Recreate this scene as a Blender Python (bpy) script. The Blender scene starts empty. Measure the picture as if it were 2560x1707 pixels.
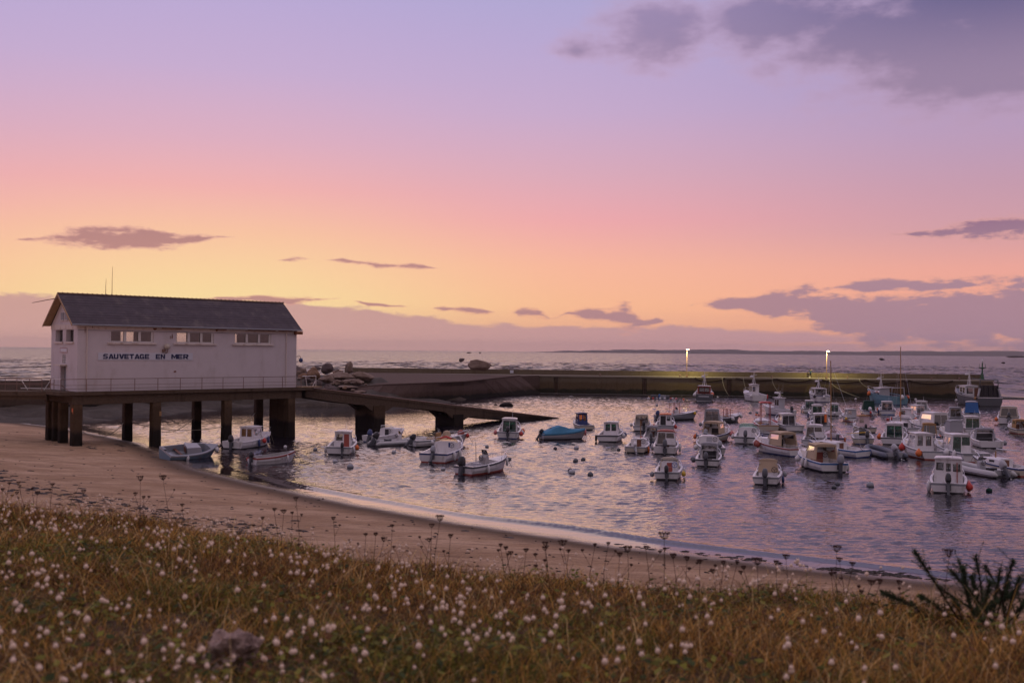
import bpy, math, random
import numpy as np
from mathutils import Vector, Matrix, noise as mnoise

R = math.radians
sc = bpy.context.scene
col = sc.collection
random.seed(7)
NP = np.random.default_rng(11)

# ---------------------------------------------------------------- camera
CAM_Z = 8.5
FPX = 35.0 / 36.0 * 2560.0
cam_data = bpy.data.cameras.new('camera')
cam = bpy.data.objects.new('camera', cam_data)
col.objects.link(cam)
cam_data.lens = 35.0
cam_data.sensor_width = 36.0
cam_data.clip_start = 0.05
cam_data.clip_end = 40000.0
ROT = Matrix.Rotation(R(90.54), 4, 'X') @ Matrix.Rotation(R(0.504), 4, 'Z')
cam.matrix_world = Matrix.Translation((0, 0, CAM_Z)) @ ROT
cam_data.dof.use_dof = True
cam_data.dof.focus_distance = 75.0
cam_data.dof.aperture_fstop = 2.8
sc.camera = cam


def hexc(h):
    h = h.lstrip('#')
    out = []
    for i in (0, 2, 4):
        c = int(h[i:i + 2], 16) / 255.0
        out.append(c / 12.92 if c <= 0.04045 else ((c + 0.055) / 1.055) ** 2.4)
    return (out[0], out[1], out[2], 1.0)


class NT:
    """small helper round a node tree"""
    def __init__(s, tree):
        s.t = tree
        s.N = tree.nodes
        s.L = tree.links

    def put(s, node, key, val):
        sock = node.inputs[key]
        if isinstance(val, bpy.types.NodeSocket):
            s.L.new(val, sock)
        else:
            sock.default_value = val

    def node(s, typ, ins=None, **props):
        n = s.N.new(typ)
        for k, v in props.items():
            setattr(n, k, v)
        if ins:
            for k, v in ins.items():
                s.put(n, k, v)
        return n

    def m(s, op, a, b=None, c=None, clamp=False):
        n = s.N.new('ShaderNodeMath')
        n.operation = op
        n.use_clamp = clamp
        for i, v in enumerate((a, b, c)):
            if v is not None:
                s.put(n, i, v)
        return n.outputs[0]

    def vm(s, op, a, b=None, out=0):
        n = s.N.new('ShaderNodeVectorMath')
        n.operation = op
        s.put(n, 0, a)
        if b is not None:
            s.put(n, 1, b)
        return n.outputs['Value' if op in ('LENGTH', 'DISTANCE', 'DOT_PRODUCT') else 'Vector']

    def mix(s, f, a, b, blend='MIX'):
        n = s.N.new('ShaderNodeMix')
        n.data_type = 'RGBA'
        n.blend_type = blend
        n.clamp_factor = True
        s.put(n, 0, f)
        s.put(n, 6, a)
        s.put(n, 7, b)
        return n.outputs[2]

    def sstep(s, v, lo, hi, to0=0.0, to1=1.0):
        n = s.N.new('ShaderNodeMapRange')
        n.interpolation_type = 'SMOOTHSTEP'
        s.put(n, 0, v)
        s.put(n, 1, lo)
        s.put(n, 2, hi)
        s.put(n, 3, to0)
        s.put(n, 4, to1)
        return n.outputs[0]

    def ramp(s, fac, stops, interp='EASE'):
        n = s.N.new('ShaderNodeValToRGB')
        cr = n.color_ramp
        cr.interpolation = interp
        while len(cr.elements) < len(stops):
            cr.elements.new(0.5)
        for e, (p, c) in zip(cr.elements, stops):
            e.position = p
            e.color = c
        s.put(n, 0, fac)
        return n.outputs[0]

    def noise(s, vec, scale, detail=3.0, rough=0.55, dist=0.0):
        n = s.N.new('ShaderNodeTexNoise')
        s.put(n, 'Vector', vec)
        n.inputs['Scale'].default_value = scale
        n.inputs['Detail'].default_value = detail
        n.inputs['Roughness'].default_value = rough
        n.inputs['Distortion'].default_value = dist
        return n.outputs[0]


# ---------------------------------------------------------------- world: dusk sky with clouds
SUN_AZ, SUN_EL = R(-17.0), R(2.0)
world = bpy.data.worlds.new('World')
sc.world = world
world.use_nodes = True
w = NT(world.node_tree)
w.N.clear()
tc = w.node('ShaderNodeTexCoord')
sep = w.node('ShaderNodeSeparateXYZ', {0: tc.outputs['Generated']})
sx, sy, sz = sep.outputs
el = w.m('ARCSINE', w.m('MAXIMUM', w.m('MINIMUM', sz, 1.0), -1.0))
az = w.m('ARCTAN2', sx, sy)
elp = w.m('DIVIDE', w.m('MAXIMUM', el, 0.0), 1.5708, clamp=True)
E = lambda e: e / 1.5708
sunward = w.ramp(elp, [(E(0.0), hexc('F0B890')), (E(0.045), hexc('FFE0A2')), (E(0.075), hexc('FED6A2')),
                       (E(0.112), hexc('FBC6A4')), (E(0.155), hexc('F3B3B0')), (E(0.20), hexc('DFB0C2')),
                       (E(0.265), hexc('C8AED2')), (E(0.345), hexc('B8A9D6')), (E(0.62), hexc('C4B4D6')),
                       (1.0, hexc('D6C0CA'))], 'LINEAR')
middle = w.ramp(elp, [(E(0.0), hexc('E8A88C')), (E(0.045), hexc('FFC096')), (E(0.085), hexc('FCBA9E')),
                      (E(0.13), hexc('F1ABAE')), (E(0.175), hexc('DDACBC')), (E(0.235), hexc('C8ACCE')),
                      (E(0.30), hexc('BAA9D3')), (E(0.345), hexc('B0A8D4')), (E(0.62), hexc('C0B2D6')),
                      (1.0, hexc('D6C0CA'))], 'LINEAR')
side = w.ramp(elp, [(E(0.0), hexc('D89A8C')), (E(0.045), hexc('F8AA92')), (E(0.08), hexc('EEA89C')),
                    (E(0.115), hexc('D29FA8')), (E(0.155), hexc('C69CB0')), (E(0.20), hexc('B99CBC')),
                    (E(0.25), hexc('AA9AC4')), (E(0.345), hexc('A49CC8')), (E(0.62), hexc('BEB0D2')),
                    (1.0, hexc('D6C0CA'))], 'LINEAR')
back = w.ramp(elp, [(E(0.0), hexc('7C6C70')), (E(0.10), hexc('8E7A7E')), (E(0.22), hexc('988690')),
                    (E(0.5), hexc('AA9CA6')), (1.0, hexc('D6C0CA'))], 'LINEAR')
daz = w.m('ABSOLUTE', w.m('SUBTRACT', w.m('PINGPONG', w.m('ADD', w.m('SUBTRACT', az, SUN_AZ), 0.0), math.pi), 0.0))
base = w.mix(w.sstep(daz, 0.02, 0.40), sunward, middle)
base = w.mix(w.sstep(daz, 0.30, 0.82), base, side)
base = w.mix(w.sstep(daz, 1.2, 2.5), base, back)

comb = w.node('ShaderNodeCombineXYZ', {0: az, 1: el, 2: 0.0})
P0 = comb.outputs[0]


def noise2(scale, detail, rough):
    n = w.node('ShaderNodeTexNoise', {'Vector': w.vm('MULTIPLY', P0, scale)}, noise_dimensions='2D')
    n.inputs['Scale'].default_value = 1.0
    n.inputs['Detail'].default_value = detail
    n.inputs['Roughness'].default_value = rough
    return w.m('SUBTRACT', n.outputs[0], 0.5)


nlow = noise2((30.0, 95.0, 1.0), 5.0, 0.62)
nhigh = noise2((9.0, 19.0, 1.0), 5.0, 0.58)


def pxaz(x, y):
    """photo place -> direction (azimuth, elevation)"""
    d = ROT.to_3x3() @ Vector(((x - 1280) / FPX, -(y - 853.5) / FPX, -1))
    d.normalize()
    return math.atan2(d.x, d.y), math.asin(d.z)


azn = w.m('DIVIDE', w.m('ADD', az, 0.8), 1.6, clamp=True)


def band(pts, wob_=0.004):
    """a row of clouds: (x, y, half height, strength) along the horizon"""
    st_ = []
    for (x, y, hh, k) in pts:
        a, e = pxaz(x * 1.0884, y * 1.0884)
        st_.append(((a + 0.8) / 1.6, (e * 5, hh / 2287.0 * 20, k, 1)))
    n = w.node('ShaderNodeSeparateXYZ', {0: w.ramp(azn, st_, 'LINEAR')})
    c, h, k = n.outputs
    dv = w.m('ABSOLUTE', w.m('SUBTRACT', w.m('MULTIPLY_ADD', nhigh, wob_, el), w.m('MULTIPLY', c, 0.2)))
    return w.m('SUBTRACT', w.m('MULTIPLY_ADD', k, 1.6, -0.6), w.m('DIVIDE', dv, w.m('MULTIPLY', h, 0.05)))


bandA = band([(-700, 560, 20, 0), (-350, 565, 28, 0.9), (-120, 560, 16, 0), (0, 552, 5, 0), (50, 550, 7, 0.7), (110, 548, 10, 1.0), (170, 546, 18, 1.1), (240, 545, 23, 1.15), (340, 550, 22, 1.15),
              (400, 553, 16, 1.1), (440, 551, 11, 1.0), (500, 545, 8, 0.85), (570, 543, 5, 0), (1990, 540, 6, 0), (2110, 538, 9, 0.8), (2180, 535, 15, 1.1),
              (2260, 529, 20, 1.15), (2352, 523, 24, 1.15), (2600, 515, 24, 0.9), (2900, 510, 15, 0)], 0.006)
bandB = band([(610, 596, 6, 0), (650, 597, 7, 0.8), (690, 592, 9, 0.9), (730, 597, 5, 0.2), (790, 597, 8, 0.95), (840, 603, 7, 0.8), (880, 609, 8, 0.95), (960, 612, 9, 0.95), (990, 615, 5, 0.5),
              (1060, 625, 4, 0), (1860, 664, 6, 0), (1900, 661, 10, 0.9), (1970, 657, 15, 1.1), (2080, 657, 16, 1.1), (2190, 655, 15, 1.1), (2260, 656, 9, 0.75), (2285, 658, 5, 0.2),
              (2320, 658, 13, 1.0), (2400, 656, 17, 1.05), (2520, 655, 18, 0.9), (2700, 650, 15, 0.0)], 0.005)
bandC = band([(430, 684, 4, 0), (520, 687, 7, 0.9), (640, 690, 10, 1.1), (720, 687, 8, 1.0), (790, 683, 4, 0.4), (850, 699, 6, 0.9), (920, 702, 5, 0.7), (970, 705, 4, 0), (1010, 707, 7, 0.85),
              (1060, 709, 10, 1.05), (1115, 714, 8, 0.9), (1150, 716, 5, 0), (1190, 718, 12, 1.05), (1240, 722, 15, 1.0), (1270, 735, 10, 0.4), (1300, 719, 8, 0.9), (1350, 719, 13, 1.1),
              (1392, 724, 15, 1.0), (1437, 729, 30, 1.2), (1475, 742, 16, 0.9), (1515, 736, 13, 1.0), (1545, 733, 5, 0), (1590, 698, 6, 0.5), (1660, 697, 17, 1.1), (1760, 698, 24, 1.2), (1850, 697, 32, 1.25), (1900, 724, 40, 1.3),
              (2000, 734, 42, 1.35), (2352, 728, 54, 1.45), (2700, 712, 66, 1.1), (3000, 700, 30, 0.0)], 0.005)
dl = w.m('ADD', w.m('MAXIMUM', w.m('MAXIMUM', bandA, bandB), bandC), w.m('MULTIPLY', nlow, 2.4))
al = w.sstep(dl, -0.15, 0.75)


def blobs(lst):
    tot = None
    for (x, y, hw, hh, k) in lst:
        a, e = pxaz(x * 1.0884, y * 1.0884)
        d = w.vm('LENGTH', w.vm('MULTIPLY', w.vm('SUBTRACT', P0, (a, e, 0)), (2287.0 / hw, 2287.0 / hh, 0)))
        v = w.m('MULTIPLY_ADD', d, -k, k)
        tot = v if tot is None else w.m('MAXIMUM', tot, v)
    return tot


dh = w.m('ADD', blobs([(1540, 60, 185, 105, 1.25), (1790, 40, 380, 105, 1.25), (2040, 85, 360, 115, 1.3), (2430, 10, 560, 250, 1.75), (2340, 190, 235, 85, 1.15), (1325, 121, 70, 26, 0.55)]), w.m('MULTIPLY', nhigh, 1.9))
dh = w.m('ADD', dh, w.m('MULTIPLY', nlow, 0.30))
ah = w.sstep(dh, -0.10, 0.85)
# the rest of the sky, away from the frame: the same broken cloud
farn = w.m('MULTIPLY', w.sstep(nhigh, -0.03, 0.25), w.m('MULTIPLY', w.sstep(daz, 1.0, 1.6), w.sstep(el, 0.02, 0.12)))
# bank of cloud along the horizon
bankpts = [(-900, 655), (0, 668), (110, 676), (300, 688), (700, 694), (860, 706), (960, 722), (1100, 741), (1300, 744),
           (1420, 745), (1650, 747), (1800, 757), (2100, 765), (2352, 768), (3400, 760)]
bst = []
for (x, y) in bankpts:
    a, e = pxaz(x * 1.0884, y * 1.0884)
    bst.append(((a + 0.8) / 1.6, (e * 10, e * 10, e * 10, 1)))
top = w.m('MULTIPLY', w.ramp(azn, bst, 'LINEAR'), 0.1)
db = w.m('SUBTRACT', w.m('MULTIPLY_ADD', nlow, 0.014, top), el)
ab = w.m('MULTIPLY', w.sstep(db, -0.0005, 0.0045), 0.9)
gap = w.sstep(noise2((9.0, 150.0, 1.0), 3.0, 0.6), 0.05, 0.15)
ab = w.m('MULTIPLY', ab, w.m('SUBTRACT', 1.0, w.m('MULTIPLY', gap, w.m('MULTIPLY', w.sstep(az, 0.18, 0.34), 0.6))))
bankc = w.mix(w.sstep(az, -0.30, 0.45), hexc('D8A8A0'), hexc('C89AA2'))
bankc = w.mix(w.sstep(el, 0.0, 0.045), bankc, w.mix(w.sstep(az, -0.35, 0.45), hexc('CC9C98'), hexc('B48C98')))
lowc = w.mix(w.sstep(az, -0.25, 0.45), hexc('BC8884'), hexc('A88696'))
lowc = w.mix(w.sstep(el, 0.08, 0.14), lowc, w.mix(w.sstep(az, -0.1, 0.3), hexc('AC7E80'), hexc('906C88')))
lowe = w.mix(w.sstep(el, 0.03, 0.12), hexc('E8A690'), hexc('DCA29C'))
lowcol = w.mix(w.sstep(dl, 0.10, 0.80), lowe, lowc)
hic = w.mix(w.sstep(az, 0.10, 0.48), hexc('9A88AE'), hexc('505180'))
hic = w.mix(w.sstep(el, 0.24, 0.35), hexc('98829E'), hic)
hicol = w.mix(w.sstep(dh, 0.0, 0.95), hexc('C6A2BA'), hic)
sky = w.mix(ab, base, bankc)
sky = w.mix(w.m('MULTIPLY', farn, 0.5), sky, w.mix(w.sstep(el, 0.1, 0.6), hexc('A58EA8'), hexc('A09CBE')))
sky = w.mix(w.m('MULTIPLY', ah, 0.9), sky, hicol)
sky = w.mix(w.m('MULTIPLY', al, 0.94), sky, lowcol)
SKY_STRENGTH = 1.0
bgn = w.node('ShaderNodeBackground', {'Color': sky, 'Strength': SKY_STRENGTH})
wout = w.node('ShaderNodeOutputWorld')
w.L.new(bgn.outputs[0], wout.inputs[0])

world.cycles.sampling_method = 'MANUAL'
world.cycles.sample_map_resolution = 256

# ---------------------------------------------------------------- sun (just down behind the bank: soft, weak, warm)
sun_data = bpy.data.lights.new('sun', 'SUN')
sun_data.energy = 0.30
sun_data.angle = R(52)
sun_data.color = (1.0, 0.72, 0.42)
sun = bpy.data.objects.new('sun', sun_data)
col.objects.link(sun)
sd = Vector((math.sin(SUN_AZ) * math.cos(R(5)), math.cos(SUN_AZ) * math.cos(R(5)), math.sin(R(5))))
sun.rotation_euler = (-sd).to_track_quat('-Z', 'Y').to_euler()

sc.view_settings.view_transform = 'Standard'
sc.view_settings.look = 'None'
sc.view_settings.exposure = 0.0
sc.view_settings.gamma = 1.0
sc.view_settings.use_curve_mapping = False
sc.render.engine = 'CYCLES'
sc.cycles.use_denoising = True
sc.cycles.max_bounces = 6
sc.cycles.transparent_max_bounces = 12
sc.cycles.volume_bounces = 0
sc.cycles.caustics_reflective = False
sc.cycles.caustics_refractive = False


# ---------------------------------------------------------------- layout helpers
def ray(x, y):
    return ROT.to_3x3() @ Vector(((x - 1280) / FPX, -(y - 853.5) / FPX, -1))


def G(x, y, z=0.0):
    """point of the level z that the photograph shows at this place"""
    d = ray(x, y)
    t = (z - CAM_Z) / d.z
    return Vector((d.x * t, d.y * t, z))


def PY(x, y, Y):
    d = ray(x, y)
    t = Y / d.y
    return Vector((d.x * t, Y, CAM_Z + d.z * t))


def tag(o, label=None, cat=None, group=None, kind=None):
    if label:
        o['label'] = label
    if cat:
        o['category'] = cat
    if group:
        o['group'] = group
    if kind:
        o['kind'] = kind
    return o


def empty(name, loc=(0, 0, 0), rz=0.0, parent=None):
    o = bpy.data.objects.new(name, None)
    col.objects.link(o)
    o.location = loc
    o.rotation_euler = (0, 0, rz)
    o.empty_display_size = 0.2
    if parent:
        o.parent = parent
    return o


class MB:
    """collects faces; build() links them as one mesh object"""
    def __init__(s):
        s.v, s.f, s.m = [], [], []

    def add(s, vs, fs, mi=0):
        o = len(s.v)
        s.v += [tuple(p) for p in vs]
        s.f += [tuple(i + o for i in q) for q in fs]
        s.m += [mi] * len(fs)
        return s

    def box(s, a, b, mi=0):
        (x0, y0, z0), (x1, y1, z1) = a, b
        return s.add([(x0, y0, z0), (x1, y0, z0), (x1, y1, z0), (x0, y1, z0),
                      (x0, y0, z1), (x1, y0, z1), (x1, y1, z1), (x0, y1, z1)],
                     [(0, 3, 2, 1), (4, 5, 6, 7), (0, 1, 5, 4), (1, 2, 6, 5), (2, 3, 7, 6), (3, 0, 4, 7)], mi)

    def hexa(s, b4, t4, mi=0):
        return s.add(list(b4) + list(t4), [(0, 3, 2, 1), (4, 5, 6, 7), (0, 1, 5, 4), (1, 2, 6, 5), (2, 3, 7, 6), (3, 0, 4, 7)], mi)

    def rings(s, rings, closed=True, cap0=True, cap1=True, mi=0):
        n = len(rings[0])
        vs = [p for r in rings for p in r]
        fs = []
        for i in range(len(rings) - 1):
            for j in range(n if closed else n - 1):
                k = (j + 1) % n
                fs.append((i * n + j, i * n + k, (i + 1) * n + k, (i + 1) * n + j))
        if cap0:
            fs.append(tuple(range(n - 1, -1, -1)))
        if cap1:
            fs.append(tuple((len(rings) - 1) * n + j for j in range(n)))
        return s.add(vs, fs, mi)

    def tube(s, pts, r, n=6, mi=0, cap=True):
        pts = [Vector(p) for p in pts]
        rs = r if isinstance(r, (list, tuple)) else [r] * len(pts)
        rg = []
        for i, p in enumerate(pts):
            t = (pts[min(i + 1, len(pts) - 1)] - pts[max(i - 1, 0)])
            t.normalize()
            ref = Vector((0, 0, 1)) if abs(t.z) < 0.9 else Vector((1, 0, 0))
            a = t.cross(ref).normalized()
            b = t.cross(a)
            rg.append([p + (a * math.cos(2 * math.pi * k / n) + b * math.sin(2 * math.pi * k / n)) * rs[i] for k in range(n)])
        return s.rings(rg, True, cap, cap, mi)

    def lathe(s, prof, n=10, c=(0, 0, 0), mi=0):
        rg = [[(c[0] + r * math.cos(2 * math.pi * k / n), c[1] + r * math.sin(2 * math.pi * k / n), c[2] + z) for k in range(n)] for r, z in prof]
        return s.rings(rg, True, True, True, mi)

    def panel(s, p00, p10, p11, p01, holes=(), th=0.05, mi=0):
        """flat wall between four corners (u along p00-p10, v upwards) with real openings and thickness"""
        p00, p10, p11, p01 = map(Vector, (p00, p10, p11, p01))
        us = sorted({0.0, 1.0} | {h[0] for h in holes} | {h[1] for h in holes})
        vs = sorted({0.0, 1.0} | {h[2] for h in holes} | {h[3] for h in holes})
        nrm = (p10 - p00).cross(p01 - p00).normalized()
        def pt(u, v, k):
            return (p00 * (1 - u) + p10 * u) * (1 - v) + (p01 * (1 - u) + p11 * u) * v - nrm * th * k
        nu, nv = len(us), len(vs)
        V = [pt(u, v, k) for k in (0, 1) for v in vs for u in us]
        I = lambda i, j, k: k * nu * nv + j * nu + i
        def solid(i, j):
            if i < 0 or j < 0 or i >= nu - 1 or j >= nv - 1:
                return False
            u, v = (us[i] + us[i + 1]) / 2, (vs[j] + vs[j + 1]) / 2
            return not any(h[0] < u < h[1] and h[2] < v < h[3] for h in holes)
        F = []
        for i in range(nu - 1):
            for j in range(nv - 1):
                if not solid(i, j):
                    continue
                F.append((I(i, j, 0), I(i + 1, j, 0), I(i + 1, j + 1, 0), I(i, j + 1, 0)))
                F.append((I(i, j + 1, 1), I(i + 1, j + 1, 1), I(i + 1, j, 1), I(i, j, 1)))
                if not solid(i - 1, j):
                    F.append((I(i, j, 0), I(i, j + 1, 0), I(i, j + 1, 1), I(i, j, 1)))
                if not solid(i + 1, j):
                    F.append((I(i + 1, j + 1, 0), I(i + 1, j, 0), I(i + 1, j, 1), I(i + 1, j + 1, 1)))
                if not solid(i, j - 1):
                    F.append((I(i + 1, j, 0), I(i, j, 0), I(i, j, 1), I(i + 1, j, 1)))
                if not solid(i, j + 1):
                    F.append((I(i, j + 1, 0), I(i + 1, j + 1, 0), I(i + 1, j + 1, 1), I(i, j + 1, 1)))
        s.add(V, F, mi)
        return pt

    def build(s, name, mats, parent=None, smooth=False):
        me = bpy.data.meshes.new(name)
        me.from_pydata(s.v, [], s.f)
        if not isinstance(mats, (list, tuple)):
            mats = [mats]
        for m_ in mats:
            me.materials.append(m_)
        if len(mats) > 1:
            me.polygons.foreach_set('material_index', s.m)
        if smooth:
            me.polygons.foreach_set('use_smooth', [True] * len(me.polygons))
        me.update()
        o = bpy.data.objects.new(name, me)
        col.objects.link(o)
        if parent:
            o.parent = parent
        return o


# ---------------------------------------------------------------- materials
def mat(name, c, rough=0.6, metal=0.0, var=0.12, scale=3.0, bump=0.0, bscale=20.0, dirt=None, dirt_amt=0.5, dscale=1.2, spec=0.5):
    m_ = bpy.data.materials.new(name)
    m_.use_nodes = True
    t = NT(m_.node_tree)
    b = t.N['Principled BSDF']
    b.inputs['Roughness'].default_value = rough
    b.inputs['Metallic'].default_value = metal
    b.inputs['Specular IOR Level'].default_value = spec if rough < 0.7 else spec * 0.3
    co = t.node('ShaderNodeTexCoord').outputs['Object']
    c4 = (c[0], c[1], c[2], 1)
    if var:
        n = t.noise(co, scale, 5.0, 0.6)
        v = t.m('MULTIPLY_ADD', n, 2 * var, 1.0 - var)
        cc = t.node('ShaderNodeVectorMath', {0: c4[:3]}, operation='SCALE')
        t.put(cc, 'Scale', v)
        cs = cc.outputs[0]
        if dirt:
            n2 = t.noise(t.vm('MULTIPLY', co, (1.0, 1.0, 0.35)), dscale, 6.0, 0.65)
            cs = t.mix(t.m('MULTIPLY', t.sstep(n2, 0.50, 0.72), dirt_amt), cs, (dirt[0], dirt[1], dirt[2], 1))
        t.L.new(cs, b.inputs['Base Color'])
    else:
        b.inputs['Base Color'].default_value = c4
    if bump:
        n3 = t.noise(co, bscale, 5.0, 0.6)
        bp = t.node('ShaderNodeBump', {'Height': n3, 'Distance': bump})
        t.L.new(bp.outputs[0], b.inputs['Normal'])
    return m_


def glass(name, tint, gloss=0.25):
    m_ = bpy.data.materials.new(name)
    m_.use_nodes = True
    t = NT(m_.node_tree)
    t.N.clear()
    tr = t.node('ShaderNodeBsdfTransparent', {'Color': (tint[0], tint[1], tint[2], 1)})
    gl = t.node('ShaderNodeBsdfGlossy', {'Color': (0.9, 0.9, 0.9, 1), 'Roughness': 0.03})
    fr = t.node('ShaderNodeFresnel', {'IOR': 1.5})
    fac = t.m('ADD', t.m('MULTIPLY', fr.outputs[0], 0.9), gloss, clamp=True)
    mx = t.node('ShaderNodeMixShader', {0: fac})
    t.L.new(tr.outputs[0], mx.inputs[1])
    t.L.new(gl.outputs[0], mx.inputs[2])
    out = t.node('ShaderNodeOutputMaterial')
    t.L.new(mx.outputs[0], out.inputs[0])
    return m_


def emit(name, c, s):
    m_ = bpy.data.materials.new(name)
    m_.use_nodes = True
    t = NT(m_.node_tree)
    t.N.clear()
    e = t.node('ShaderNodeEmission', {'Color': (c[0], c[1], c[2], 1), 'Strength': s})
    out = t.node('ShaderNodeOutputMaterial')
    t.L.new(e.outputs[0], out.inputs[0])
    return m_


def tide_concrete(name, dry, mid, wet, z1, z2, streak=0.5):
    """concrete with rust streaks and a tide-stained foot (weed below the high-water line)"""
    m_ = bpy.data.materials.new(name)
    m_.use_nodes = True
    t = NT(m_.node_tree)
    b = t.N['Principled BSDF']
    b.inputs['Roughness'].default_value = 0.9
    b.inputs['Specular IOR Level'].default_value = 0.12
    g = t.node('ShaderNodeNewGeometry')
    pos = g.outputs['Position']
    z = t.node('ShaderNodeSeparateXYZ', {0: pos}).outputs[2]
    n = t.noise(pos, 0.45, 6.0, 0.65)
    n2 = t.noise(t.vm('MULTIPLY', pos, (1.0, 1.0, 0.10)), 1.4, 5.0, 0.65)
    nf = t.noise(pos, 5.0, 5.0, 0.6)
    zz = t.m('ADD', z, t.m('MULTIPLY', t.m('SUBTRACT', n, 0.5), 1.3))
    c = t.mix(t.sstep(zz, z1 - 0.25, z1 + 0.25), wet + (1,), mid + (1,))
    c = t.mix(t.sstep(zz, z2 - 0.35, z2 + 0.35), c, dry + (1,))
    c = t.mix(t.m('MULTIPLY', t.sstep(n2, 0.52, 0.75), streak), c, (mid[0] * 0.55, mid[1] * 0.45, mid[2] * 0.35, 1))
    v = t.m('MULTIPLY_ADD', nf, 0.7, 0.65)
    s_ = t.node('ShaderNodeVectorMath', {0: c}, operation='SCALE')
    t.put(s_, 'Scale', v)
    t.L.new(s_.outputs[0], b.inputs['Base Color'])
    bp = t.node('ShaderNodeBump', {'Height': nf, 'Distance': 0.05})
    t.L.new(bp.outputs[0], b.inputs['Normal'])
    return m_


M = {}
M['white'] = mat('gelcoat_white', (0.70, 0.68, 0.69), 0.35, var=0.07, dirt=(0.30, 0.27, 0.24), dirt_amt=0.55, dscale=2.0)
M['cream'] = mat('gelcoat_cream', (0.52, 0.46, 0.38), 0.4, var=0.06, dirt=(0.4, 0.33, 0.25), dirt_amt=0.4)
M['pale_grey'] = mat('pale_grey_paint', (0.40, 0.40, 0.43), 0.45, var=0.07)
M['grey'] = mat('grey_paint', (0.26, 0.27, 0.30), 0.5, var=0.1)
M['dark_grey'] = mat('dark_grey_paint', (0.09, 0.095, 0.11), 0.5, var=0.15)
M['navy'] = mat('navy_paint', (0.03, 0.05, 0.16), 0.4, var=0.12)
M['blue'] = mat('blue_paint', (0.03, 0.13, 0.36), 0.45, var=0.12)
M['cyan'] = mat('cyan_canvas', (0.065, 0.22, 0.36), 0.7, var=0.12)
M['sea_blue'] = mat('faded_blue_paint', (0.13, 0.27, 0.33), 0.5, var=0.12)
M['slate_blue'] = mat('slate_blue_paint', (0.14, 0.20, 0.26), 0.6, var=0.15)
M['green'] = mat('dark_green_canvas', (0.015, 0.05, 0.04), 0.7, var=0.15)
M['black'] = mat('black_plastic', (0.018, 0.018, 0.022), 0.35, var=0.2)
M['rubber'] = mat('black_rubber', (0.02, 0.02, 0.02), 0.7, var=0.2)
M['red'] = mat('red_vinyl', (0.52, 0.045, 0.035), 0.45, var=0.1)
M['dull_red'] = mat('dull_red_paint', (0.32, 0.07, 0.05), 0.55, var=0.15)
M['orange'] = mat('orange_vinyl', (0.75, 0.17, 0.035), 0.45, var=0.1)
M['yellow'] = mat('yellow_vinyl', (0.66, 0.42, 0.05), 0.5, var=0.1)
M['pink'] = mat('pink_vinyl', (0.62, 0.20, 0.20), 0.5, var=0.1)
M['brown'] = mat('varnished_wood', (0.15, 0.055, 0.028), 0.4, var=0.25, scale=6)
M['tan'] = mat('brown_canvas', (0.36, 0.21, 0.10), 0.8, var=0.12)
M['beige'] = mat('beige_canvas', (0.47, 0.36, 0.25), 0.8, var=0.08)
M['pale_pink'] = mat('pink_faded_gelcoat', (0.62, 0.47, 0.50), 0.4, var=0.06)
M['canvas_grey'] = mat('grey_canvas', (0.33, 0.33, 0.36), 0.85, var=0.08)
M['steel'] = mat('stainless_steel', (0.62, 0.62, 0.63), 0.28, 1.0, var=0.05)
M['alu'] = mat('dull_aluminium', (0.55, 0.55, 0.56), 0.45, 0.7, var=0.08)
M['antifoul'] = mat('antifouling_dark', (0.03, 0.03, 0.035), 0.8, var=0.3)
M['inside'] = mat('cockpit_moulding', (0.36, 0.345, 0.34), 0.55, var=0.1, dirt=(0.25, 0.22, 0.2), dirt_amt=0.6)
M['glass_clear'] = glass('clear_glass', (0.80, 0.82, 0.80), 0.10)
M['glass_green'] = glass('green_glass', (0.34, 0.62, 0.52), 0.10)
M['glass_dark'] = glass('dark_glass', (0.26, 0.28, 0.28), 0.14)
M['glass_amber'] = glass('amber_window', (0.95, 0.72, 0.42), 0.06)
M['vinyl'] = glass('clear_vinyl', (0.66, 0.64, 0.61), 0.05)
M['rope'] = mat('pale_rope', (0.42, 0.38, 0.30), 0.9, var=0.15)
M['dark_rope'] = mat('tarred_rope', (0.05, 0.035, 0.025), 0.9, var=0.25)
M['wire'] = mat('painted_iron', (0.22, 0.13, 0.10), 0.6, var=0.25, scale=8)
M['tube_grey'] = mat('grey_hypalon', (0.22, 0.23, 0.26), 0.6, var=0.1)
M['tube_pale'] = mat('pale_hypalon', (0.46, 0.45, 0.45), 0.55, var=0.08)
M['tube_dark'] = mat('charcoal_hypalon', (0.08, 0.09, 0.12), 0.5, var=0.12)

# ================================================================ the setting
SHORE = np.array([(-140, 150), (-95, 128), (-60, 116), (-47, 105), (-39, 96.5), (-33.5, 90), (-28.5, 82), (-24.5, 75), (-21.2, 69.6), (-15.5, 62.8),
                  (-9.5, 56.3), (-2.5, 49.8), (5.3, 43.7), (10.5, 40.6), (15.5, 38.0), (22, 35.2), (35, 30.5), (60, 23), (140, 0)], float)


def shore_sd(X, Y):
    """distance to the water's edge, + on the sand"""
    X = np.asarray(X, float)
    Y = np.asarray(Y, float)
    best = np.full(X.shape, 1e9)
    sgn = np.ones(X.shape)
    for (x0, y0), (x1, y1) in zip(SHORE[:-1], SHORE[1:]):
        dx, dy = x1 - x0, y1 - y0
        t = np.clip(((X - x0) * dx + (Y - y0) * dy) / (dx * dx + dy * dy), 0, 1)
        d = np.hypot(X - x0 - t * dx, Y - y0 - t * dy)
        cr = dx * (Y - y0) - dy * (X - x0)
        k = d < best
        best = np.where(k, d, best)
        sgn = np.where(k, np.where(cr < 0, 1.0, -1.0), sgn)
    return best * sgn


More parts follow.
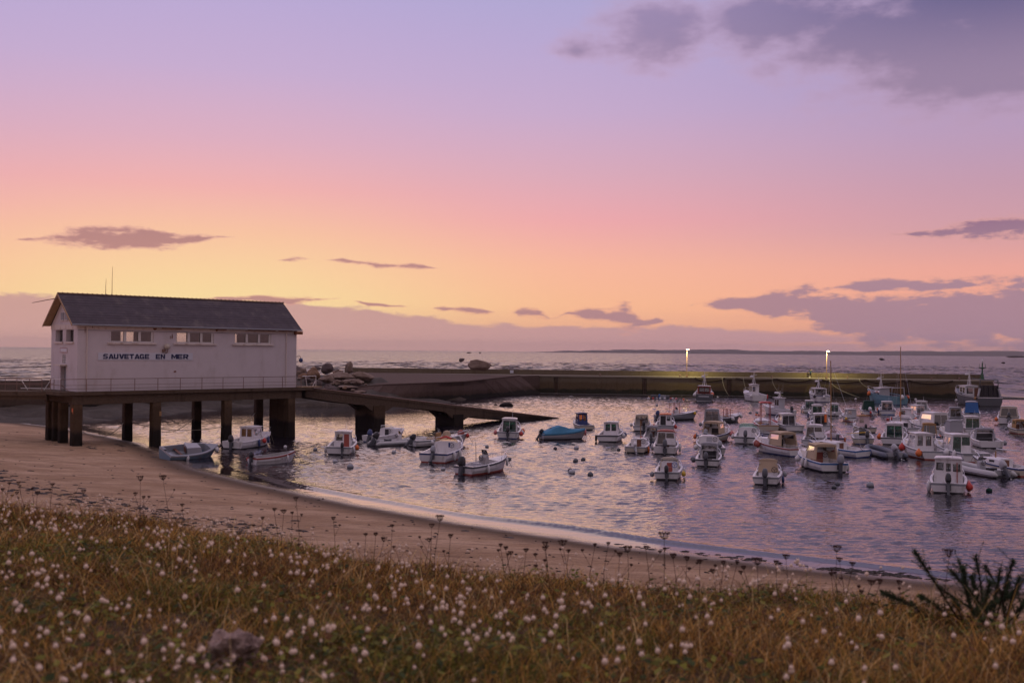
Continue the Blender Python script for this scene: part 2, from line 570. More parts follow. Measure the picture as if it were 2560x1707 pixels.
def wob(X, Y, k, s=0.0):
    return (np.sin(X * k * 1.0 + 1.3 + s) * np.cos(Y * k * 1.27 + 0.4 - s) + 0.6 * np.sin(X * k * 2.3 - Y * k * 1.9 + 2.1 + s)
            + 0.4 * np.sin(X * k * 4.1 + Y * k * 3.7 + s)) / 2.0


def beach_z(X, Y):
    d = shore_sd(X, Y)
    up = 0.048 * d + 0.00045 * np.maximum(d, 0) ** 2
    up = np.minimum(up, 1.9 + 0.012 * np.maximum(d, 0))
    z = np.where(d > 0, up, 0.055 * d)
    z = np.maximum(z, -3.0)
    z = z + 0.035 * wob(X, Y, 0.35) * np.clip(d / 3.0, 0, 1) + 0.012 * wob(X, Y, 1.5, 1.0) * np.clip(d / 3.0, 0, 1)
    z = z + 0.03 * wob(X, Y, 0.5, 2.0) * np.exp(-(d / 2.0) ** 2)
    return z


def edge_y(X):
    return 8.1 - 0.58 * X + 0.25 * np.sin(X * 1.3) + 0.12 * np.sin(X * 3.1 + 1)


def bank_z(X, Y):
    e = edge_y(np.clip(X, -9, 6))
    z = CAM_Z - (1.02 + 0.098 * np.maximum(Y, -3.0)) + 0.05 * wob(X, Y, 0.9) + 0.03 * wob(X, Y, 2.3, 1.0)
    z = z + 0.052 * np.clip(-X, 0, 9) - 0.03 * np.exp(-((X - 0.5) / 2.5) ** 2)
    o = np.maximum(Y - e, 0.0)
    return z - 0.10 * o ** 2 / (1 + 0.10 * o) - 0.35 * o


def grid(name, xs, ys, zf, mat_, attrs=None, smooth=True):
    X, Y = np.meshgrid(xs, ys)
    Z = zf(X, Y)
    nx, ny = len(xs), len(ys)
    co = np.stack([X, Y, Z], -1).reshape(-1, 3).astype(np.float32)
    i = np.arange(nx * ny).reshape(ny, nx)
    q = np.stack([i[:-1, :-1], i[:-1, 1:], i[1:, 1:], i[1:, :-1]], -1).reshape(-1, 4)
    me = bpy.data.meshes.new(name)
    me.vertices.add(len(co))
    me.vertices.foreach_set('co', co.ravel())
    me.loops.add(q.size)
    me.loops.foreach_set('vertex_index', q.ravel().astype(np.int32))
    me.polygons.add(len(q))
    me.polygons.foreach_set('loop_start', (np.arange(len(q)) * 4).astype(np.int32))
    me.polygons.foreach_set('loop_total', np.full(len(q), 4, np.int32))
    me.update(calc_edges=True)
    me.polygons.foreach_set('use_smooth', [smooth] * len(q))
    me.materials.append(mat_)
    if attrs:
        for k, fn in attrs.items():
            a = me.attributes.new(k, 'FLOAT', 'POINT')
            a.data.foreach_set('value', fn(X, Y).ravel().astype(np.float32))
    o = bpy.data.objects.new(name, me)
    col.objects.link(o)
    return o


# ---- water
def water_material():
    m_ = bpy.data.materials.new('sea_water')
    m_.use_nodes = True
    t = NT(m_.node_tree)
    b = t.N['Principled BSDF']
    b.inputs['Base Color'].default_value = (0.012, 0.010, 0.016, 1)
    b.inputs['IOR'].default_value = 1.85
    b.inputs['Specular Tint'].default_value = (1.0, 0.91, 0.84, 1)
    pos = t.node('ShaderNodeNewGeometry').outputs['Position']
    calm = t.node('ShaderNodeAttribute', attribute_name='chop').outputs['Fac']
    sea = t.node('ShaderNodeAttribute', attribute_name='sea').outputs['Fac']
    n1 = t.noise(t.vm('MULTIPLY', pos, (0.6, 1.0, 1.0)), 3.6, 2.0, 0.5, 0.3)
    sw = t.noise(t.vm('MULTIPLY', pos, (0.22, 0.050, 1.0)), 1.0, 2.5, 0.62, 0.4)
    sw2 = t.noise(t.vm('MULTIPLY', pos, (0.080, 0.011, 1.0)), 1.0, 2.5, 0.6)
    slick = t.sstep(t.noise(t.vm('MULTIPLY', pos, (0.022, 0.060, 1.0)), 1.0, 4.0, 0.6, 0.8), 0.36, 0.62, 0.40, 1.25)
    h = t.m('MULTIPLY', t.m('MULTIPLY', n1, WCHOP), t.m('MULTIPLY', calm, slick))
    h = t.m('ADD', h, t.m('MULTIPLY', t.m('MULTIPLY_ADD', sw, SEA1, t.m('MULTIPLY', sw2, SEA2)), sea))
    bp = t.node('ShaderNodeBump', {'Height': h, 'Distance': 1.0, 'Strength': 1.0, 'Filter Width': 0.04})
    t.L.new(bp.outputs[0], b.inputs['Normal'])
    t.L.new(t.m('ADD', t.m('MULTIPLY_ADD', sea, SEA_ROUGH - 0.08, 0.06), t.m('MULTIPLY', calm, 0.02)), b.inputs['Roughness'])
    return m_


WCHOP = 0.06
SEA1, SEA2, SEA_ROUGH = 6.0, 40.0, 0.30
def axis(lo, hi, step, far, grow=1.28):
    a = list(np.arange(lo, hi + 1e-6, step))
    s, x = step, hi
    while x < far:
        s *= grow
        x += s
        a.append(x)
    s, x = step, lo
    pre = []
    while x > -far:
        s *= grow
        x -= s
        pre.append(x)
    return np.array(pre[::-1] + a)


def water_z(X, Y):
    d = -shore_sd(X, Y)
    wig = 0.28 * np.sin(X * 0.22 + 0.6) + 0.15 * np.sin(X * 0.61)
    r = d - 1.5 - wig
    amp = 0.14 * (0.75 + 0.25 * np.sin(X * 0.35)) * np.clip((X + 24) / 12.0, 0, 1) * np.clip((60 - X) / 20, 0, 1)
    ridge = amp * np.where(r < 0, np.exp(-(r / 0.22) ** 2), np.exp(-(r / 0.55) ** 2))
    r2 = d - 8.2 - wig
    ridge = ridge + 0.04 * np.exp(-(r2 / 0.9) ** 2) * np.clip((X + 10) / 12.0, 0, 1)
    return ridge + waves(X, Y) * chop(X, Y) * np.clip((215 - Y) / 15, 0, 1)


WAVES = []
for _k in range(34):
    lam = 0.54 * (1.05 / 0.54) ** random.random()
    th = R(-90 + 12 + random.gauss(0, 30))
    WAVES.append((2 * math.pi / lam * math.cos(th), 2 * math.pi / lam * math.sin(th), 0.041 * lam / (2 * math.pi), random.uniform(0, 6.28)))


def waves(X, Y):
    z = 0.0 * X
    for kx, ky, a, ph in WAVES:
        z = z + a * np.sin(kx * X + ky * Y + ph)
    gust = 0.95 + 0.28 * wob(X, Y, 0.06, 0.5) + 0.15 * wob(X, Y, 0.17, 1.5)
    return z * np.clip(gust, 0.35, 1.5)


def chop(X, Y):
    d = -shore_sd(X, Y)
    c = 0.10 + 0.90 * np.clip((d - 1.0) / 3.2, 0, 1)
    lee = np.clip((Y - 88) / 30, 0, 1) * np.clip((6 - X) / 22, 0, 1) * (Y < 176)
    return c * (1 - 0.72 * lee)


M['water'] = water_material()
xs = axis(-44, 80, 0.28, 14000)
ys = np.concatenate([np.arange(20, 34, 1.0), np.arange(34, 120, 0.22), np.arange(120, 214.9, 0.40), [215.0]])
water = grid('water', xs, ys, water_z, M['water'], {
    'chop': chop,
    'sea': lambda X, Y: np.clip((Y - 200 + X * 0.1) / 10.0, 0, 1)})
tag(water, kind='structure')

# open sea beyond the pier, with its longer waves
SWELL = []
for _k in range(26):
    lam = 3.2 * (11.0 / 3.2) ** random.random()
    th = R(-90 + 10 + random.gauss(0, 28))
    SWELL.append((2 * math.pi / lam * math.cos(th), 2 * math.pi / lam * math.sin(th), 0.042 * lam / (2 * math.pi), random.uniform(0, 6.28)))


def sea_z(X, Y):
    z = 0.0 * X
    for kx, ky, a, ph in SWELL:
        z = z + a * np.sin(kx * X + ky * Y + ph)
    return z * np.clip((Y - 215) / 12, 0, 1) * np.clip((900 - Y) / 200, 0, 1) * np.clip((420 - np.abs(X)) / 60, 0, 1) * (0.85 + 0.4 * wob(X, Y, 0.02))


sxs = axis(-250, 330, 0.95, 14000, 1.3)
step, yy, sys_ = 1.0, 215.0, [215.0]
while yy < 15000:
    yy += step
    step = step * (1.004 if yy < 700 else 1.25)
    sys_.append(yy)
sea_o = grid('sea', sxs, np.array(sys_), sea_z, M['water'], {'chop': lambda X, Y: 1.0 + 0 * X, 'sea': lambda X, Y: 1.0 + 0 * X})
tag(sea_o, kind='structure')


# ---- sand
def sand_material():
    m_ = bpy.data.materials.new('sand')
    m_.use_nodes = True
    t = NT(m_.node_tree)
    b = t.N['Principled BSDF']
    pos = t.node('ShaderNodeNewGeometry').outputs['Position']
    wet = t.node('ShaderNodeAttribute', attribute_name='wet').outputs['Fac']
    big = t.noise(t.vm('MULTIPLY', pos, (0.5, 1.4, 1.0)), 0.35, 6.0, 0.65)
    fin = t.noise(pos, 9.0, 6.0, 0.7)
    streak = t.noise(t.vm('MULTIPLY', pos, (0.45, 2.6, 1.0)), 1.3, 7.0, 0.70, 0.7)
    c = t.mix(t.sstep(big, 0.35, 0.70), (0.42, 0.265, 0.158, 1), (0.62, 0.42, 0.275, 1))
    c = t.mix(t.m('MULTIPLY', t.sstep(streak, 0.50, 0.64), 0.72), c, (0.22, 0.135, 0.083, 1))
    s_ = t.node('ShaderNodeVectorMath', {0: c}, operation='SCALE')
    t.put(s_, 'Scale', t.m('MULTIPLY_ADD', fin, 0.9, 0.55))
    c = s_.outputs[0]
    ww = t.sstep(t.m('ADD', wet, t.m('MULTIPLY', t.m('SUBTRACT', big, 0.5), 0.25)), 0.3, 0.8)
    c = t.mix(ww, c, (0.13, 0.088, 0.060, 1))
    t.L.new(c, b.inputs['Base Color'])
    gl = t.sstep(t.m('ADD', wet, t.m('MULTIPLY', t.m('SUBTRACT', streak, 0.5), 0.3)), 0.70, 0.98)
    rg = t.m('MULTIPLY_ADD', gl, -0.78, 0.92)
    t.L.new(t.m('MULTIPLY_ADD', gl, 0.4, 0.12), b.inputs['Specular IOR Level'])
    t.L.new(rg, b.inputs['Roughness'])
    hh = t.m('ADD', t.m('MULTIPLY', fin, 0.06), t.m('MULTIPLY', streak, 0.22))
    bp = t.node('ShaderNodeBump', {'Height': hh, 'Distance': 1.0, 'Strength': t.m('MULTIPLY_ADD', gl, -0.92, 1.0)})
    t.L.new(bp.outputs[0], b.inputs['Normal'])
    return m_


M['sand'] = sand_material()
beach = grid('beach', np.arange(-110, 75, 0.75), np.arange(10, 150, 0.6), beach_z, M['sand'], {
    'wet': lambda X, Y: np.clip(1.02 - shore_sd(X, Y) / 5.5, 0, 1)})
tag(beach, kind='structure')

# ---- grass bank the camera stands on (soil; the grass itself comes last)
M['soil'] = mat('dry_soil', (0.085, 0.052, 0.028), 0.95, var=0.4, scale=4, bump=0.02)
bank = grid('grass_bank', np.arange(-34, 34.1, 0.4), np.arange(-6, 27, 0.4), bank_z, M['soil'])
tag(bank, kind='structure')

# ---- far island, built at its distance
M['island'] = mat('wooded_shore', (0.05, 0.055, 0.05), 0.95, var=0.3, scale=0.004)
ix = np.linspace(150, 6500, 260)
iy = np.linspace(7000, 7900, 14)


def island_z(X, Y):
    e = np.clip((X - 120) / 1500, 0, 1) * 0.65 + 0.12
    h = 52 * e * (0.75 + 0.25 * np.sin(X * 0.0016 + 0.7)) + 4 * np.sin(X * 0.009) * e + 2.2 * np.sin(X * 0.031 + 1)
    h = h + 1.6 * np.sin(X * 0.083 + Y * 0.01) + 7 * np.exp(-((X - 2950) / 700) ** 2)
    return np.clip((Y - 7000) / 260, 0, 1) ** 0.6 * np.maximum(h, 3) * np.clip((X - 150) / 200, 0, 1) - 1.0


island = grid('island', ix, iy, island_z, M['island'])
tag(island, kind='structure')

# ---- foreshore: weed-covered rock flat below the left sea wall
M['weed_rock'] = mat('weedy_rock', (0.055, 0.042, 0.030), 0.7, var=0.5, scale=1.1, bump=0.10, bscale=3.5, dirt=(0.11, 0.085, 0.065), dirt_amt=0.7, dscale=0.5)
FP = np.array([(-130, 107), (-60, 107), (-49, 110), (-45, 118), (-42, 130), (-38, 141), (-34, 147), (-24, 149), (-14, 151), (-8, 160), (-8, 176), (-130, 176)], float)


def poly_sd(P, X, Y):
    best = np.full(X.shape, 1e9)
    ins = np.zeros(X.shape, bool)
    n = len(P)
    for i in range(n):
        x0, y0 = P[i]
        x1, y1 = P[(i + 1) % n]
        dx, dy = x1 - x0, y1 - y0
        t = np.clip(((X - x0) * dx + (Y - y0) * dy) / (dx * dx + dy * dy), 0, 1)
        best = np.minimum(best, np.hypot(X - x0 - t * dx, Y - y0 - t * dy))
        c = ((y0 > Y) != (y1 > Y)) & (X < (x1 - x0) * (Y - y0) / (y1 - y0 + 1e-12) + x0)
        ins ^= c
    return np.where(ins, best, -best)


def fore_z(X, Y):
    d = poly_sd(FP, X, Y)
    nz = np.vectorize(lambda a, b: mnoise.fractal(Vector((a * 0.16, b * 0.22, 0.3)), 1.0, 2.0, 5))(X, Y)
    rise = np.clip(d, 0, 11) * 0.11
    mx = np.clip((X + 42) / 5, 0, 1) * np.clip((-17.5 - X) / 4, 0, 1)
    mound = mx * (np.clip((Y - 147.0) / 4.5, 0, 1) * 1.0 + np.clip((Y - 151) / 23, 0, 1) * 2.3)
    return np.where(d > 0, rise + mound, d * 0.5) + nz * 0.40 * np.clip(d + 1.5, 0, 2) - 0.25


fore = grid('rocky_foreshore', np.arange(-112, -5, 1.0), np.arange(103, 180, 0.9), fore_z, M['weed_rock'])
tag(fore, kind='structure')

# ================================================================ sea wall (left), pier, slip
M['pier'] = tide_concrete('pier_concrete', (0.150, 0.118, 0.080), (0.115, 0.080, 0.046), (0.028, 0.028, 0.018), 0.95, 2.3)
M['pier_top'] = mat('pier_deck_concrete', (0.27, 0.23, 0.18), 0.85, var=0.25, scale=0.6, bump=0.02)
M['stone_wall'] = tide_concrete('sea_wall_stone', (0.14, 0.105, 0.085), (0.09, 0.062, 0.045), (0.03, 0.026, 0.02), 1.0, 2.0)
M['slab'] = tide_concrete('slip_concrete', (0.105, 0.070, 0.058), (0.075, 0.048, 0.036), (0.022, 0.02, 0.016), 0.8, 1.5, 0.3)


def wall_run(pts, z0, z1, th):
    mb = MB()
    for a, b in zip(pts[:-1], pts[1:]):
        a, b = Vector((*a, 0)), Vector((*b, 0))
        d = (b - a).normalized()
        n = Vector((d.y, -d.x, 0)) * th
        mb.hexa([a + Vector((0, 0, z0)), b + Vector((0, 0, z0)), b - n + Vector((0, 0, z0)), a - n + Vector((0, 0, z0))],
                [a + Vector((0, 0, z1)), b + Vector((0, 0, z1)), b - n + Vector((0, 0, z1)), a - n + Vector((0, 0, z1))])
    return mb


sw = empty('sea_wall', (-62, 124, 0))
tag(sw, 'dark low sea wall behind the white building on the left', 'wall')
o = wall_run([(-125, 119), (-60, 124), (-50, 141), (-40, 160)], -0.5, 4.05, 1.0).build('wall', M['stone_wall'], sw)
o.location = (62, -124, 0)
o = wall_run([(-125, 118.9), (-60.1, 123.9), (-50.1, 140.9), (-40.1, 159.9)], 4.06, 4.22, 1.25).build('coping', M['stone_wall'], sw)
o.location = (62, -124, 0)

PA, PB = Vector((-36, 207, 0)), Vector((92.6, 192, 0))
PD = (PB - PA).normalized()
PN = Vector((PD.y, -PD.x, 0))            # towards the harbour
PLEN = (PB - PA).length
pier = empty('harbour_pier', PA)
pier.rotation_euler = (0, 0, math.atan2(PD.y, PD.x))
tag(pier, 'long concrete harbour pier with parapet, weed-dark foot and lamps', 'pier')


def pier_t(px):
    """place along the pier that the photograph shows at this column"""
    d = ray(px, 960)
    # (PA + t PD) parallel to (d.x, d.y)
    return (PA.y * d.x - PA.x * d.y) / (PD.x * d.y - PD.y * d.x)


ZW, ZP = 3.62, 4.62
slots = sorted(pier_t(x) for x in (1390, 1611, 1823, 2045, 2265))
cuts = [0.0] + [s for t_ in slots for s in (t_ - 0.42, t_ + 0.42)] + [PLEN]
for k in range(0, len(cuts), 2):
    a, b = cuts[k], cuts[k + 1]
    n_ = max(1, int((b - a) / 9.0))
    for j in range(n_):
        u0, u1 = a + (b - a) * j / n_, a + (b - a) * (j + 1) / n_
        last = (k + 2 >= len(cuts)) and j == n_ - 1
        mb = MB()
        bat = 0.25
        e = 1.6 if last else 0.0
        mb.hexa([(u0 + 0.02, -bat - random.uniform(0, .03), -1.5), (u1 - 0.02 + e * 1.3, -bat, -1.5), (u1 - 0.02 + e * 1.3, 1.2, -1.5), (u0 + 0.02, 1.2, -1.5)],
                [(u0 + 0.02, 0, ZW - 0.3), (u1 - 0.02 + e * 0.12, 0, ZW - 0.3), (u1 - 0.02 + e * 0.12, 1.2, ZW - 0.3), (u0 + 0.02, 1.2, ZW - 0.3)])
        mb.build('wall_panel', M['pier'], pier)
mb = MB()
mb.hexa([(0, 0.45, -1.5), (PLEN + 2.0, 0.45, -1.5), (PLEN + 2.0, 6.2, -1.5), (0, 6.2, -1.5)], [(0, 0.45, ZW - 0.32), (PLEN + .3, 0.45, ZW - 0.32), (PLEN + .3, 5.6, ZW - 0.32), (0, 5.6, ZW - 0.32)])
mb.build('core', M['pier'], pier)
mb = MB()
mb.box((0, -0.14, ZW - 0.296), (PLEN + 0.35, 5.2, ZW))
mb.build('walkway', M['pier_top'], pier)
for j in range(14):
    u0, u1 = PLEN * j / 14 + 0.012, PLEN * (j + 1) / 14 - 0.012
    mb = MB()
    mb.box((u0, 4.4, ZW + 0.003), (u1, 5.15, ZP + 0.015 * math.sin(j * 2.1)))
    mb.build('parapet', M['pier'], pier)
for t_ in slots:
    lad = MB()
    for s_ in (-0.2, 0.2):
        lad.tube([(t_ + s_, 0.22, -0.6), (t_ + s_, 0.22, ZW - 0.32)], 0.03, 5)
    for z_ in np.arange(-0.2, ZW - 0.4, 0.3):
        lad.tube([(t_ - 0.2, 0.22, z_), (t_ + 0.2, 0.22, z_)], 0.018, 4)
    lad.build('ladder', M['wire'], pier)
# bollards along the walkway
for px in (1500, 1700, 1760, 1930, 2120, 2200, 2330, 2400):
    b_ = MB()
    b_.lathe([(0.16, 0), (0.13, 0.05), (0.11, 0.28), (0.2, 0.34), (0.2, 0.42), (0.1, 0.46)], 8, (pier_t(px), 0.35, ZW))
    b_.build('bollard', M['wire'], pier, True)


def on_pier(px, off=0.0, z=0.0):
    return PA + PD * pier_t(px) - PN * off + Vector((0, 0, z))


# thick ropes slung along the face
RP = [(1737, 1812, 8), (1839, 1940, 6), (1940, 2028, 7), (2052, 2162, 7), (2162, 2260, 8), (2270, 2381, 8)]
LBL = ['below the left lamp', 'right of the middle fishing boats mast', 'left of the standing angler', 'right of the lamp nearest the angler',
       'behind the blue trawler', 'nearest the pier end']
for i, (a, b, sag) in enumerate(RP):
    ta, tb = pier_t(a), pier_t(b)
    pts = []
    for k in range(17):
        u = k / 16
        z_ = ZW - 0.16 - 4 * u * (1 - u) * sag * 195 / FPX * 1.0
        pts.append(PA + PD * (ta + (tb - ta) * u) + PN * 0.32 + Vector((0, 0, z_)))
    o = MB().tube(pts, 0.14, 6).build('hanging_rope', M['dark_rope'], None, True)
    tag(o, 'thick dark rope sagging along the pier face ' + LBL[i], 'rope', 'ropes slung along the pier')
# thin mooring lines down to the small white buoys at the wall
LN = [(1805, 4.6, 1.2, 'below the first slung rope'), (1858, 4.0, 1.0, 'left of the white fishing boat'), (1929, 4.0, 2.0, 'right of the white fishing boat'),
      (2072, 4.5, 5.5, 'just right of the second lamp'), (2147, 4.5, 7.0, 'left of the blue trawler')]
for i, (px, dz, dx, lb) in enumerate(LN):
    t0 = pier_t(px)
    pts = []
    for k in range(9):
        u = k / 8
        pts.append(PA + PD * (t0 + dx * u ** 2) + PN * (0.4 + 1.2 * u) + Vector((0, 0, ZW - 0.05 - (ZW - 0.1) * u)))
    o = MB().tube(pts, 0.035, 5).build('mooring_line', M['rope'], None, True)
    tag(o, 'thin pale line hanging from the pier edge ' + lb, 'rope', 'lines hanging down the pier')

# ---- concrete slip and apron between the rocks and the pier
slip = empty('slipway', G(1146, 1006))
tag(slip, 'broad sloping concrete slipway apron running from the boulders to the pier', 'slipway')
A_ = PY(1300, 940, 196.5)
A2 = PA + PD * pier_t(1352) + PN * 0.4
B_ = PY(1161, 955, 173)
C_ = PY(960, 963, 158)
D_ = PY(850, 972, 155)
Bf, Af, Cf, Df = G(1146, 1006, -0.6), G(1360, 990, -0.6), Vector((-23.0, 149.5, -0.6)), Vector((-34, 150, -0.6))
back1 = PA + PD * pier_t(1352) - PN * 0.3 + Vector((0, 0, 3.55))
back2 = PA + PD * 2 - PN * 0.3 + Vector((0, 0, 3.75))
base_ = slip.location
mb = MB()
top_ = [D_, C_, B_, A_, back1, back2]
low_ = [p - Vector((0, 0, 4.5)) for p in top_]
mb.add([p - base_ for p in top_ + low_], [(0, 1, 2, 3, 4, 5)] + [(i, (i + 1) % 6, (i + 1) % 6 + 6, i + 6)[::-1] for i in range(6)])
mb.build('deck', M['slab'], slip)
mb = MB()
segs = []
for (p, q, pf, qf) in ((D_, C_, Df, Cf), (C_, B_, Cf, Bf), (B_, A_, Bf, Af)):
    n_ = 6
    for j in range(n_):
        a, b = p.lerp(q, j / n_), p.lerp(q, (j + 1) / n_)
        c, d = qf.lerp(pf, 1 - (j + 1) / n_), qf.lerp(pf, 1 - j / n_)
        g = (b - a).normalized() * 0.02
        mb = MB()
        up = Vector((0, 0, 0.06 + 0.03 * math.sin(j * 3.3)))
        mb.hexa([x - base_ - Vector((0, 0, 0.6)) for x in (a + g, b - g, c - g, d + g)], [x - base_ + up for x in (a + g, b - g, c - g, d + g)])
        mb.build('slope_slab', M['slab'], slip)
# paler wet strips and a kerb line on the apron
kb = MB()
kb.tube([(p - base_) + Vector((0, 0, 0.08)) for p in (D_, C_, B_, A_)], 0.12, 5)
kb.build('kerb', M['slab'], slip)

# ================================================================ boulders
M['granite'] = mat('granite', (0.24, 0.175, 0.14), 0.9, var=0.35, scale=0.9, bump=0.12, bscale=2.2, dirt=(0.10, 0.065, 0.04), dirt_amt=0.6, dscale=0.5)
M['granite_dark'] = mat('dark_granite', (0.12, 0.09, 0.085), 0.9, var=0.35, scale=0.9, bump=0.12, bscale=2.2)
M['granite_brown'] = mat('brown_granite', (0.23, 0.14, 0.09), 0.9, var=0.35, scale=0.9, bump=0.12, bscale=2.2)
M['weedy'] = mat('weedy_boulder', (0.03, 0.024, 0.022), 0.8, var=0.4, scale=2, bump=0.08, bscale=6)
M['field_stone'] = mat('lichened_stone', (0.40, 0.29, 0.25), 0.95, var=0.6, scale=22, bump=0.03, bscale=26, dirt=(0.08, 0.05, 0.045), dirt_amt=0.75, dscale=14)


def icosphere(sub):
    import bmesh
    bm = bmesh.new()
    bmesh.ops.create_icosphere(bm, subdivisions=sub, radius=1.0)
    v = np.array([p.co[:] for p in bm.verts])
    f = [tuple(q.index for q in p.verts) for p in bm.faces]
    bm.free()
    return v, f


ICO = {k: icosphere(k) for k in (1, 2, 3, 4)}


def rock(name, c, sx, sy, sz, seed, m_, sub=3, amp=0.35, rz=0.0, sharp=1.2, freq=1.0):
    v, f = ICO[sub]
    out = []
    off = Vector((seed * 7.13, seed * 3.7, seed * 1.9))
    ca, sa = math.cos(rz), math.sin(rz)
    rk = random.Random(seed * 31 + 5)
    planes = []
    for _ in range(9):
        pn = Vector((rk.gauss(0, 1), rk.gauss(0, 1), rk.gauss(0, 0.9))).normalized()
        planes.append((pn, rk.uniform(0.55, 0.92)))
    for p in v:
        q = Vector(p)
        for pn, pd in planes:
            dd = q.dot(pn) - pd
            if dd > 0:
                q = q - pn * dd * 0.9
        k = 1 + 0.5 * amp * mnoise.fractal(q * sharp * freq + off, 1.0, 2.0, 5)
        k -= amp * 0.3 * abs(mnoise.noise(q * 2.1 * freq + off))
        q = q * k
        x, y, z = q.x * sx, q.y * sy, q.z * sz
        out.append((x * ca - y * sa, x * sa + y * ca, z))
    mb = MB().add(out, f)
    o = mb.build(name, m_, None, False)
    o.location = c
    return o


# (zoomed photo place, size, material, label)
BR = [(830, 325, 330, 210, 'granite_dark', 'large dark boulder on the crest of the rock pile, left of the upright stone'),
      (570, 335, 190, 100, 'granite_dark', 'low grey boulder on the crest behind the dark one'),
      (1425, 330, 200, 300, 'granite', 'upright pointed stone standing against the pier parapet'),
      (190, 400, 190, 160, 'granite', 'small round grey boulder beside the building corner, upper one'),
      (80, 450, 160, 90, 'granite', 'half hidden boulder touching the building corner'),
      (470, 480, 400, 290, 'granite_brown', 'big brown boulder near the building corner'),
      (180, 535, 270, 140, 'granite_brown', 'brown boulder behind the pale gate at the building corner'),
      (820, 620, 370, 210, 'granite', 'rounded tan boulder in the middle of the rock pile'),
      (1230, 565, 720, 190, 'granite', 'long pale flat slab of rock across the pile'),
      (1770, 540, 640, 240, 'granite', 'broad sloping rock slab at the right end of the pile'),
      (1100, 415, 280, 100, 'granite', 'low rock between the dark crest boulder and the upright stone'),
      (560, 775, 260, 200, 'granite_dark', 'dark boulder just right of the pale gate'),
      (890, 855, 390, 180, 'granite_dark', 'dark broken rock close above the ramp'),
      (1100, 715, 270, 120, 'granite', 'small tan rock below the long pale slab'),
      (1390, 700, 300, 120, 'granite', 'rounded rock under the right part of the pale slab'),
      (1600, 690, 480, 130, 'granite', 'flat grey rock reaching towards the slipway'),
      (1400, 825, 560, 70, 'granite', 'pale flat ledge at the foot of the rock pile'),
      (1700, 960, 300, 70, 'granite', 'small ledge above the ramp, right of the rock pile'),
      (300, 640, 220, 120, 'granite_dark', 'shadowed boulder seen through the pale gate')]
for i, (zx, zy, zw, zh, mm, lb) in enumerate(BR):
    x, y = 740 + zx / 10.69, 890 + zy / 10.69
    Y = 173 - (y - 918) * 0.36
    c = PY(x, y, Y)
    s = Y / FPX / 10.69 / 2
    o = rock('boulder', c, zw * s * 1.10, zw * s * 0.95, zh * s * 1.4, i + 1, M[mm], 3, 0.45)
    tag(o, lb, 'rock', 'granite boulders by the building')
# smaller stones filling the gaps of the pile
rq = random.Random(12)
for i in range(26):
    zx, zy = rq.uniform(40, 1900), rq.uniform(420, 960)
    if zy < 300 + zx * 0.12:
        zy += 250
    x, y = 740 + zx / 10.69, 890 + zy / 10.69
    Y = 173 - (y - 918) * 0.36 + rq.uniform(-1, 1)
    s = Y / FPX / 10.69 / 2
    o = rock('boulder', PY(x, y, Y), rq.uniform(70, 170) * s, rq.uniform(70, 150) * s, rq.uniform(50, 110) * s, 200 + i, M[rq.choice(('granite', 'granite_brown', 'granite_dark', 'granite'))], 2, 0.5)
    tag(o, 'small stone wedged among the big boulders right of the building', 'rock', 'small stones of the rock pile')
# dark hill of rock just beside the building, behind
o = rock('boulder', PY(752, 918, 182) - Vector((6, 0, 2)), 11, 6, 4.4, 31, M['granite_dark'], 3, 0.25)
tag(o, 'smooth dark hump of rock rising behind the building corner', 'rock', 'granite boulders by the building')
# pile on the pier root, rocks in the sea and in the harbour
RK = [(1198, 913, 204, 56, 24, 'granite', 'big pale rock heaped on the pier parapet, right of the pile'),
      (1154, 900, 250, 17, 8, 'granite_dark', 'small dark rock in the open sea just beyond the pier'),
      (1266, 1014, 153, 34, 13, 'weedy', 'low dark rock awash in the harbour right of the ramp'),
      (1238, 1012, 156, 9, 5, 'weedy', 'tiny dark rock left of the low harbour rock'),
      (2205, 898, 900, 14, 5, 'weedy', 'dark reef rock far out at sea above the blue trawler'),
      (2508, 907, 800, 10, 4, 'weedy', 'small reef rock in the sea beyond the pier end'),
      (1172, 881.5, 2600, 12, 3, 'weedy', 'thin distant reef on the sea above the big pier rock'),
      (1200, 881.8, 2600, 8, 3, 'weedy', 'second tiny distant reef beside the thin one'),
      (2540, 892, 2200, 60, 4, 'weedy', 'long low reef on the sea at the right edge')]
for i, (x, y, Y, wpx, hpx, mm, lb) in enumerate(RK):
    c = PY(x, y, Y)
    s = Y / FPX / 2
    o = rock('sea_rock' if i else 'boulder', c, wpx * s * 1.1, wpx * s * 0.6, hpx * s * 1.3, 50 + i, M[mm], 3, 0.4)
    tag(o, lb, 'rock')

# ================================================================ lifeboat house on its deck
U = Vector((0.735, 0.680, 0)).normalized()
V = Vector((-U.y, U.x, 0))
BO = Vector((-36.0, 82.5, 0))
BL, BW = 20.6, 6.4
ZD, ZE, ZR = 4.80, 10.42, 13.0
ang = math.atan2(U.y, U.x)
M['wall'] = mat('white_roughcast', (0.62, 0.56, 0.57), 0.9, var=0.10, scale=0.8, bump=0.012, bscale=14, dirt=(0.40, 0.33, 0.29), dirt_amt=0.32, dscale=1.1)
M['band'] = mat('white_lintel_paint', (0.68, 0.60, 0.55), 0.8, var=0.08, scale=1.2, dirt=(0.34, 0.22, 0.13), dirt_amt=0.6, dscale=1.6)
M['inner'] = mat('inner_plaster', (0.30, 0.26, 0.22), 0.9, var=0.15)
M['slate'] = mat('slate', (0.085, 0.070, 0.080), 0.75, var=0.35, scale=1.6, bump=0.01, bscale=14, dirt=(0.20, 0.17, 0.15), dirt_amt=0.5, dscale=0.8)
M['ridge'] = mat('ridge_tile', (0.17, 0.11, 0.085), 0.85, var=0.3, scale=5)
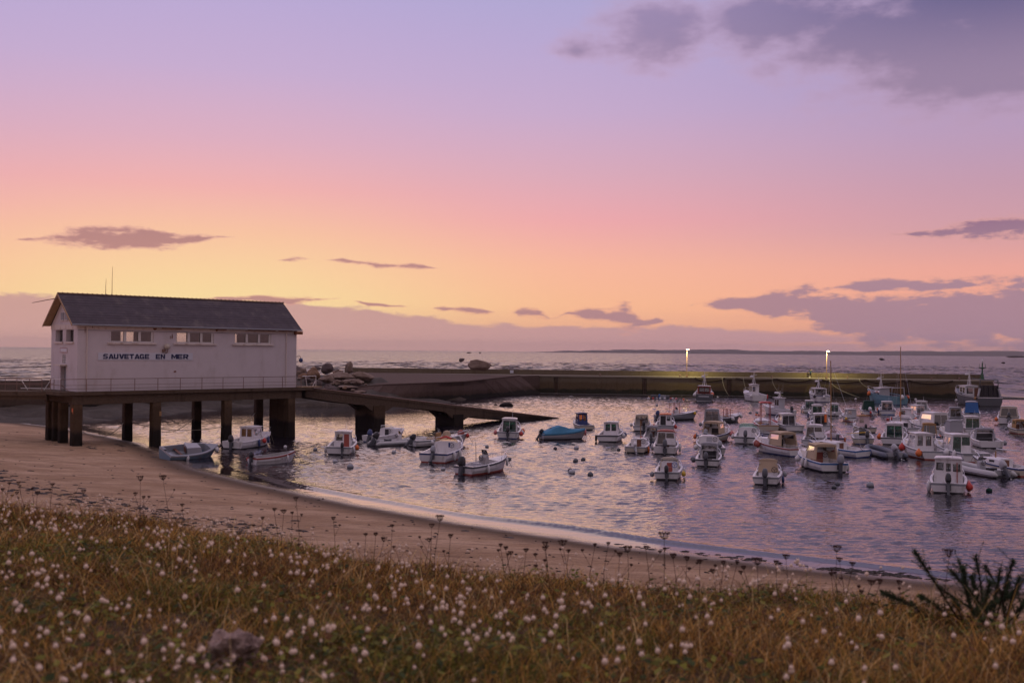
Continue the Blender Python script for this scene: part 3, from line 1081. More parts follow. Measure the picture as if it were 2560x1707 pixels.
M['soffit'] = mat('soffit_wood', (0.40, 0.27, 0.16), 0.8, var=0.2)
M['frame'] = mat('window_frame_paint', (0.66, 0.62, 0.59), 0.5, var=0.08)
M['rust'] = mat('rust_stain', (0.20, 0.07, 0.03), 0.9, var=0.4, scale=12)
M['pillar'] = tide_concrete('deck_concrete', (0.135, 0.09, 0.055), (0.085, 0.055, 0.034), (0.022, 0.017, 0.014), 1.55, 3.4, 0.55)
M['deckc'] = tide_concrete('deck_beam_concrete', (0.105, 0.074, 0.052), (0.07, 0.05, 0.036), (0.028, 0.024, 0.02), 0.5, 1.0, 0.6)
M['sign'] = mat('sign_white', (0.60, 0.61, 0.67), 0.5, var=0.05)
M['letter'] = mat('letter_navy', (0.012, 0.018, 0.075), 0.45, var=0.1)

M['pane'] = glass('house_pane', (0.93, 0.93, 0.90), 0.02)
house = empty('lifeboat_house', BO + Vector((0, 0, ZD)), ang)
tag(house, 'long white rendered building with slate roof standing on concrete pillars', 'building')
ZH = ZE - ZD            # wall height above the deck
g0 = [(2.69, 6.45), (8.46, 12.05), (14.08, 17.86)]
wz0, wz1 = (8.94 - ZD) / ZH, (9.92 - ZD) / ZH
TH = 0.35
# front wall (u along the building, openings are the three window bands)
mb = MB()
fpt = mb.panel((0, 0, 0), (BL, 0, 0), (BL, 0, ZH), (0, 0, ZH), [(a / BL, b / BL, wz0, wz1) for a, b in g0], TH)
mb.build('front_wall', M['wall'], house)
# back wall, with its own windows (the sky shows through them)
gb = [(1.6, 2.8), (5.9, 7.25), (8.75, 9.5), (11.25, 12.35), (16.9, 17.6)]
mb = MB()
bz0, bz1 = (8.7 - ZD) / ZH, (10.0 - ZD) / ZH
mb.panel((BL, BW, 0), (0, BW, 0), (0, BW, ZH), (BL, BW, ZH), [(1 - b / BL, 1 - a / BL, bz0, bz1) for a, b in gb], TH)
mb.build('back_wall', M['wall'], house)
# left gable
holes = []
for (w0, w1, z0, z1) in ((3.55, 5.35, 8.95, 9.95), (0.95, 2.72, 8.95, 9.95), (2.62, 3.98, 4.80, 6.86), (2.72, 3.62, 7.12, 7.82)):
    holes.append((1 - w1 / BW, 1 - w0 / BW, (z0 - ZD) / ZH, (z1 - ZD) / ZH))
mb = MB()
mb.panel((0, BW - TH, 0), (0, TH, 0), (0, TH, ZH), (0, BW - TH, ZH), [((h[0] * BW - TH) / (BW - 2 * TH), (h[1] * BW - TH) / (BW - 2 * TH), max(h[2], 0), h[3]) for h in holes], 0.45)
mb.build('gable_wall', M['wall'], house)
mb = MB()
mb.panel((BL, TH, 0), (BL, BW - TH, 0), (BL, BW - TH, ZH), (BL, TH, ZH), [(0.15, 0.85, 0.0, 0.62)], 0.35)
mb.build('end_wall', M['wall'], house)
for x0, x1, nm in ((0.0, 0.45, 'gable_peak'), (BL - 0.35, BL, 'end_peak')):
    mb = MB()
    mb.add([(x0, 0, ZH), (x0, BW, ZH), (x0, BW / 2, ZR - ZD - 0.12), (x1, 0, ZH), (x1, BW, ZH), (x1, BW / 2, ZR - ZD - 0.12)],
           [(0, 2, 1), (3, 4, 5), (0, 1, 4, 3), (1, 2, 5, 4), (2, 0, 3, 5)])
    mb.build(nm, M['wall'], house)
MB().box((0.36, TH + .01, 0.0), (BL - 0.36, BW - TH - .01, 0.06)).build('floor', M['inner'], house)
MB().box((0.46, TH + .01, ZH - 0.08), (BL - 0.36, BW - TH - .01, ZH - 0.002)).build('ceiling', M['inner'], house)
# pale lintel band under the eaves
MB().box((-0.03, -0.035, ZH - 0.42), (BL + 0.03, -0.003, ZH - 0.02)).build('lintel_band', M['band'], house)
MB().box((-0.035, -0.035, ZH - 0.42), (-0.003, BW + 0.03, ZH - 0.02)).build('lintel_band', M['band'], house)
# windows: frame, mullions, sill, panes
for gi, (a, b) in enumerate(g0):
    z0, z1 = 8.94 - ZD, 9.92 - ZD
    win = empty('window', (a, 0, z0), 0, house)
    W, Hh = b - a, z1 - z0
    fr = MB()
    y0, y1 = 0.10, 0.20
    fr.box((0, y0, 0.0), (W, y1, 0.10))
    fr.box((0, y0, Hh - 0.07), (W, y1, Hh))
    cuts_ = [0.0, W / 3 - 0.10, 2 * W / 3 - 0.10, W - 0.22]
    for j, c_ in enumerate(cuts_):
        wd = (0.10, 0.22, 0.22, 0.22)[j]
        fr.box((c_, y0 - 0.06 if j in (1, 2) else y0, 0.101), (c_ + wd, y1, Hh - 0.071))
    fr.build('frame', M['frame'], win)
    MB().box((-0.22, -0.16, -0.16), (W + 0.22, 0.09, -0.02)).build('sill', M['band'], win)
    for j in range(3):
        x0 = cuts_[j] + (0.10, 0.22, 0.22)[j]
        x1 = cuts_[j + 1]
        MB().box((x0, 0.145, 0.10), (x1, 0.155, Hh - 0.07)).build('pane', M['pane'], win)
for a, b in gb:
    win = empty('window', (a, BW - 0.2, 8.7 - ZD), 0, house)
    fr = MB()
    fr.box((0, 0, 0), (0.07, 0.08, 1.3)).box((b - a - 0.07, 0, 0), (b - a, 0.08, 1.3)).box((0.071, 0, 0), (b - a - 0.071, 0.08, 0.07)).box((0.071, 0, 1.23), (b - a - 0.071, 0.08, 1.3))
    fr.build('frame', M['frame'], win)
    MB().box((0.07, 0.03, 0.07), (b - a - 0.07, 0.04, 1.23)).build('pane', M['pane'], win)
# gable windows, door, louvre, notices
for (w0, w1, z0, z1) in ((3.55, 5.35, 8.95, 9.95), (0.95, 2.72, 8.95, 9.95)):
    win = empty('window', (0, w0, z0 - ZD), 0, house)
    MB().box((0.38, 0.0, 0), (0.43, w1 - w0, 1.0)).build('pane', M['glass_dark'], win)
    MB().box((-0.12, -0.12, -0.15), (0.1, w1 - w0 + 0.12, -0.02)).build('sill', M['band'], win)
    MB().box((0.33, (w1 - w0) / 2 - 0.04, 0.0), (0.379, (w1 - w0) / 2 + 0.04, 1.0)).build('mullion', M['frame'], win)
for w0, w1 in ((3.25, 3.95), (2.25, 2.92)):
    win = empty('window', (0, w0, 10.8 - ZD), 0, house)
    MB().box((-0.05, 0, 0.0), (-0.004, w1 - w0, 0.62)).build('shutter', M['grey'], win)
    MB().box((-0.09, -0.05, -0.08), (-0.005, w1 - w0 + 0.05, -0.005)).build('sill', M['band'], win)
door = empty('door', (0.30, 2.62, 0), 0, house)
MB().box((0, 0.03, 0.02), (0.05, 1.33, 2.03)).build('leaf', M['grey'], door)
MB().box((-0.10, 0.15, 1.0), (-0.06, 0.22, 1.12)).box((-0.06, 0.17, 1.03), (0, 0.2, 1.09)).build('handle', M['steel'], door)
MB().box((-0.55, 2.45, 2.10), (-0.005, 4.15, 2.22)).build('door_canopy', M['band'], house)
for k in range(5):
    z_ = 7.16 - ZD + k * 0.135
    MB().hexa([(0.02, 2.72, z_), (0.02, 3.62, z_), (0.16, 3.62, z_ + 0.08), (0.16, 2.72, z_ + 0.08)], [(0.02, 2.72, z_ + 0.03), (0.02, 3.62, z_ + 0.03), (0.16, 3.62, z_ + 0.11), (0.16, 2.72, z_ + 0.11)]).build('louvre', M['frame'], house)
MB().box((0.28, 2.73, 7.13 - ZD), (0.30, 3.61, 7.81 - ZD)).build('vent_back', M['black'], house)

# roof slopes as courses of slates, ridge tiles, verges
ov, og = 0.42, 0.58
roof = empty('roof', (0, 0, 0), 0, house)
for side_ in (0, 1):
    rows = 13
    for r_ in range(rows):
        f0, f1 = r_ / rows, (r_ + 1) / rows + 0.02
        def rp(f):
            y = -ov + (BW / 2 + ov) * f
            z = (ZE - ZD) - 0.12 + (ZR - ZE + 0.12) * f
            return (y if side_ == 0 else BW - y), z
        (ya, za), (yb, zb) = rp(f0), rp(min(f1, 1.0))
        jit = 0.012 * math.sin(r_ * 5.1)
        MB().hexa([(-og, ya, za + 0.02), (BL + og * 0.55, ya, za + 0.02), (BL + og * 0.55, yb, zb), (-og, yb, zb)],
                  [(-og, ya, za + 0.080 + jit), (BL + og * 0.55, ya, za + 0.080 + jit), (BL + og * 0.55, yb, zb + 0.055), (-og, yb, zb + 0.055)]).build('slate_course', M['slate'], roof)
n_r = 52
Lr = BL + og * 1.55
rt = None
for k in range(n_r):
    if rt is None:
        mb = MB()
        Lk = Lr / n_r
        mb.rings([[(0, 0.16 * math.cos(a), 0.13 * math.sin(a) - 0.02) for a in np.linspace(0, math.pi, 6)],
                  [(Lk * 0.93, 0.145 * math.cos(a), 0.115 * math.sin(a) - 0.02) for a in np.linspace(0, math.pi, 6)],
                  [(Lk * 0.94, 0.18 * math.cos(a), 0.165 * math.sin(a) - 0.02) for a in np.linspace(0, math.pi, 6)],
                  [(Lk, 0.18 * math.cos(a), 0.165 * math.sin(a) - 0.02) for a in np.linspace(0, math.pi, 6)]])
        o = rt = mb.build('ridge_tile', M['ridge'], roof)
    else:
        o = rt.copy()
        col.objects.link(o)
    o.location = (-og + Lr * k / n_r, BW / 2, ZR - ZD + 0.03)
# soffit boards of the verge and rafters
for side_ in (0, 1):
    sgn = 1 if side_ == 0 else -1
    y0 = -ov if side_ == 0 else BW + ov
    MB().hexa([(-og + 0.03, y0 + sgn * 0.05, ZH - 0.125), (-0.01, y0 + sgn * 0.05, ZH - 0.125), (-0.01, BW / 2, ZR - ZD - 0.03), (-og + 0.03, BW / 2, ZR - ZD - 0.03)],
              [(-og + 0.03, y0 + sgn * 0.05, ZH - 0.105), (-0.01, y0 + sgn * 0.05, ZH - 0.105), (-0.01, BW / 2, ZR - ZD - 0.01), (-og + 0.03, BW / 2, ZR - ZD - 0.01)]).build('soffit', M['soffit'], roof)
    MB().hexa([(-og - 0.05, y0, ZH - 0.22), (-og - 0.005, y0, ZH - 0.22), (-og - 0.005, BW / 2, ZR - ZD - 0.12), (-og - 0.05, BW / 2, ZR - ZD - 0.12)],
              [(-og - 0.05, y0, ZH - 0.02), (-og - 0.005, y0, ZH - 0.02), (-og - 0.005, BW / 2, ZR - ZD + 0.06), (-og - 0.05, BW / 2, ZR - ZD + 0.06)]).build('bargeboard', M['soffit'], roof)
MB().box((-0.3, -0.40, ZH - 0.20), (BL + 0.3, -0.04, ZH - 0.15)).build('eaves_board', M['band'], roof)
MB().tube([(-0.6, -0.47, ZH - 0.07), (BL + 0.35, -0.47, ZH - 0.12)], 0.07, 6).build('gutter', M['grey'], roof)
for x_, w_ in ((7.0, 1.8), (12.2, 0.9), (15.2, 2.9), (18.4, 1.5)):
    MB().box((x_, -0.405, ZH - 0.26), (x_ + w_, -0.37, ZH - 0.19)).build('rotten_board', M['rust'], roof)
MB().box((BL - 0.3, -0.40, ZH - 0.52), (BL + 0.45, -0.02, ZH - 0.24)).build('kneeler', M['rust'], roof)
# downpipes, rust marks, wall lamp, cable
for x_ in (0.75, BL - 1.15):
    MB().tube([(x_, -0.3, ZH - 0.2), (x_, -0.09, ZH - 0.5), (x_, -0.08, 0.1)], 0.05, 6).build('downpipe', M['band'], house)
for x_, z_, w_, h_ in ((1.15, ZH - 0.3, 0.09, 0.35), (0.55, ZH - 0.75, 0.06, 0.55), (6.35, ZH - 0.42, 0.36, 0.34), (12.15, ZH - 0.42, 0.24, 0.4), (7.9, ZH - 1.15, 0.05, 0.35), (8.06, ZH - 1.2, 0.08, 0.5), (8.3, 1.55, 0.22, 0.12)):
    mb = MB()
    n_ = 9
    pts = [(x_ + w_ * (0.5 + (0.35 + 0.3 * random.random()) * math.cos(2 * math.pi * k / n_)), -0.042, z_ + h_ * (0.5 + (0.35 + 0.3 * random.random()) * math.sin(2 * math.pi * k / n_))) for k in range(n_)]
    mb.add(pts, [tuple(range(n_))])
    mb.build('rust_mark', M['rust'], house)
o = MB().tube([(0, -0.05, ZH - 0.95 + 0.45), (BL, -0.05, ZH - 0.98 + 0.45)], 0.012, 4).build('cable', M['grey'], house)

# aerials and the flag staff
for i, (u_, h_, lb) in enumerate(((4.0, 2.5, 'tall thin whip aerial on the roof ridge of the white building'), (3.45, 1.4, 'shorter whip aerial beside the tall one on the roof ridge'))):
    p = BO + U * u_ + V * (BW / 2) + Vector((0, 0, ZR + 0.1))
    a_ = empty('whip_aerial', p)
    MB().tube([(0, 0, -0.15), (0, 0, h_ * 0.55), (0.03, 0, h_)], [0.03, 0.02, 0.012], 5).build('rod', M['dull_red'], a_)
    MB().lathe([(0.09, -0.2), (0.09, -0.02), (0.05, 0.06)], 6).build('foot', M['grey'], a_)
    tag(a_, lb, 'aerial', 'aerials on the roof')
p = BO + V * (BW / 2) + Vector((0, 0, ZR - 0.35)) - U * 0.55
o = MB().tube([(0, 0, 0), tuple(-U * 1.5 + V * 1.8 + Vector((0, 0, -0.42)))], [0.04, 0.025], 6).build('flag_staff', M['wire'])
o.location = p
tag(o, 'bare staff sticking out from the gable peak of the white building', 'pole')

# sign with the lettering
sg = empty('name_board', BO + U * 1.67 + Vector((0, 0, 7.42)), ang)
tag(sg, 'long white board with navy capitals on the building front', 'sign')
MB().box((0, -0.05, 0), (8.35, -0.003, 0.62)).build('board', M['sign'], sg)


def lettering(txt, x0, x1, z0, h, y, parent, m_, bold=0.03, name='lettering'):
    cu = bpy.data.curves.new('txt', 'FONT')
    cu.body = txt
    cu.size = 1.0
    cu.offset = bold
    cu.extrude = 0.012
    cu.space_character = 1.12
    tmp = bpy.data.objects.new('txt', cu)
    col.objects.link(tmp)
    bpy.context.view_layer.update()
    me = bpy.data.meshes.new_from_object(tmp.evaluated_get(bpy.context.evaluated_depsgraph_get()))
    bpy.data.objects.remove(tmp)
    n = len(me.vertices)
    a = np.empty(n * 3, np.float32)
    me.vertices.foreach_get('co', a)
    a = a.reshape(-1, 3)
    mn, mx = a.min(0), a.max(0)
    X = x0 + (a[:, 0] - mn[0]) / (mx[0] - mn[0]) * (x1 - x0)
    Z = z0 + (a[:, 1] - mn[1]) / (mx[1] - mn[1]) * h
    Yv = y - (a[:, 2] - mn[2]) / max(mx[2] - mn[2], 1e-6) * 0.02
    me.vertices.foreach_set('co', np.stack([X, Yv, Z], -1).astype(np.float32).ravel())
    me.materials.clear()
    me.materials.append(m_)
    me.update()
    o = bpy.data.objects.new(name, me)
    col.objects.link(o)
    o.parent = parent
    return o


# heavy extended capitals, stroke by stroke (unit box: width, height)
H_, V_ = 0.25, 0.30
GLY = {
    'E': [((0, 0), (V_, 0), (V_, 1), (0, 1)), ((V_, 0), (1, 0), (1, H_), (V_, H_)), ((V_, .39), (.9, .39), (.9, .61), (V_, .61)), ((V_, 1 - H_), (1, 1 - H_), (1, 1), (V_, 1))],
    'T': [((0, 1 - H_), (1, 1 - H_), (1, 1), (0, 1)), ((.35, 0), (.65, 0), (.65, 1 - H_), (.35, 1 - H_))],
    'U': [((0, .2), (V_, .3), (V_, 1), (0, 1)), ((1 - V_, .3), (1, .2), (1, 1), (1 - V_, 1)), ((0, .2), (.18, 0), (.82, 0), (1, .2), (1 - V_, .3), (.62, H_), (.38, H_), (V_, .3))],
    'V': [((0, 1), (.33, 1), (.5, .36), (.5, 0), (.33, 0)), ((.67, 1), (1, 1), (.67, 0), (.5, 0), (.5, .36))],
    'A': [((0, 0), (.31, 0), (.5, .72), (.5, 1), (.34, 1)), ((.69, 0), (1, 0), (.66, 1), (.5, 1), (.5, .72)), ((.35, .17), (.65, .17), (.60, .37), (.40, .37))],
    'N': [((0, 0), (V_, 0), (V_, .62), (V_, 1), (0, 1)), ((1 - V_, 0), (1, 0), (1, 1), (1 - V_, 1), (1 - V_, .38)), ((V_, .62), (1 - V_, 0), (1 - V_, .38), (V_, 1))],
    'M': [((0, 0), (.24, 0), (.24, 1), (0, 1)), ((.76, 0), (1, 0), (1, 1), (.76, 1)), ((.24, .55), (.5, .05), (.5, .5), (.24, 1)), ((.5, .05), (.76, .55), (.76, 1), (.5, .5))],
    'R': [((0, 0), (V_, 0), (V_, 1), (0, 1)), ((V_, 1 - .22), (.6, 1 - .22), (.8, 1), (V_, 1)), ((.6, .78), (.68, .72), (1, .86), (.8, 1)), ((.68, .72), (.68, .6), (1, .5), (1, .86)), ((V_, .34), (.8, .34), (1, .5), (.68, .6), (.62, .54), (V_, .54)), ((.42, .34), (.66, 0), (1, 0), (.8, .34))],
    'G': [((0, .25), (V_, .34), (V_, .66), (0, .75)), ((0, .75), (V_, .66), (.42, .76), (.68, .76), (.7, .64), (1, .64), (.96, .8), (.8, 1), (.22, 1)), ((0, .25), (.22, 0), (1, 0), (1, .24), (.42, .24), (V_, .34)), ((.70, .24), (1, .24), (1, .52), (.70, .52)), ((.52, .36), (.70, .36), (.70, .52), (.52, .52))],
    'S': [((0, 0), (.8, 0), (1, .2), (.68, .26), (.62, .22), (0, .22)), ((.68, .26), (1, .2), (1, .44), (.8, .6), (.68, .42)), ((.68, .42), (.8, .6), (.32, .6), (.2, .4)), ((.2, .4), (.32, .6), (.32, .74), (0, .8), (0, .56)), ((0, .8), (.32, .74), (.38, .78), (.98, .78), (.98, 1), (.2, 1))],
}
for txt, a, b in (('SAUVETAGE', 0.42, 4.42), ('EN', 4.95, 5.84), ('MER', 6.36, 8.00)):
    adv = (b - a) / len(txt)
    for i_, ch in enumerate(txt):
        x0, wd = a + adv * i_, adv * (1.0 if ch in 'AVM' else 0.88)
        mb = MB()
        for st_ in GLY[ch]:
            n_ = len(st_)
            f_ = [(x0 + wd * p_[0], -0.053, 0.10 + 0.42 * p_[1]) for p_ in st_]
            g_ = [(q_[0], -0.068, q_[2]) for q_ in f_]
            mb.add(f_ + g_, [tuple(range(n_, 2 * n_)), tuple(range(n_ - 1, -1, -1))] + [(k_, (k_ + 1) % n_, (k_ + 1) % n_ + n_, k_ + n_) for k_ in range(n_)])
        mb.build('letter', M['letter'], sg)
# small notice on the gable, above the louvre
nt = empty('notice_plate', BO + V * 4.05 + Vector((0, 0, 8.02)), ang)
tag(nt, 'small white plate with a red border on the gable above the louvre', 'sign')
MB().box((-0.035, -1.72, 0), (-0.004, 0, 0.40)).build('plate', M['sign'], nt)
fr = MB()
for a, b in (((-0.045, -1.72, 0), (-0.036, 0, 0.04)), ((-0.045, -1.72, 0.36), (-0.036, 0, 0.40)), ((-0.045, -1.72, 0.041), (-0.036, -1.68, 0.359)), ((-0.045, -0.04, 0.041), (-0.036, 0, 0.359))):
    fr.box(a, b)
fr.build('border', M['dull_red'], nt)
# round wall lamp on a bracket above the board
wl = empty('wall_lamp', BO + U * 7.55 - V * 0.004 + Vector((0, 0, 8.05)), ang)
tag(wl, 'round cream wall lamp on a rusty bracket above the name board', 'lamp')
MB().tube([(0, 0, 0), (0, -0.28, 0.05), (0, -0.3, 0.35)], 0.05, 6).build('bracket', M['wire'], wl)
MB().lathe([(0.08, 0.32), (0.24, 0.40), (0.28, 0.58), (0.2, 0.76), (0.05, 0.82)], 10, (0, -0.3, 0)).build('globe', M['cream'], wl, True)
MB().box((-0.35, -0.22, 0.08), (-0.12, -0.004, 0.32)).build('box', M['wire'], wl)
# lantern on the right-hand end wall
ln = empty('lantern', BO + U * BL + Vector((0, 0, 7.75)), ang)
tag(ln, 'dark lantern hung on a bracket at the right corner of the building', 'lamp')
MB().tube([(0, 0.1, 0), (0.45, 0.1, 0.06), (0.55, 0.1, -0.1)], 0.03, 5).build('bracket', M['wire'], ln)
MB().lathe([(0.05, -0.12), (0.2, -0.22), (0.2, -0.42), (0.08, -0.55)], 8, (0.55, 0.1, 0)).build('shade', M['navy'], ln, True)

# ---- deck on pillars
deck = empty('pillar_deck', BO, ang)
tag(deck, 'weathered concrete deck on square pillars carrying the white building', 'platform')
MB().box((-1.6, -0.62, ZD - 0.28), (BL + 1.6, BW + 0.4, ZD - 0.002)).build('slab', M['deckc'], deck)
MB().box((-0.5, -0.35, ZD - 1.05), (BL + 0.4, 0.45, ZD - 0.283)).build('beam', M['deckc'], deck)
MB().box((-0.5, BW - 0.55, ZD - 1.05), (BL + 0.4, BW + 0.2, ZD - 0.283)).build('beam', M['deckc'], deck)
for t_ in (0.0, 6.7, 13.4, 20.0):
    MB().box((t_ - 0.35, 0.46, ZD - 0.95), (t_ + 0.35, BW - 0.56, ZD - 0.283)).build('cross_beam', M['deckc'], deck)


def pillar(u0, u1, v0, v1, zb, nm='pillar'):
    mb = MB()
    c = 0.06
    def ring(z, g=0.0):
        a0, a1, b0, b1 = u0 - g, u1 + g, v0 - g, v1 + g
        return [(a0 + c, b0, z), (a1 - c, b0, z), (a1, b0 + c, z), (a1, b1 - c, z), (a1 - c, b1, z), (a0 + c, b1, z), (a0, b1 - c, z), (a0, b0 + c, z)]
    zs = [zb] + list(np.linspace(0.3, ZD - 1.052, 6))
    mb.rings([ring(z, 0.012 * math.sin(z * 3 + u0)) for z in zs])
    return mb.build(nm, M['pillar'], deck)


for t_ in (0.0, 6.7, 13.4, 20.0):
    pillar(t_ - 0.40, t_ + 0.40, -0.30, 0.42, -1.2)
    pillar(t_ - 0.38, t_ + 0.38, BW - 0.52, BW + 0.15, -1.2)
pillar(-0.35, 0.35, 2.9, 3.5, -1.2)
pillar(-0.30, 0.30, 4.7, 5.2, -1.2)
pillar(19.55, 20.15, 0.43, 3.3, -1.2, 'pier_wall')
MB().box((-0.405, -0.305, 3.0), (-0.395, 0.0, 3.45)).build('rust_patch', M['orange'], deck)
MB().box((6.9, -0.312, 2.55), (7.09, -0.302, 2.95)).build('rust_patch', M['tan'], deck)
# causeway bridge to the left of the gable
cw = empty('causeway', BO - U * 0.6 + V * 2.2, 0)
tag(cw, 'narrow concrete footbridge leading left from the gable door', 'footbridge')
mb = MB()
mb.box((-40, -0.4, ZD - 0.42), (-1.0, 2.0, ZD - 0.06)).build('slab', M['deckc'], cw)
MB().box((-40, -0.25, ZD - 0.75), (-1.0, 0.15, ZD - 0.424)).build('beam', M['deckc'], cw)
for x_ in (-9, -20, -32):
    MB().box((x_ - 0.4, 0, -1), (x_ + 0.4, 1.2, ZD - 0.753)).build('pillar', M['pillar'], cw)
# railings
rl = empty('deck_railing', BO + Vector((0, 0, ZD)), ang)
tag(rl, 'thin iron railing along the front edge of the deck', 'railing')
z1 = 1.05
for z_ in (1.05, 0.55, 0.25):
    MB().tube([(-1.45, -0.5, z_), (BL + 0.25, -0.5, z_)], 0.028 if z_ > 1 else 0.016, 5).build('rail', M['wire'], rl)
for k in range(12):
    x_ = -1.45 + k * (BL + 1.7) / 11
    MB().tube([(x_, -0.5, 0), (x_, -0.5, z1)], 0.03, 5).build('post', M['wire'], rl)
for z_ in (1.05, 0.55):
    MB().tube([(-1.45, -0.5, z_), (-1.45, 2.0, z_)], 0.03, 5).build('rail', M['frame'] if z_ > 1 else M['wire'], rl)
for (x_, y_, dx, dy) in ((-1.45, -0.5, 0.7, 0.0), (-1.45, 2.0, 0.0, 0.9)):
    MB().tube([(x_, y_, 0.6), (x_ + dx, y_ + dy, 0.02)], 0.025, 4).build('brace', M['wire'], rl)
    MB().tube([(x_, y_, 0.0), (x_, y_, 1.05)], 0.03, 5).build('post', M['wire'], rl)
gt = empty('deck_gate', BO + U * (BL + 0.35) + Vector((0, 0, ZD)), ang)
tag(gt, 'pale metal gate rail on the deck at the right end of the building', 'railing')
for a, b in (((0, -0.5, 1.06), (2.1, 0.4, 1.06)), ((0.5, -0.3, 1.05), (0.75, -0.2, 0.02)), ((2.1, 0.4, 1.05), (2.1, 0.4, 0.0)), ((2.0, 0.35, 0.55), (1.6, 0.2, 0.02))):
    MB().tube([a, b], 0.035, 5).build('bar', M['frame'], gt)
MB().box((-0.1, -0.55, 0.0), (2.2, 0.5, 0.05)).build('plate', M['soffit'], gt)
crl = empty('causeway_railing', cw.location + Vector((0, 0, ZD)), 0)
tag(crl, 'rusty railing along the footbridge at the left edge', 'railing')
for z_ in (1.05, 0.6):
    MB().tube([(-38, -0.3, z_ - 0.06), (-1.4, -0.3, z_ - 0.06)], 0.028, 5).build('rail', M['wire'], crl)
    MB().tube([(-38, 1.9, z_ - 0.06), (-1.4, 1.9, z_ - 0.06)], 0.028, 5).build('rail', M['wire'], crl)
for k in range(18):
    MB().tube([(-1.4 - k * 2.1, -0.3, -0.06), (-1.4 - k * 2.1, -0.3, 1.0)], 0.03, 5).build('post', M['wire'], crl)
    MB().tube([(-1.4 - k * 2.1, 1.9, -0.06), (-1.4 - k * 2.1, 1.9, 1.0)], 0.03, 5).build('post', M['wire'], crl)
for a, b in (((-4.2, 1.8, 0.9), (-3.6, 1.8, 0.0)), ((-1.6, 1.8, 0.9), (-2.2, 1.8, 0.0)), ((-4.2, 1.8, 0.12), (-1.6, 1.8, 0.12))):
    MB().tube([a, b], 0.04, 5).build('trestle_bar', M['frame'], crl)

# ---- launching ramp from the deck down into the harbour
rs = BO + U * (BL + 1.5) + V * 0.2 + Vector((0, 0, ZD - 0.1))
re_ = G(1400, 1046, 0.0)
rdir = Vector((re_.x - rs.x, re_.y - rs.y, 0))
RLEN = rdir.length
rdir.normalize()
ramp = empty('launching_ramp', Vector((rs.x, rs.y, 0)), math.atan2(rdir.y, rdir.x))
tag(ramp, 'long concrete launching ramp sloping from the deck into the water', 'ramp')
RW = 3.0
z_at = lambda s: (ZD - 0.1) * (1 - s / RLEN)
mb = MB()
S = [-0.3, 6, 9, 14, 20, 26, 32, RLEN, RLEN + 8]
mb.rings([[(s, 0, z_at(s)), (s, RW, z_at(s)), (s, RW, z_at(s) - 0.22), (s, 0, z_at(s) - 0.22)] for s in S])
mb.build('deck', M['deckc'], ramp)
PS = [9.0, 20.6]
for v0 in (0.08, RW - 0.48):
    mb = MB()
    def depth(s):
        d = 0.72 + 0.15 * math.sin(s * 0.3)
        for p in PS:
            d += 0.55 * max(0, 1 - abs(abs(s - p) - 0.9) / 1.0) if abs(s - p) < 1.9 else 0
        return d
    ss = sorted(set(list(np.arange(-0.3, RLEN + 6, 0.9)) + [p + k for p in PS for k in (-1.9, -0.9, 0.9, 1.9)]))
    mb.rings([[(s, v0, z_at(s) - 0.224), (s, v0 + 0.4, z_at(s) - 0.224), (s, v0 + 0.4, z_at(s) - 0.224 - depth(s)), (s, v0, z_at(s) - 0.224 - depth(s))] for s in ss])
    mb.build('beam', M['deckc'], ramp)
for p in PS:
    mb = MB()
    mb.box((p - 0.75, -0.05, -1.5), (p + 0.75, RW + 0.05, z_at(p) - 0.95))
    mb.build('pier_support', M['pillar'], ramp)
for k in range(22):
    s = 1.0 + k * 1.7
    MB().box((s, 0.9, z_at(s) - 0.02), (s + 0.2, RW - 0.9, z_at(s) + 0.05)).build('sleeper', M['brown'], ramp)
for v0 in (1.1, 1.8):
    MB().tube([(0.2, v0, z_at(0.2) + 0.1), (RLEN + 2, v0, z_at(RLEN + 2) + 0.1)], 0.05, 4).build('rail', M['wire'], ramp)

# mooring ropes strung between the pillars
def hang(p, q, sag, r=0.03, n=12):
    p, q = Vector(p), Vector(q)
    return [p.lerp(q, k / n) - Vector((0, 0, 4 * sag * (k / n) * (1 - k / n))) for k in range(n + 1)]
def Bp(u, v, z):
    return BO + U * u + V * v + Vector((0, 0, z))
RO = [(Bp(0.4, 0.2, 1.6), Bp(6.3, BW - 0.2, 1.55), 0.9, 'between the left corner pillar and the next back pillar'), (Bp(7.1, BW - .2, 1.6), Bp(13.0, 0.1, 1.3), 0.5, 'from the second back pillar to the third front pillar'),
      (Bp(7.1, 0.1, 1.2), Bp(13.0, BW - 0.2, 1.7), 0.5, 'from the second front pillar to the third back pillar'), (Bp(13.8, 0.1, 1.7), Bp(19.6, BW - .2, 2.0), 0.5, 'behind the cabin boat under the deck')]
for p, q, sg_, lb in RO:
    o = MB().tube(hang(p, q, sg_), 0.03, 5).build('pillar_rope', M['rope'])
    tag(o, 'slack rope strung ' + lb, 'rope', 'ropes between the pillars')

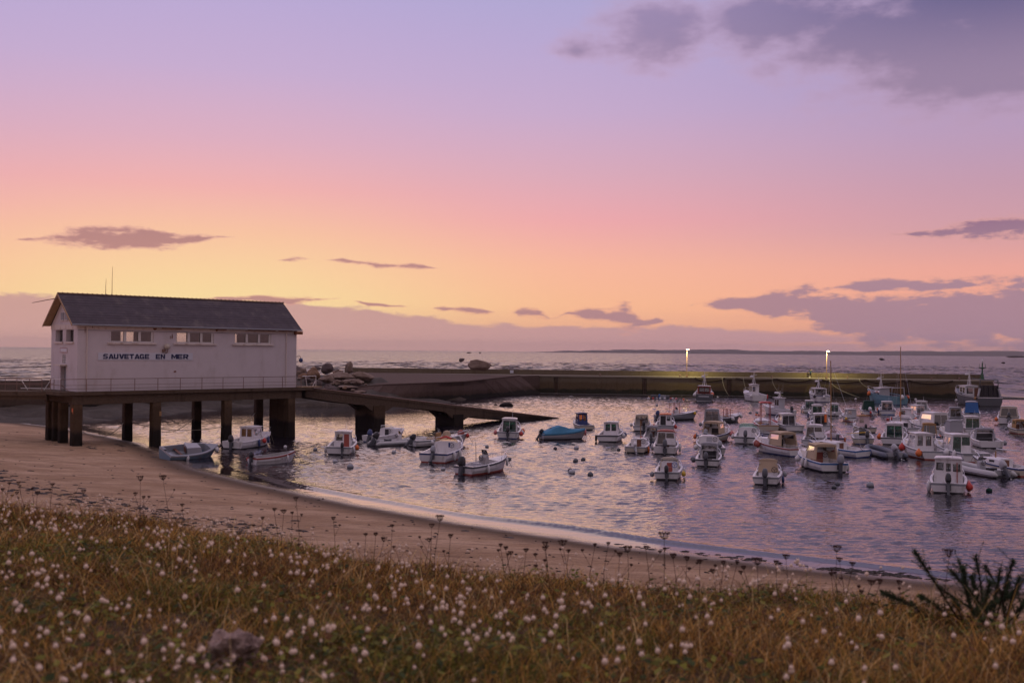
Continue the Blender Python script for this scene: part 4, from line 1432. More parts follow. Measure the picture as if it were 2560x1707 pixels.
# ================================================================ pier lamps, beacon
M['lamp_glow'] = emit('lamp_glow', (1.0, 0.86, 0.52), 20.0)
M['beacon_green'] = mat('beacon_green', (0.03, 0.11, 0.05), 0.5, var=0.15)
for px, ytop, lb in ((1717, 873, 'left of the two lit lamp posts on the pier'), (2067, 877, 'right of the two lit lamp posts on the pier')):
    b_ = on_pier(px, 0.3, ZW)
    toplev = PY(px, ytop, b_.y).z
    h = toplev - ZW
    lp = empty('lamp_post', b_)
    tag(lp, lb, 'street lamp', 'lamp posts on the pier')
    MB().tube([(0, 0, 0), (0, 0, h * 0.5), (0, 0, h)], [0.075, 0.06, 0.045], 8).build('pole', M['wire'], lp)
    MB().tube([(0, 0, h - 0.3), (0, -0.4, h + 0.02), (0, -0.8, h + 0.05)], 0.045, 6).build('arm', M['wire'], lp)
    MB().box((-0.34, -0.96, h), (0.34, -0.68, h + 0.10)).build('housing', M['alu'], lp)
    o = MB().hexa([(-0.20, -0.96, h - 0.13), (0.20, -0.96, h - 0.13), (0.20, -0.72, h - 0.13), (-0.20, -0.72, h - 0.13)], [(-0.24, -0.95, h - 0.004), (0.24, -0.95, h - 0.004), (0.24, -0.70, h - 0.004), (-0.24, -0.70, h - 0.004)]).build('lens', M['lamp_glow'], lp)
    MB().box((-0.2, -0.14, 0), (0.2, 0.14, 0.35)).build('foot', M['wire'], lp)
    ld = bpy.data.lights.new('lamp_light', 'SPOT')
    ld.energy = 3200
    ld.color = (1.0, 0.88, 0.33)
    ld.shadow_soft_size = 0.25
    ld.spot_size = R(165)
    ld.spot_blend = 0.6
    lo = bpy.data.objects.new('lamp_light', ld)
    col.objects.link(lo)
    lo.parent = lp
    lo.location = (0, -0.95, h - 0.32)
    lo.rotation_euler = Vector((0.0, 0.35, -1.0)).to_track_quat('-Z', 'Y').to_euler()
bc = on_pier(2467.5, 2.6, ZW)
be = empty('harbour_beacon', bc)
tag(be, 'slim green harbour beacon with a railed platform on the pier end', 'beacon')
hb_ = PY(2467, 899, bc.y).z - ZW
MB().tube([(0, 0, 0), (0, 0, 1.4), (0, 0, hb_ - 0.6)], [0.28, 0.14, 0.11], 8).build('column', M['beacon_green'], be)
for k in range(3):
    a = k * 2.094 + 0.4
    MB().tube([(0.55 * math.cos(a), 0.55 * math.sin(a), 0), (0.1 * math.cos(a), 0.1 * math.sin(a), 1.5)], 0.05, 5).build('strut', M['beacon_green'], be)
MB().lathe([(0.15, -0.25), (0.62, -0.05), (0.66, 0.04), (0.1, 0.06)], 10, (0, 0, hb_ * 0.60)).build('platform', M['beacon_green'], be)
for k in range(6):
    a = k * 1.047
    MB().tube([(0.62 * math.cos(a), 0.62 * math.sin(a), hb_ * 0.6), (0.62 * math.cos(a), 0.62 * math.sin(a), hb_ * 0.6 + 0.75)], 0.02, 4).build('rail_post', M['beacon_green'], be)
MB().lathe([(0.17, 0), (0.2, 0.05), (0.2, 0.5), (0.12, 0.6), (0.03, 0.75)], 8, (0, 0, hb_ - 0.65)).build('lantern', M['white'], be, True)
# blue-white notice on the parapet
p = PY(1273, 926, PA.y - 12)
ns = on_pier(1273, 4.36, ZW + 0.25)
o = MB().box((-0.36, -0.03, 0), (0.36, 0.0, 0.62)).build('notice_board', M['sign'])
o.location = ns + PN * 0.05
o.rotation_euler = pier.rotation_euler
tag(o, 'small pale square notice fixed to the pier parapet near the rock heap', 'sign')

# ================================================================ boats
ST = [0.0, 0.12, 0.26, 0.42, 0.56, 0.68, 0.78, 0.87, 0.94, 1.0]


class Hull:
    """outline of a boat: half breadth, sheer, length. y runs from the transom (0) to the bow"""
    def __init__(s, L, B, fb, rise, full=2.3, tw=0.90):
        s.L, s.B, s.fb, s.rise, s.full, s.tw = L, B, fb, rise, full, tw

    def hb(s, t):
        if t < 0.42:
            return s.B / 2 * (s.tw + (1 - s.tw) * math.sin(t / 0.42 * math.pi / 2))
        return max(0.03, s.B / 2 * (1 - ((t - 0.42) / 0.58) ** s.full))

    def hs(s, t):
        return s.fb + s.rise * t * t

    def shell(s):
        rings = []
        for t in ST:
            hb, hs, y = s.hb(t), s.hs(t), t * s.L
            fl = 1 - 0.55 * max(0, t - 0.45) ** 1.3
            bw = t ** 3
            half = [(hb, y, hs), (hb * 1.015, y, hs - 0.05), (hb * 0.985, y - 0.02 * bw * s.L * 0.3, hs - 0.13),
                    (hb * (0.95 * fl + .02), y - 0.045 * bw * s.L, hs * 0.50), (hb * 0.86 * fl, y - 0.085 * bw * s.L, 0.10),
                    (hb * 0.82 * fl, y - 0.095 * bw * s.L, 0.0), (hb * 0.62 * fl, y - 0.12 * bw * s.L, -0.22), (0.0, y - 0.15 * bw * s.L, -0.38)]
            rings.append(half + [(-p[0], p[1], p[2]) for p in half[-2::-1]])
        n = len(rings[0])
        vs = [p for r in rings for p in r]
        fs, ms = [], []
        for i in range(len(rings) - 1):
            for j in range(n - 1):
                fs.append((i * n + j, i * n + j + 1, (i + 1) * n + j + 1, (i + 1) * n + j))
                jj = j if j < n // 2 else n - 2 - j
                ms.append(1 if jj <= 1 else (2 if jj >= 4 else 0))
        mb = MB()
        mb.add(vs, fs)
        mb.m = ms
        # transom in strips so that the stripe and the bottom paint run across it
        for j in range(n // 2):
            k = n - 1 - j
            jj = j
            mi = 1 if jj <= 1 else (2 if jj >= 4 else 0)
            if j + 1 == n // 2:
                mb.f.append((j, j + 1, k))
            else:
                mb.f.append((j, j + 1, k - 1, k))
            mb.m.append(mi)
        return mb

    def deck(s, fd, zf, gw=0.15, camber=0.06, aft=0.10):
        """gunwale, cockpit lining and sole up to station fd, then the foredeck"""
        mb = MB()
        tt = sorted(set([t for t in ST] + [fd]))
        G_ = []
        for t in tt:
            hb, hs, y = s.hb(t), s.hs(t), t * s.L
            g = min(gw, hb * 0.6)
            G_.append(((hb, y, hs + .004), (hb - g, y, hs + 0.018), (max(hb - g - 0.05, 0.01), y, zf)))
        for sg in (1, -1):
            for a, b in zip(G_[:-1], G_[1:]):
                q = [(a[0], b[0], b[1], a[1])]
                if b[0][1] <= fd * s.L + 1e-4:
                    q.append((a[1], b[1], b[2], a[2]))
                for f in q:
                    mb.add([(p[0] * sg, p[1], p[2]) for p in f], [(0, 1, 2, 3)])
        for a, b in zip(G_[:-1], G_[1:]):
            if b[0][1] <= fd * s.L + 1e-4:
                mb.add([(-a[2][0], a[2][1], zf), (a[2][0], a[2][1], zf), (b[2][0], b[2][1], zf), (-b[2][0], b[2][1], zf)], [(0, 1, 2, 3)])
            else:
                za, zb = a[1][2], b[1][2]
                ca, cb = camber * a[1][0] / (s.B / 2), camber * b[1][0] / (s.B / 2)
                mb.add([(-a[1][0], a[1][1], za), (0, a[1][1], za + ca), (a[1][0], a[1][1], za), (-b[1][0], b[1][1], zb), (0, b[1][1], zb + cb), (b[1][0], b[1][1], zb)], [(0, 1, 4, 3), (1, 2, 5, 4)])
        # bulkhead under the foredeck and transom top with a motor notch
        hb, hs = s.hb(fd), s.hs(fd)
        mb.add([(-hb + gw, fd * s.L, zf), (hb - gw, fd * s.L, zf), (hb - gw, fd * s.L, hs + 0.018), (-hb + gw, fd * s.L, hs + 0.018)], [(0, 1, 2, 3)])
        hb = s.hb(0)
        mb.box((-hb + 0.02, 0.003, s.fb - 0.02), (-0.32, aft + 0.16, s.fb + 0.02))
        mb.box((0.32, 0.003, s.fb - 0.02), (hb - 0.02, aft + 0.16, s.fb + 0.02))
        mb.box((-0.318, 0.003, s.fb - 0.16), (0.318, aft + 0.16, s.fb - 0.10))
        mb.add([(-hb + .05, aft + 0.16, zf), (hb - .05, aft + 0.16, zf), (hb - .05, aft + 0.16, s.fb), (-hb + .05, aft + 0.16, s.fb)], [(0, 1, 2, 3)])
        return mb

    def trunk(s, t0, t1, h, inset=0.32, zb=None):
        """low coach roof over the fore part"""
        mb = MB()
        rg = []
        for k in range(6):
            u = k / 5
            t = t0 + (t1 - t0) * u
            hb = max(s.hb(t) - inset * (1 - 0.3 * u), 0.06)
            z0 = s.hs(t) + 0.01
            hh = h * (1 - u ** 2.2) + 0.04
            y = t * s.L
            rg.append([(hb, y, z0), (hb * 0.92, y, z0 + hh * 0.8), (hb * 0.6, y, z0 + hh), (-hb * 0.6, y, z0 + hh), (-hb * 0.92, y, z0 + hh * 0.8), (-hb, y, z0)])
        mb.rings(rg, False, True, True)
        return mb


def outboard(parent, x, y, z, col_='black', sc_=1.0, tilt=0.0, turn=0.0, trim=None):
    m_ = empty('outboard_motor', (x, y, z), 0, parent)
    m_.rotation_euler = (-R(tilt), 0, R(turn))
    m_.scale = (sc_, sc_, sc_)
    mb = MB()
    mb.box((-0.14, -0.03, -0.28), (0.14, 0.10, 0.02)).box((-0.075, -0.27, -0.62), (0.075, -0.06, 0.14))
    mb.box((-0.12, -0.40, -0.66), (0.12, -0.04, -0.63))
    mb.rings([[(0.05, -0.28, -0.66), (0.05, -0.08, -0.66), (-0.05, -0.08, -0.66), (-0.05, -0.28, -0.66)], [(0.035, -0.24, -0.92), (0.035, -0.06, -0.92), (-0.035, -0.06, -0.92), (-0.035, -0.24, -0.92)]])
    mb.tube([(0, 0.02, -0.86), (0, -0.06, -0.86), (0, -0.30, -0.86), (0, -0.36, -0.86)], [0.02, 0.065, 0.06, 0.02], 7)
    mb.build('leg', M['dark_grey'] if col_ != 'white' else M['pale_grey'], m_)
    pr = MB()
    for k in range(3):
        a = k * 2.094
        c, s_ = math.cos(a), math.sin(a)
        pr.add([(0, -0.33, -0.86), (0.14 * c - 0.05 * s_, -0.31, -0.86 + 0.14 * s_ + 0.05 * c), (0.16 * c + 0.03 * s_, -0.37, -0.86 + 0.16 * s_ - 0.03 * c)], [(0, 1, 2)])
    pr.build('propeller', M['alu'], m_)
    cw_ = MB()
    prof = [(-0.40, 0.12, 0.10, 0.13), (-0.41, 0.20, 0.155, 0.12), (-0.40, 0.34, 0.165, 0.10), (-0.37, 0.50, 0.15, 0.06), (-0.30, 0.60, 0.11, 0.0), (-0.24, 0.64, 0.06, -0.08)]
    rg = []
    for ya, z_, hw, yb in prof:
        ring = []
        for k in range(10):
            a = 2 * math.pi * k / 10
            ca, sa = math.cos(a), math.sin(a)
            ring.append((hw * math.copysign(abs(ca) ** 0.6, ca), (ya + yb) / 2 + (yb - ya) / 2 * math.copysign(abs(sa) ** 0.6, sa), z_))
        rg.append(ring)
    cw_.rings(rg)
    cw_.build('cowling', M[col_], m_, True)
    if trim:
        MB().box((-0.172, -0.36, 0.28), (0.172, 0.06, 0.33)).build('stripe', M[trim], m_)
    return m_


def fender(parent, p, col_='white', ball=False, s_=1.0):
    if ball:
        mb = MB().lathe([(0.03, 0.28), (0.06, 0.22), (0.15, 0.14), (0.19, 0.0), (0.15, -0.13), (0.05, -0.19)], 9)
    else:
        mb = MB().lathe([(0.03, 0.34), (0.05, 0.28), (0.10, 0.22), (0.11, 0.0), (0.10, -0.22), (0.05, -0.29)], 8)
    o = mb.build('fender', M[col_], parent, True)
    o.location = p
    o.scale = (s_, s_, s_)
    return o


def rails(parent, h, t0, hgt=0.42, mtl='steel', n=7):
    pts_r = []
    for k in range(n):
        t = t0 + (0.995 - t0) * k / (n - 1)
        pts_r.append((max(h.hb(t) - 0.07, 0.05), t * h.L - 0.03, h.hs(t) + hgt * min(1, 0.55 + k * 0.3)))
    mb = MB()
    path = [(h.hb(t0) - 0.07, t0 * h.L - 0.25, h.hs(t0) + 0.02)] + pts_r + [(-p[0], p[1], p[2]) for p in pts_r[::-1]] + [(-(h.hb(t0) - 0.07), t0 * h.L - 0.25, h.hs(t0) + 0.02)]
    mb.tube(path, 0.02, 5)
    for k in (1, 3, 5):
        t = t0 + (0.995 - t0) * k / (n - 1)
        for sg in (1, -1):
            p = pts_r[k]
            mb.tube([(sg * p[0], p[1], h.hs(t)), (sg * p[0], p[1], p[2])], 0.016, 4)
    return mb.build('bow_rail', M[mtl], parent)


def pane(parent, pt, hole, th, g, name='window', frame=None):
    u0, u1, v0, v1 = hole
    e = 0.0
    q = [pt(u0, v0, 0.4), pt(u1, v0, 0.4), pt(u1, v1, 0.4), pt(u0, v1, 0.4)]
    q2 = [pt(u0, v0, 0.6), pt(u1, v0, 0.6), pt(u1, v1, 0.6), pt(u0, v1, 0.6)]
    o = MB().hexa(q, q2).build(name, M[g], parent)
    if frame:
        mb = MB()
        c = [pt(u0, v0, -0.15), pt(u1, v0, -0.15), pt(u1, v1, -0.15), pt(u0, v1, -0.15)]
        mb.tube(c + [c[0]], 0.02, 4)
        mb.build('window_frame', M[frame], parent)
    return o


AFT = {
    'two': ([(0.14, 0.44, 0.48, 0.90), (0.56, 0.86, 0.48, 0.90)], []),
    'two_tall': ([(0.14, 0.40, 0.42, 0.90), (0.60, 0.86, 0.42, 0.90)], []),
    'three': ([(0.07, 0.32, 0.60, 0.86), (0.43, 0.58, 0.56, 0.84), (0.68, 0.93, 0.56, 0.82)], []),
    'slide': ([(0.08, 0.49, 0.08, 0.90), (0.51, 0.92, 0.08, 0.90)], []),
    'window_door': ([(0.10, 0.50, 0.52, 0.88)], [(0.58, 0.90, 0.02, 0.90)]),
    'door_window': ([(0.62, 0.92, 0.52, 0.90)], [(0.10, 0.54, 0.03, 0.90)]),
    'glass_half': ([(0.06, 0.48, 0.04, 0.92), (0.52, 0.95, 0.52, 0.92)], []),
    'open': ([], [(0.07, 0.93, 0.02, 0.92)]),
    'blank': ([], []),
}


def wheelhouse(parent, y0, y1, wa, wf, zb, h, rake=0.30, aft='two', wall='white', roofm='white', g='glass_clear', sideg=None, doorm='brown', over=0.14, tumble=0.90, lean=0.03, name='wheelhouse', frame=None, sidewin=2, th=0.03, camber=0.07, frontwin=True):
    sideg = sideg or g
    b = [(-wa / 2, y0, zb), (wa / 2, y0, zb), (wf / 2, y1, zb), (-wf / 2, y1, zb)]
    t_ = [(-wa / 2 * tumble, y0 + lean, zb + h), (wa / 2 * tumble, y0 + lean, zb + h), (wf / 2 * tumble * 0.96, y1 - rake, zb + h), (-wf / 2 * tumble * 0.96, y1 - rake, zb + h)]
    wh = empty(name, (0, 0, 0), 0, parent)
    walls = MB()
    wins, doors = AFT[aft]
    pa = walls.panel(b[0], b[1], t_[1], t_[0], wins + doors, th)
    sw_ = {0: [], 1: [(0.18, 0.86, 0.52, 0.88)], 2: [(0.08, 0.46, 0.52, 0.90), (0.54, 0.90, 0.52, 0.90)]}[sidewin]
    ps = walls.panel(b[1], b[2], t_[2], t_[1], sw_, th)
    sw2 = [(1 - q[1], 1 - q[0], q[2], q[3]) for q in sw_]
    pp = walls.panel(b[3], b[0], t_[0], t_[3], sw2, th)
    fw = [(0.07, 0.47, 0.55, 0.93), (0.53, 0.93, 0.55, 0.93)] if frontwin else []
    pf = walls.panel(b[2], b[3], t_[3], t_[2], fw, th)
    walls.build('walls', M[wall], wh)
    for q in wins:
        pane(wh, pa, q, th, g, 'window', frame)
    for q in sw_:
        pane(wh, ps, q, th, sideg)
    for q in sw2:
        pane(wh, pp, q, th, sideg)
    for q in fw:
        pane(wh, pf, q, th, sideg)
    if doors and aft != 'open':
        pane(wh, pa, doors[0], th, doorm, 'door')
    rf = MB()
    o_ = over
    rings = []
    for k in range(5):
        u = k / 4
        y = y0 + lean - o_ + (y1 - rake + o_ * 1.6 - (y0 + lean - o_)) * u
        hw = (wa / 2 * tumble * (1 - u) + wf / 2 * tumble * 0.96 * u) + 0.06
        z = zb + h
        cz = camber * (0.75 + 0.25 * math.sin(u * math.pi)) - 0.05 * (u > 0.9)
        rings.append([(hw, y, z), (hw * 1.0, y, z + 0.05), (hw * 0.7, y, z + 0.05 + cz * 0.75), (0, y, z + 0.05 + cz), (-hw * 0.7, y, z + 0.05 + cz * 0.75), (-hw, y, z + 0.05), (-hw, y, z), (0, y, z + 0.01)])
    rf.rings(rings)
    rf.build('roof', M[roofm], wh)
    return wh


def screen(parent, y, w_, zb, h, depth=0.45, g='glass_clear', fr='steel'):
    """three-sided raked windscreen"""
    ws = empty('windscreen', (0, 0, 0), 0, parent)
    A = [(-w_ / 2, y - depth, zb), (-w_ * 0.30, y, zb + 0.02), (w_ * 0.30, y, zb + 0.02), (w_ / 2, y - depth, zb)]
    Bt = [(-w_ * 0.44, y - depth - 0.16, zb + h * 0.85), (-w_ * 0.25, y - 0.28, zb + h), (w_ * 0.25, y - 0.28, zb + h), (w_ * 0.44, y - depth - 0.16, zb + h * 0.85)]
    for i in range(3):
        MB().add([A[i], A[i + 1], Bt[i + 1], Bt[i]], [(0, 1, 2, 3)]).build('pane', M[g], ws)
    mb = MB().tube(A, 0.016, 4).tube(Bt, 0.02, 4)
    for i in range(4):
        mb.tube([A[i], Bt[i]], 0.018, 4)
    mb.build('frame', M[fr], ws)
    return ws


def wheel(parent, p, r=0.19, mtl='black'):
    mb = MB()
    pts = [(p[0] + r * math.cos(a), p[1], p[2] + r * math.sin(a)) for a in np.linspace(0, 2 * math.pi, 13)]
    mb.tube(pts, 0.022, 5)
    for a in (0.5, 2.6, 4.7):
        mb.tube([p, (p[0] + r * math.cos(a), p[1], p[2] + r * math.sin(a))], 0.014, 4)
    return mb.build('steering_wheel', M[mtl], parent)


def aerial(parent, p, h, mtl='white', r=0.014):
    return MB().tube([p, (p[0], p[1], p[2] + h)], [r, r * 0.6], 4).build('aerial', M[mtl], parent)


NB = [0]


def boat(x, y, hd, kind, label, w_=None, B=None, L=None, name='motorboat', cat='boat', hull='white', stripe='white', bottom='antifoul', fb=None, z=0.0, roll=None,
         fend=None, motor=('black', 0.0, 0), group='small boats moored in the harbour', **k):
    NB[0] += 1
    rnd = random.Random(NB[0] * 17)
    p = G(x, y, z)
    hd = hd + math.degrees(math.atan2(p.x, p.y))      # headings are given against the line of sight
    if B is None:
        B = max(1.7, min(3.6, w_ * p.y / FPX / 0.97)) if w_ else 2.2
    L = L or B * 2.45
    fb = fb or 0.26 * B + 0.06
    rise = k.get('rise', 0.20 * B)
    root = empty(name, p, -R(hd))
    root.rotation_euler = (R(k.get('pitch', 0)) + R(rnd.uniform(-0.6, 0.6)), R(roll if roll is not None else rnd.uniform(-1.5, 1.5)), -R(hd))
    tag(root, label, cat, group)
    if stripe == 'white' and kind != 'trawler':
        stripe = rnd.choice(('white', 'white', 'dark_grey', 'navy', 'grey', 'grey'))
    if bottom == 'antifoul':
        bottom = rnd.choice(('antifoul', 'antifoul', 'navy', 'dull_red', 'black'))
    h = Hull(L, B, fb, rise, k.get('full', 2.3), k.get('tw', 0.90))
    s = B / 2.2
    if kind == 'rib':
        rib(root, L, B, k, motor)
        return root
    h.shell().build('hull', [M[hull], M[stripe], M[bottom]], root, False)
    fd = k.get('fd', 0.60)
    zf = 0.22 * s
    h.deck(fd, zf).build('deck', M[k.get('deck', 'inside')] if kind in ('open',) else M[k.get('deck', 'white')], root)
    top = 0
    if kind == 'timonier':
        y0, y1 = k.get('y0', 0.36) * L, k.get('y1', 0.66) * L
        h.trunk(min(0.58, y1 / L - 0.04), 0.93, 0.30 * s).build('coach_roof', M[k.get('deck', 'white')], root)
        hh = k.get('h', 1.44 * s)
        wa = k.get('wa', 0.66) * B
        wheelhouse(root, y0, y1, wa, wa * 0.9, zf + 0.01, hh, 0.32 * s, k.get('aft', 'two'), k.get('wall', 'white'), k.get('roof', 'white'), k.get('g', 'glass_clear'), k.get('sideg'), k.get('door', 'brown'),
                   frame=k.get('frame'), sidewin=k.get('sidewin', 2), tumble=k.get('tumble', 0.88))
        top = zf + hh
        rails(root, h, 0.62, 0.40 * s)
        aerial(root, (0.25 * s, y0 + 0.3, top + 0.05), k.get('aer', 0.7))
    elif kind == 'cuddy':
        t0 = k.get('t0', 0.48)
        hh = k.get('ch', 0.46 * s)
        h.trunk(t0, 0.92, hh, 0.22).build('cuddy', M[k.get('deck', 'white')], root)
        zt = h.hs(t0) + hh
        bw_ = (h.hb(t0) - 0.24)
        bk = empty('bulkhead', (0, 0, 0), 0, root)
        mb = MB()
        dr = k.get('dpos', (0.36, 0.66))
        pt = mb.panel((-bw_, t0 * L - 0.02, zf), (bw_, t0 * L - 0.02, zf), (bw_ * 0.92, t0 * L - 0.02, zt - 0.02), (-bw_ * 0.92, t0 * L - 0.02, zt - 0.02), [(dr[0], dr[1], 0.04, 0.96)], 0.04)
        mb.build('panel', M[k.get('deck', 'white')], bk)
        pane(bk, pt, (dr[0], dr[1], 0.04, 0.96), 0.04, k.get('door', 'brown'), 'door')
        if k.get('screen', True):
            screen(root, (t0 + 0.10) * L, 2 * bw_ * 0.95, zt - 0.03, k.get('sh', 0.34) * s, 0.4 * s, k.get('g', 'glass_clear'), k.get('fr', 'steel'))
        wheel(root, (k.get('wx', 0.55) * bw_, t0 * L - 0.2, zt - 0.22 * s), 0.18, k.get('wheelm', 'black'))
        rails(root, h, 0.58, 0.34 * s)
        top = zt
        if 'hood' in k:
            y0, y1 = k.get('hy0', t0 - 0.26) * L, k.get('hy1', t0 + 0.12) * L
            zb = h.fb + 0.10
            hz = k.get('hh', 1.06) * 0.92 * s
            wheelhouse(root, y0, y1, 2 * bw_ * 1.02, 2 * bw_ * 0.9, zb, hz, 0.55 * s, k.get('haft', 'open'), k['hood'], k.get('hoodtop', k['hood']), k.get('hg', 'vinyl'), None, over=0.02, tumble=0.84, lean=0.12, name='canopy', sidewin=k.get('hside', 1), th=0.015, camber=0.12)
            top = zb + hz
    elif kind == 'console':
        cx = k.get('cy', 0.42) * L
        cn = empty('console', (0, 0, 0), 0, root)
        MB().hexa([(-0.32, cx, zf), (0.32, cx, zf), (0.30, cx + 0.5, zf), (-0.30, cx + 0.5, zf)], [(-0.30, cx + 0.05, zf + 0.85), (0.30, cx + 0.05, zf + 0.85), (0.26, cx + 0.40, zf + 1.0), (-0.26, cx + 0.40, zf + 1.0)]).build('pod', M[k.get('pod', 'white')], cn)
        MB().hexa([(-0.28, cx + 0.34, zf + 1.0), (0.28, cx + 0.34, zf + 1.0), (0.28, cx + 0.36, zf + 1.0), (-0.28, cx + 0.36, zf + 1.0)], [(-0.22, cx + 0.2, zf + 1.35), (0.22, cx + 0.2, zf + 1.35), (0.22, cx + 0.22, zf + 1.35), (-0.22, cx + 0.22, zf + 1.35)]).build('windscreen', M['glass_clear'], cn)
        wheel(root, (0.0, cx - 0.1, zf + 0.8))
        MB().box((-0.35, cx - 0.75, zf), (0.35, cx - 0.38, zf + 0.5)).build('seat', M[k.get('seat', 'pale_grey')], root)
        if k.get('ttop'):
            tt = empty('t_top', (0, 0, 0), 0, root)
            zt = zf + 2.0 * s
            mb = MB()
            for sx in (-0.5, 0.5):
                mb.tube([(sx * s, cx - 0.5, zf), (sx * s, cx - 0.45, zt)], 0.03, 5).tube([(sx * s, cx + 0.45, zf), (sx * s, cx + 0.35, zt)], 0.03, 5)
            mb.build('posts', M[k.get('tpost', 'dull_red')], tt)
            MB().box((-0.72 * s, cx - 0.9 * s, zt), (0.72 * s, cx + 0.75 * s, zt + 0.06)).build('roof', M[k['ttop']], tt)
            for sx in (-0.7, 0.7):
                MB().lathe([(0.03, 0.06), (0.13, 0.12), (0.15, 0.22), (0.06, 0.32)], 8, (sx * s, cx - 0.1, zt)).build('light', M['dark_grey'], tt)
        if k.get('rods'):
            for i in range(k['rods']):
                aerial(root, ((-0.4 + 0.28 * i) * s, cx - 0.2 - 0.3 * i, zf + 0.6), 1.0 + 0.4 * (i % 2), 'steel', 0.02)
        rails(root, h, 0.62, 0.30 * s)
    elif kind == 'open':
        for t in k.get('thwarts', (0.28, 0.55)):
            MB().box((-h.hb(t) + 0.05, t * L - 0.12, zf + 0.16), (h.hb(t) - 0.05, t * L + 0.12, zf + 0.20)).build('thwart', M['brown'], root)
    elif kind == 'sail':
        h.trunk(0.40, 0.88, 0.38 * s, 0.30).build('coach_roof', M['white'], root)
        t0 = 0.40
        zt = h.hs(t0) + 0.38 * s
        bw_ = h.hb(t0) - 0.35
        MB().box((-bw_, t0 * L - 0.05, zf), (bw_, t0 * L - 0.01, zt)).build('bulkhead', M['white'], root)
        MB().box((-0.24, t0 * L - 0.09, zf + 0.2), (0.24, t0 * L - 0.052, zt - 0.04)).build('hatch', M[k.get('door', 'brown')], root)
        for sg in (1, -1):
            for t in (0.52, 0.66):
                xx = (h.hb(t) - 0.30 * 0.9) * sg
                MB().box((xx * 0.95 - 0.03, t * L - 0.22, h.hs(t) + 0.10), (xx * 0.95 + 0.03, t * L + 0.22, h.hs(t) + 0.24)).build('window', M['glass_dark'], root)
        mh = k.get('mast', 7.0)
        ms_ = empty('mast', (0, 0.58 * L, zt - 0.05), 0, root)
        MB().tube([(0, 0, 0), (0, 0, mh)], [0.055, 0.04], 6).build('spar', M[k.get('mastm', 'alu')], ms_)
        MB().tube([(0, -0.05, 0.75), (0, -0.42 * L, 0.78)], 0.045, 6).build('boom', M['alu'], ms_)
        if k.get('sailm'):
            MB().tube([(0, -0.2, 0.86), (0, -0.2 * L, 0.9), (0, -0.40 * L, 0.86)], [0.10, 0.13, 0.07], 7).build('furled_sail', M[k['sailm']], ms_)
        rg = MB()
        for q in ((0.0, 0.41 * L, -0.4), (0.9 * s, -0.05, -0.5), (-0.9 * s, -0.05, -0.5), (0, -0.57 * L, -0.45)):
            rg.tube([(0, 0, mh * 0.97), q], 0.008, 3)
        rg.build('rigging', M['steel'], ms_)
        rails(root, h, 0.75, 0.42)
        MB().tube([(0, 0.05, fb), (0.1, 0.55, fb + 0.28)], 0.025, 5).build('tiller', M['brown'], root)
    elif kind == 'work':
        # open working boat with a frame over the stern
        fx = k.get('fy', 0.34) * L
        fr = empty('frame', (0, 0, 0), 0, root)
        mb = MB()
        fh = k.get('fh', 1.75) * s
        hw = k.get('fw', 0.45) * s
        for yy in (fx, fx + 0.7 * s):
            mb.tube([(-hw, yy, zf), (-hw, yy, zf + fh), (hw, yy, zf + fh), (hw, yy, zf)], 0.045, 5)
        mb.build('posts', M[k.get('fm', 'dull_red')], fr)
        if k.get('ftop'):
            MB().rings([[(hw * 1.35 * math.cos(a), yy, zf + fh + 0.05 + 0.10 * math.sin(a)) for a in np.linspace(0, math.pi, 7)] + [(-hw * 1.35, yy, zf + fh), (hw * 1.35, yy, zf + fh)] for yy in (fx - 0.2, fx + 0.95 * s)]).build('roof', M[k['ftop']], fr)
        for i, (bx_, by_, sx_, hz, mm) in enumerate(k.get('gear', [(-0.4, 0.5, 0.3, 0.5, 'navy'), (0.3, 0.6, 0.34, 0.4, 'grey'), (0.0, 1.9, 0.4, 0.45, 'dark_grey'), (-0.35, 2.6, 0.35, 0.5, 'tan')])):
            MB().lathe([(sx_ * 0.9, 0), (sx_, 0.05), (sx_, hz - 0.05), (sx_ * 0.85, hz)], 9, (bx_ * s, by_ * s, zf)).build('tub', M[mm], root)
        rails(root, h, 0.66, 0.3, 'wire')
    elif kind == 'covered':
        # canvas cover over the whole boat, propped up by the cabin
        rg = []
        for kk in range(9):
            t = 0.02 + 0.95 * kk / 8
            hb, hs = h.hb(t) + 0.03, h.hs(t) + 0.03
            ht = k.get('peak', 0.55) * s * math.exp(-((t - 0.36) / 0.20) ** 2) + 0.10 + 0.14 * math.sin(math.pi * min(t * 1.1, 1))
            rg.append([(hb, t * L, hs - 0.12), (hb, t * L, hs), (hb * 0.62, t * L, hs + ht * 0.9), (0, t * L, hs + ht), (-hb * 0.62, t * L, hs + ht * 0.9), (-hb, t * L, hs), (-hb, t * L, hs - 0.12)])
        MB().rings(rg, False, True, True).build('canvas_cover', M[k.get('cover', 'cyan')], root, False)
        dt = 0.22
        MB().box((-0.42 * s, dt * L - 0.06, h.fb + 0.12), (0.12 * s, dt * L + 0.02, h.fb + 0.66 * s)).build('door', M['brown'], root)
    elif kind == 'trawler':
        trawler(root, h, L, B, s, zf, k)
    # fenders
    fl = fend if fend is not None else [(rnd.choice((-1, 1)), rnd.uniform(0.15, 0.6), rnd.choice(('white', 'white', 'navy', 'grey', 'orange')), rnd.random() < 0.4) for _ in range(rnd.randint(1, 3))]
    for (sd_, t, c, bl) in fl:
        fender(root, (sd_ * (h.hb(t) + (0.17 if bl else 0.10)), t * L, h.hs(t) - (0.22 if bl else 0.30)), c, bl, k.get('fs', 1.0) * min(1.15, s))
    if motor:
        outboard(root, k.get('mx', 0.0), -0.02, h.fb - 0.10, motor[0], (1.0 if B > 1.9 else 0.8) * k.get('ms', 1.05), motor[1], motor[2], k.get('trim'))
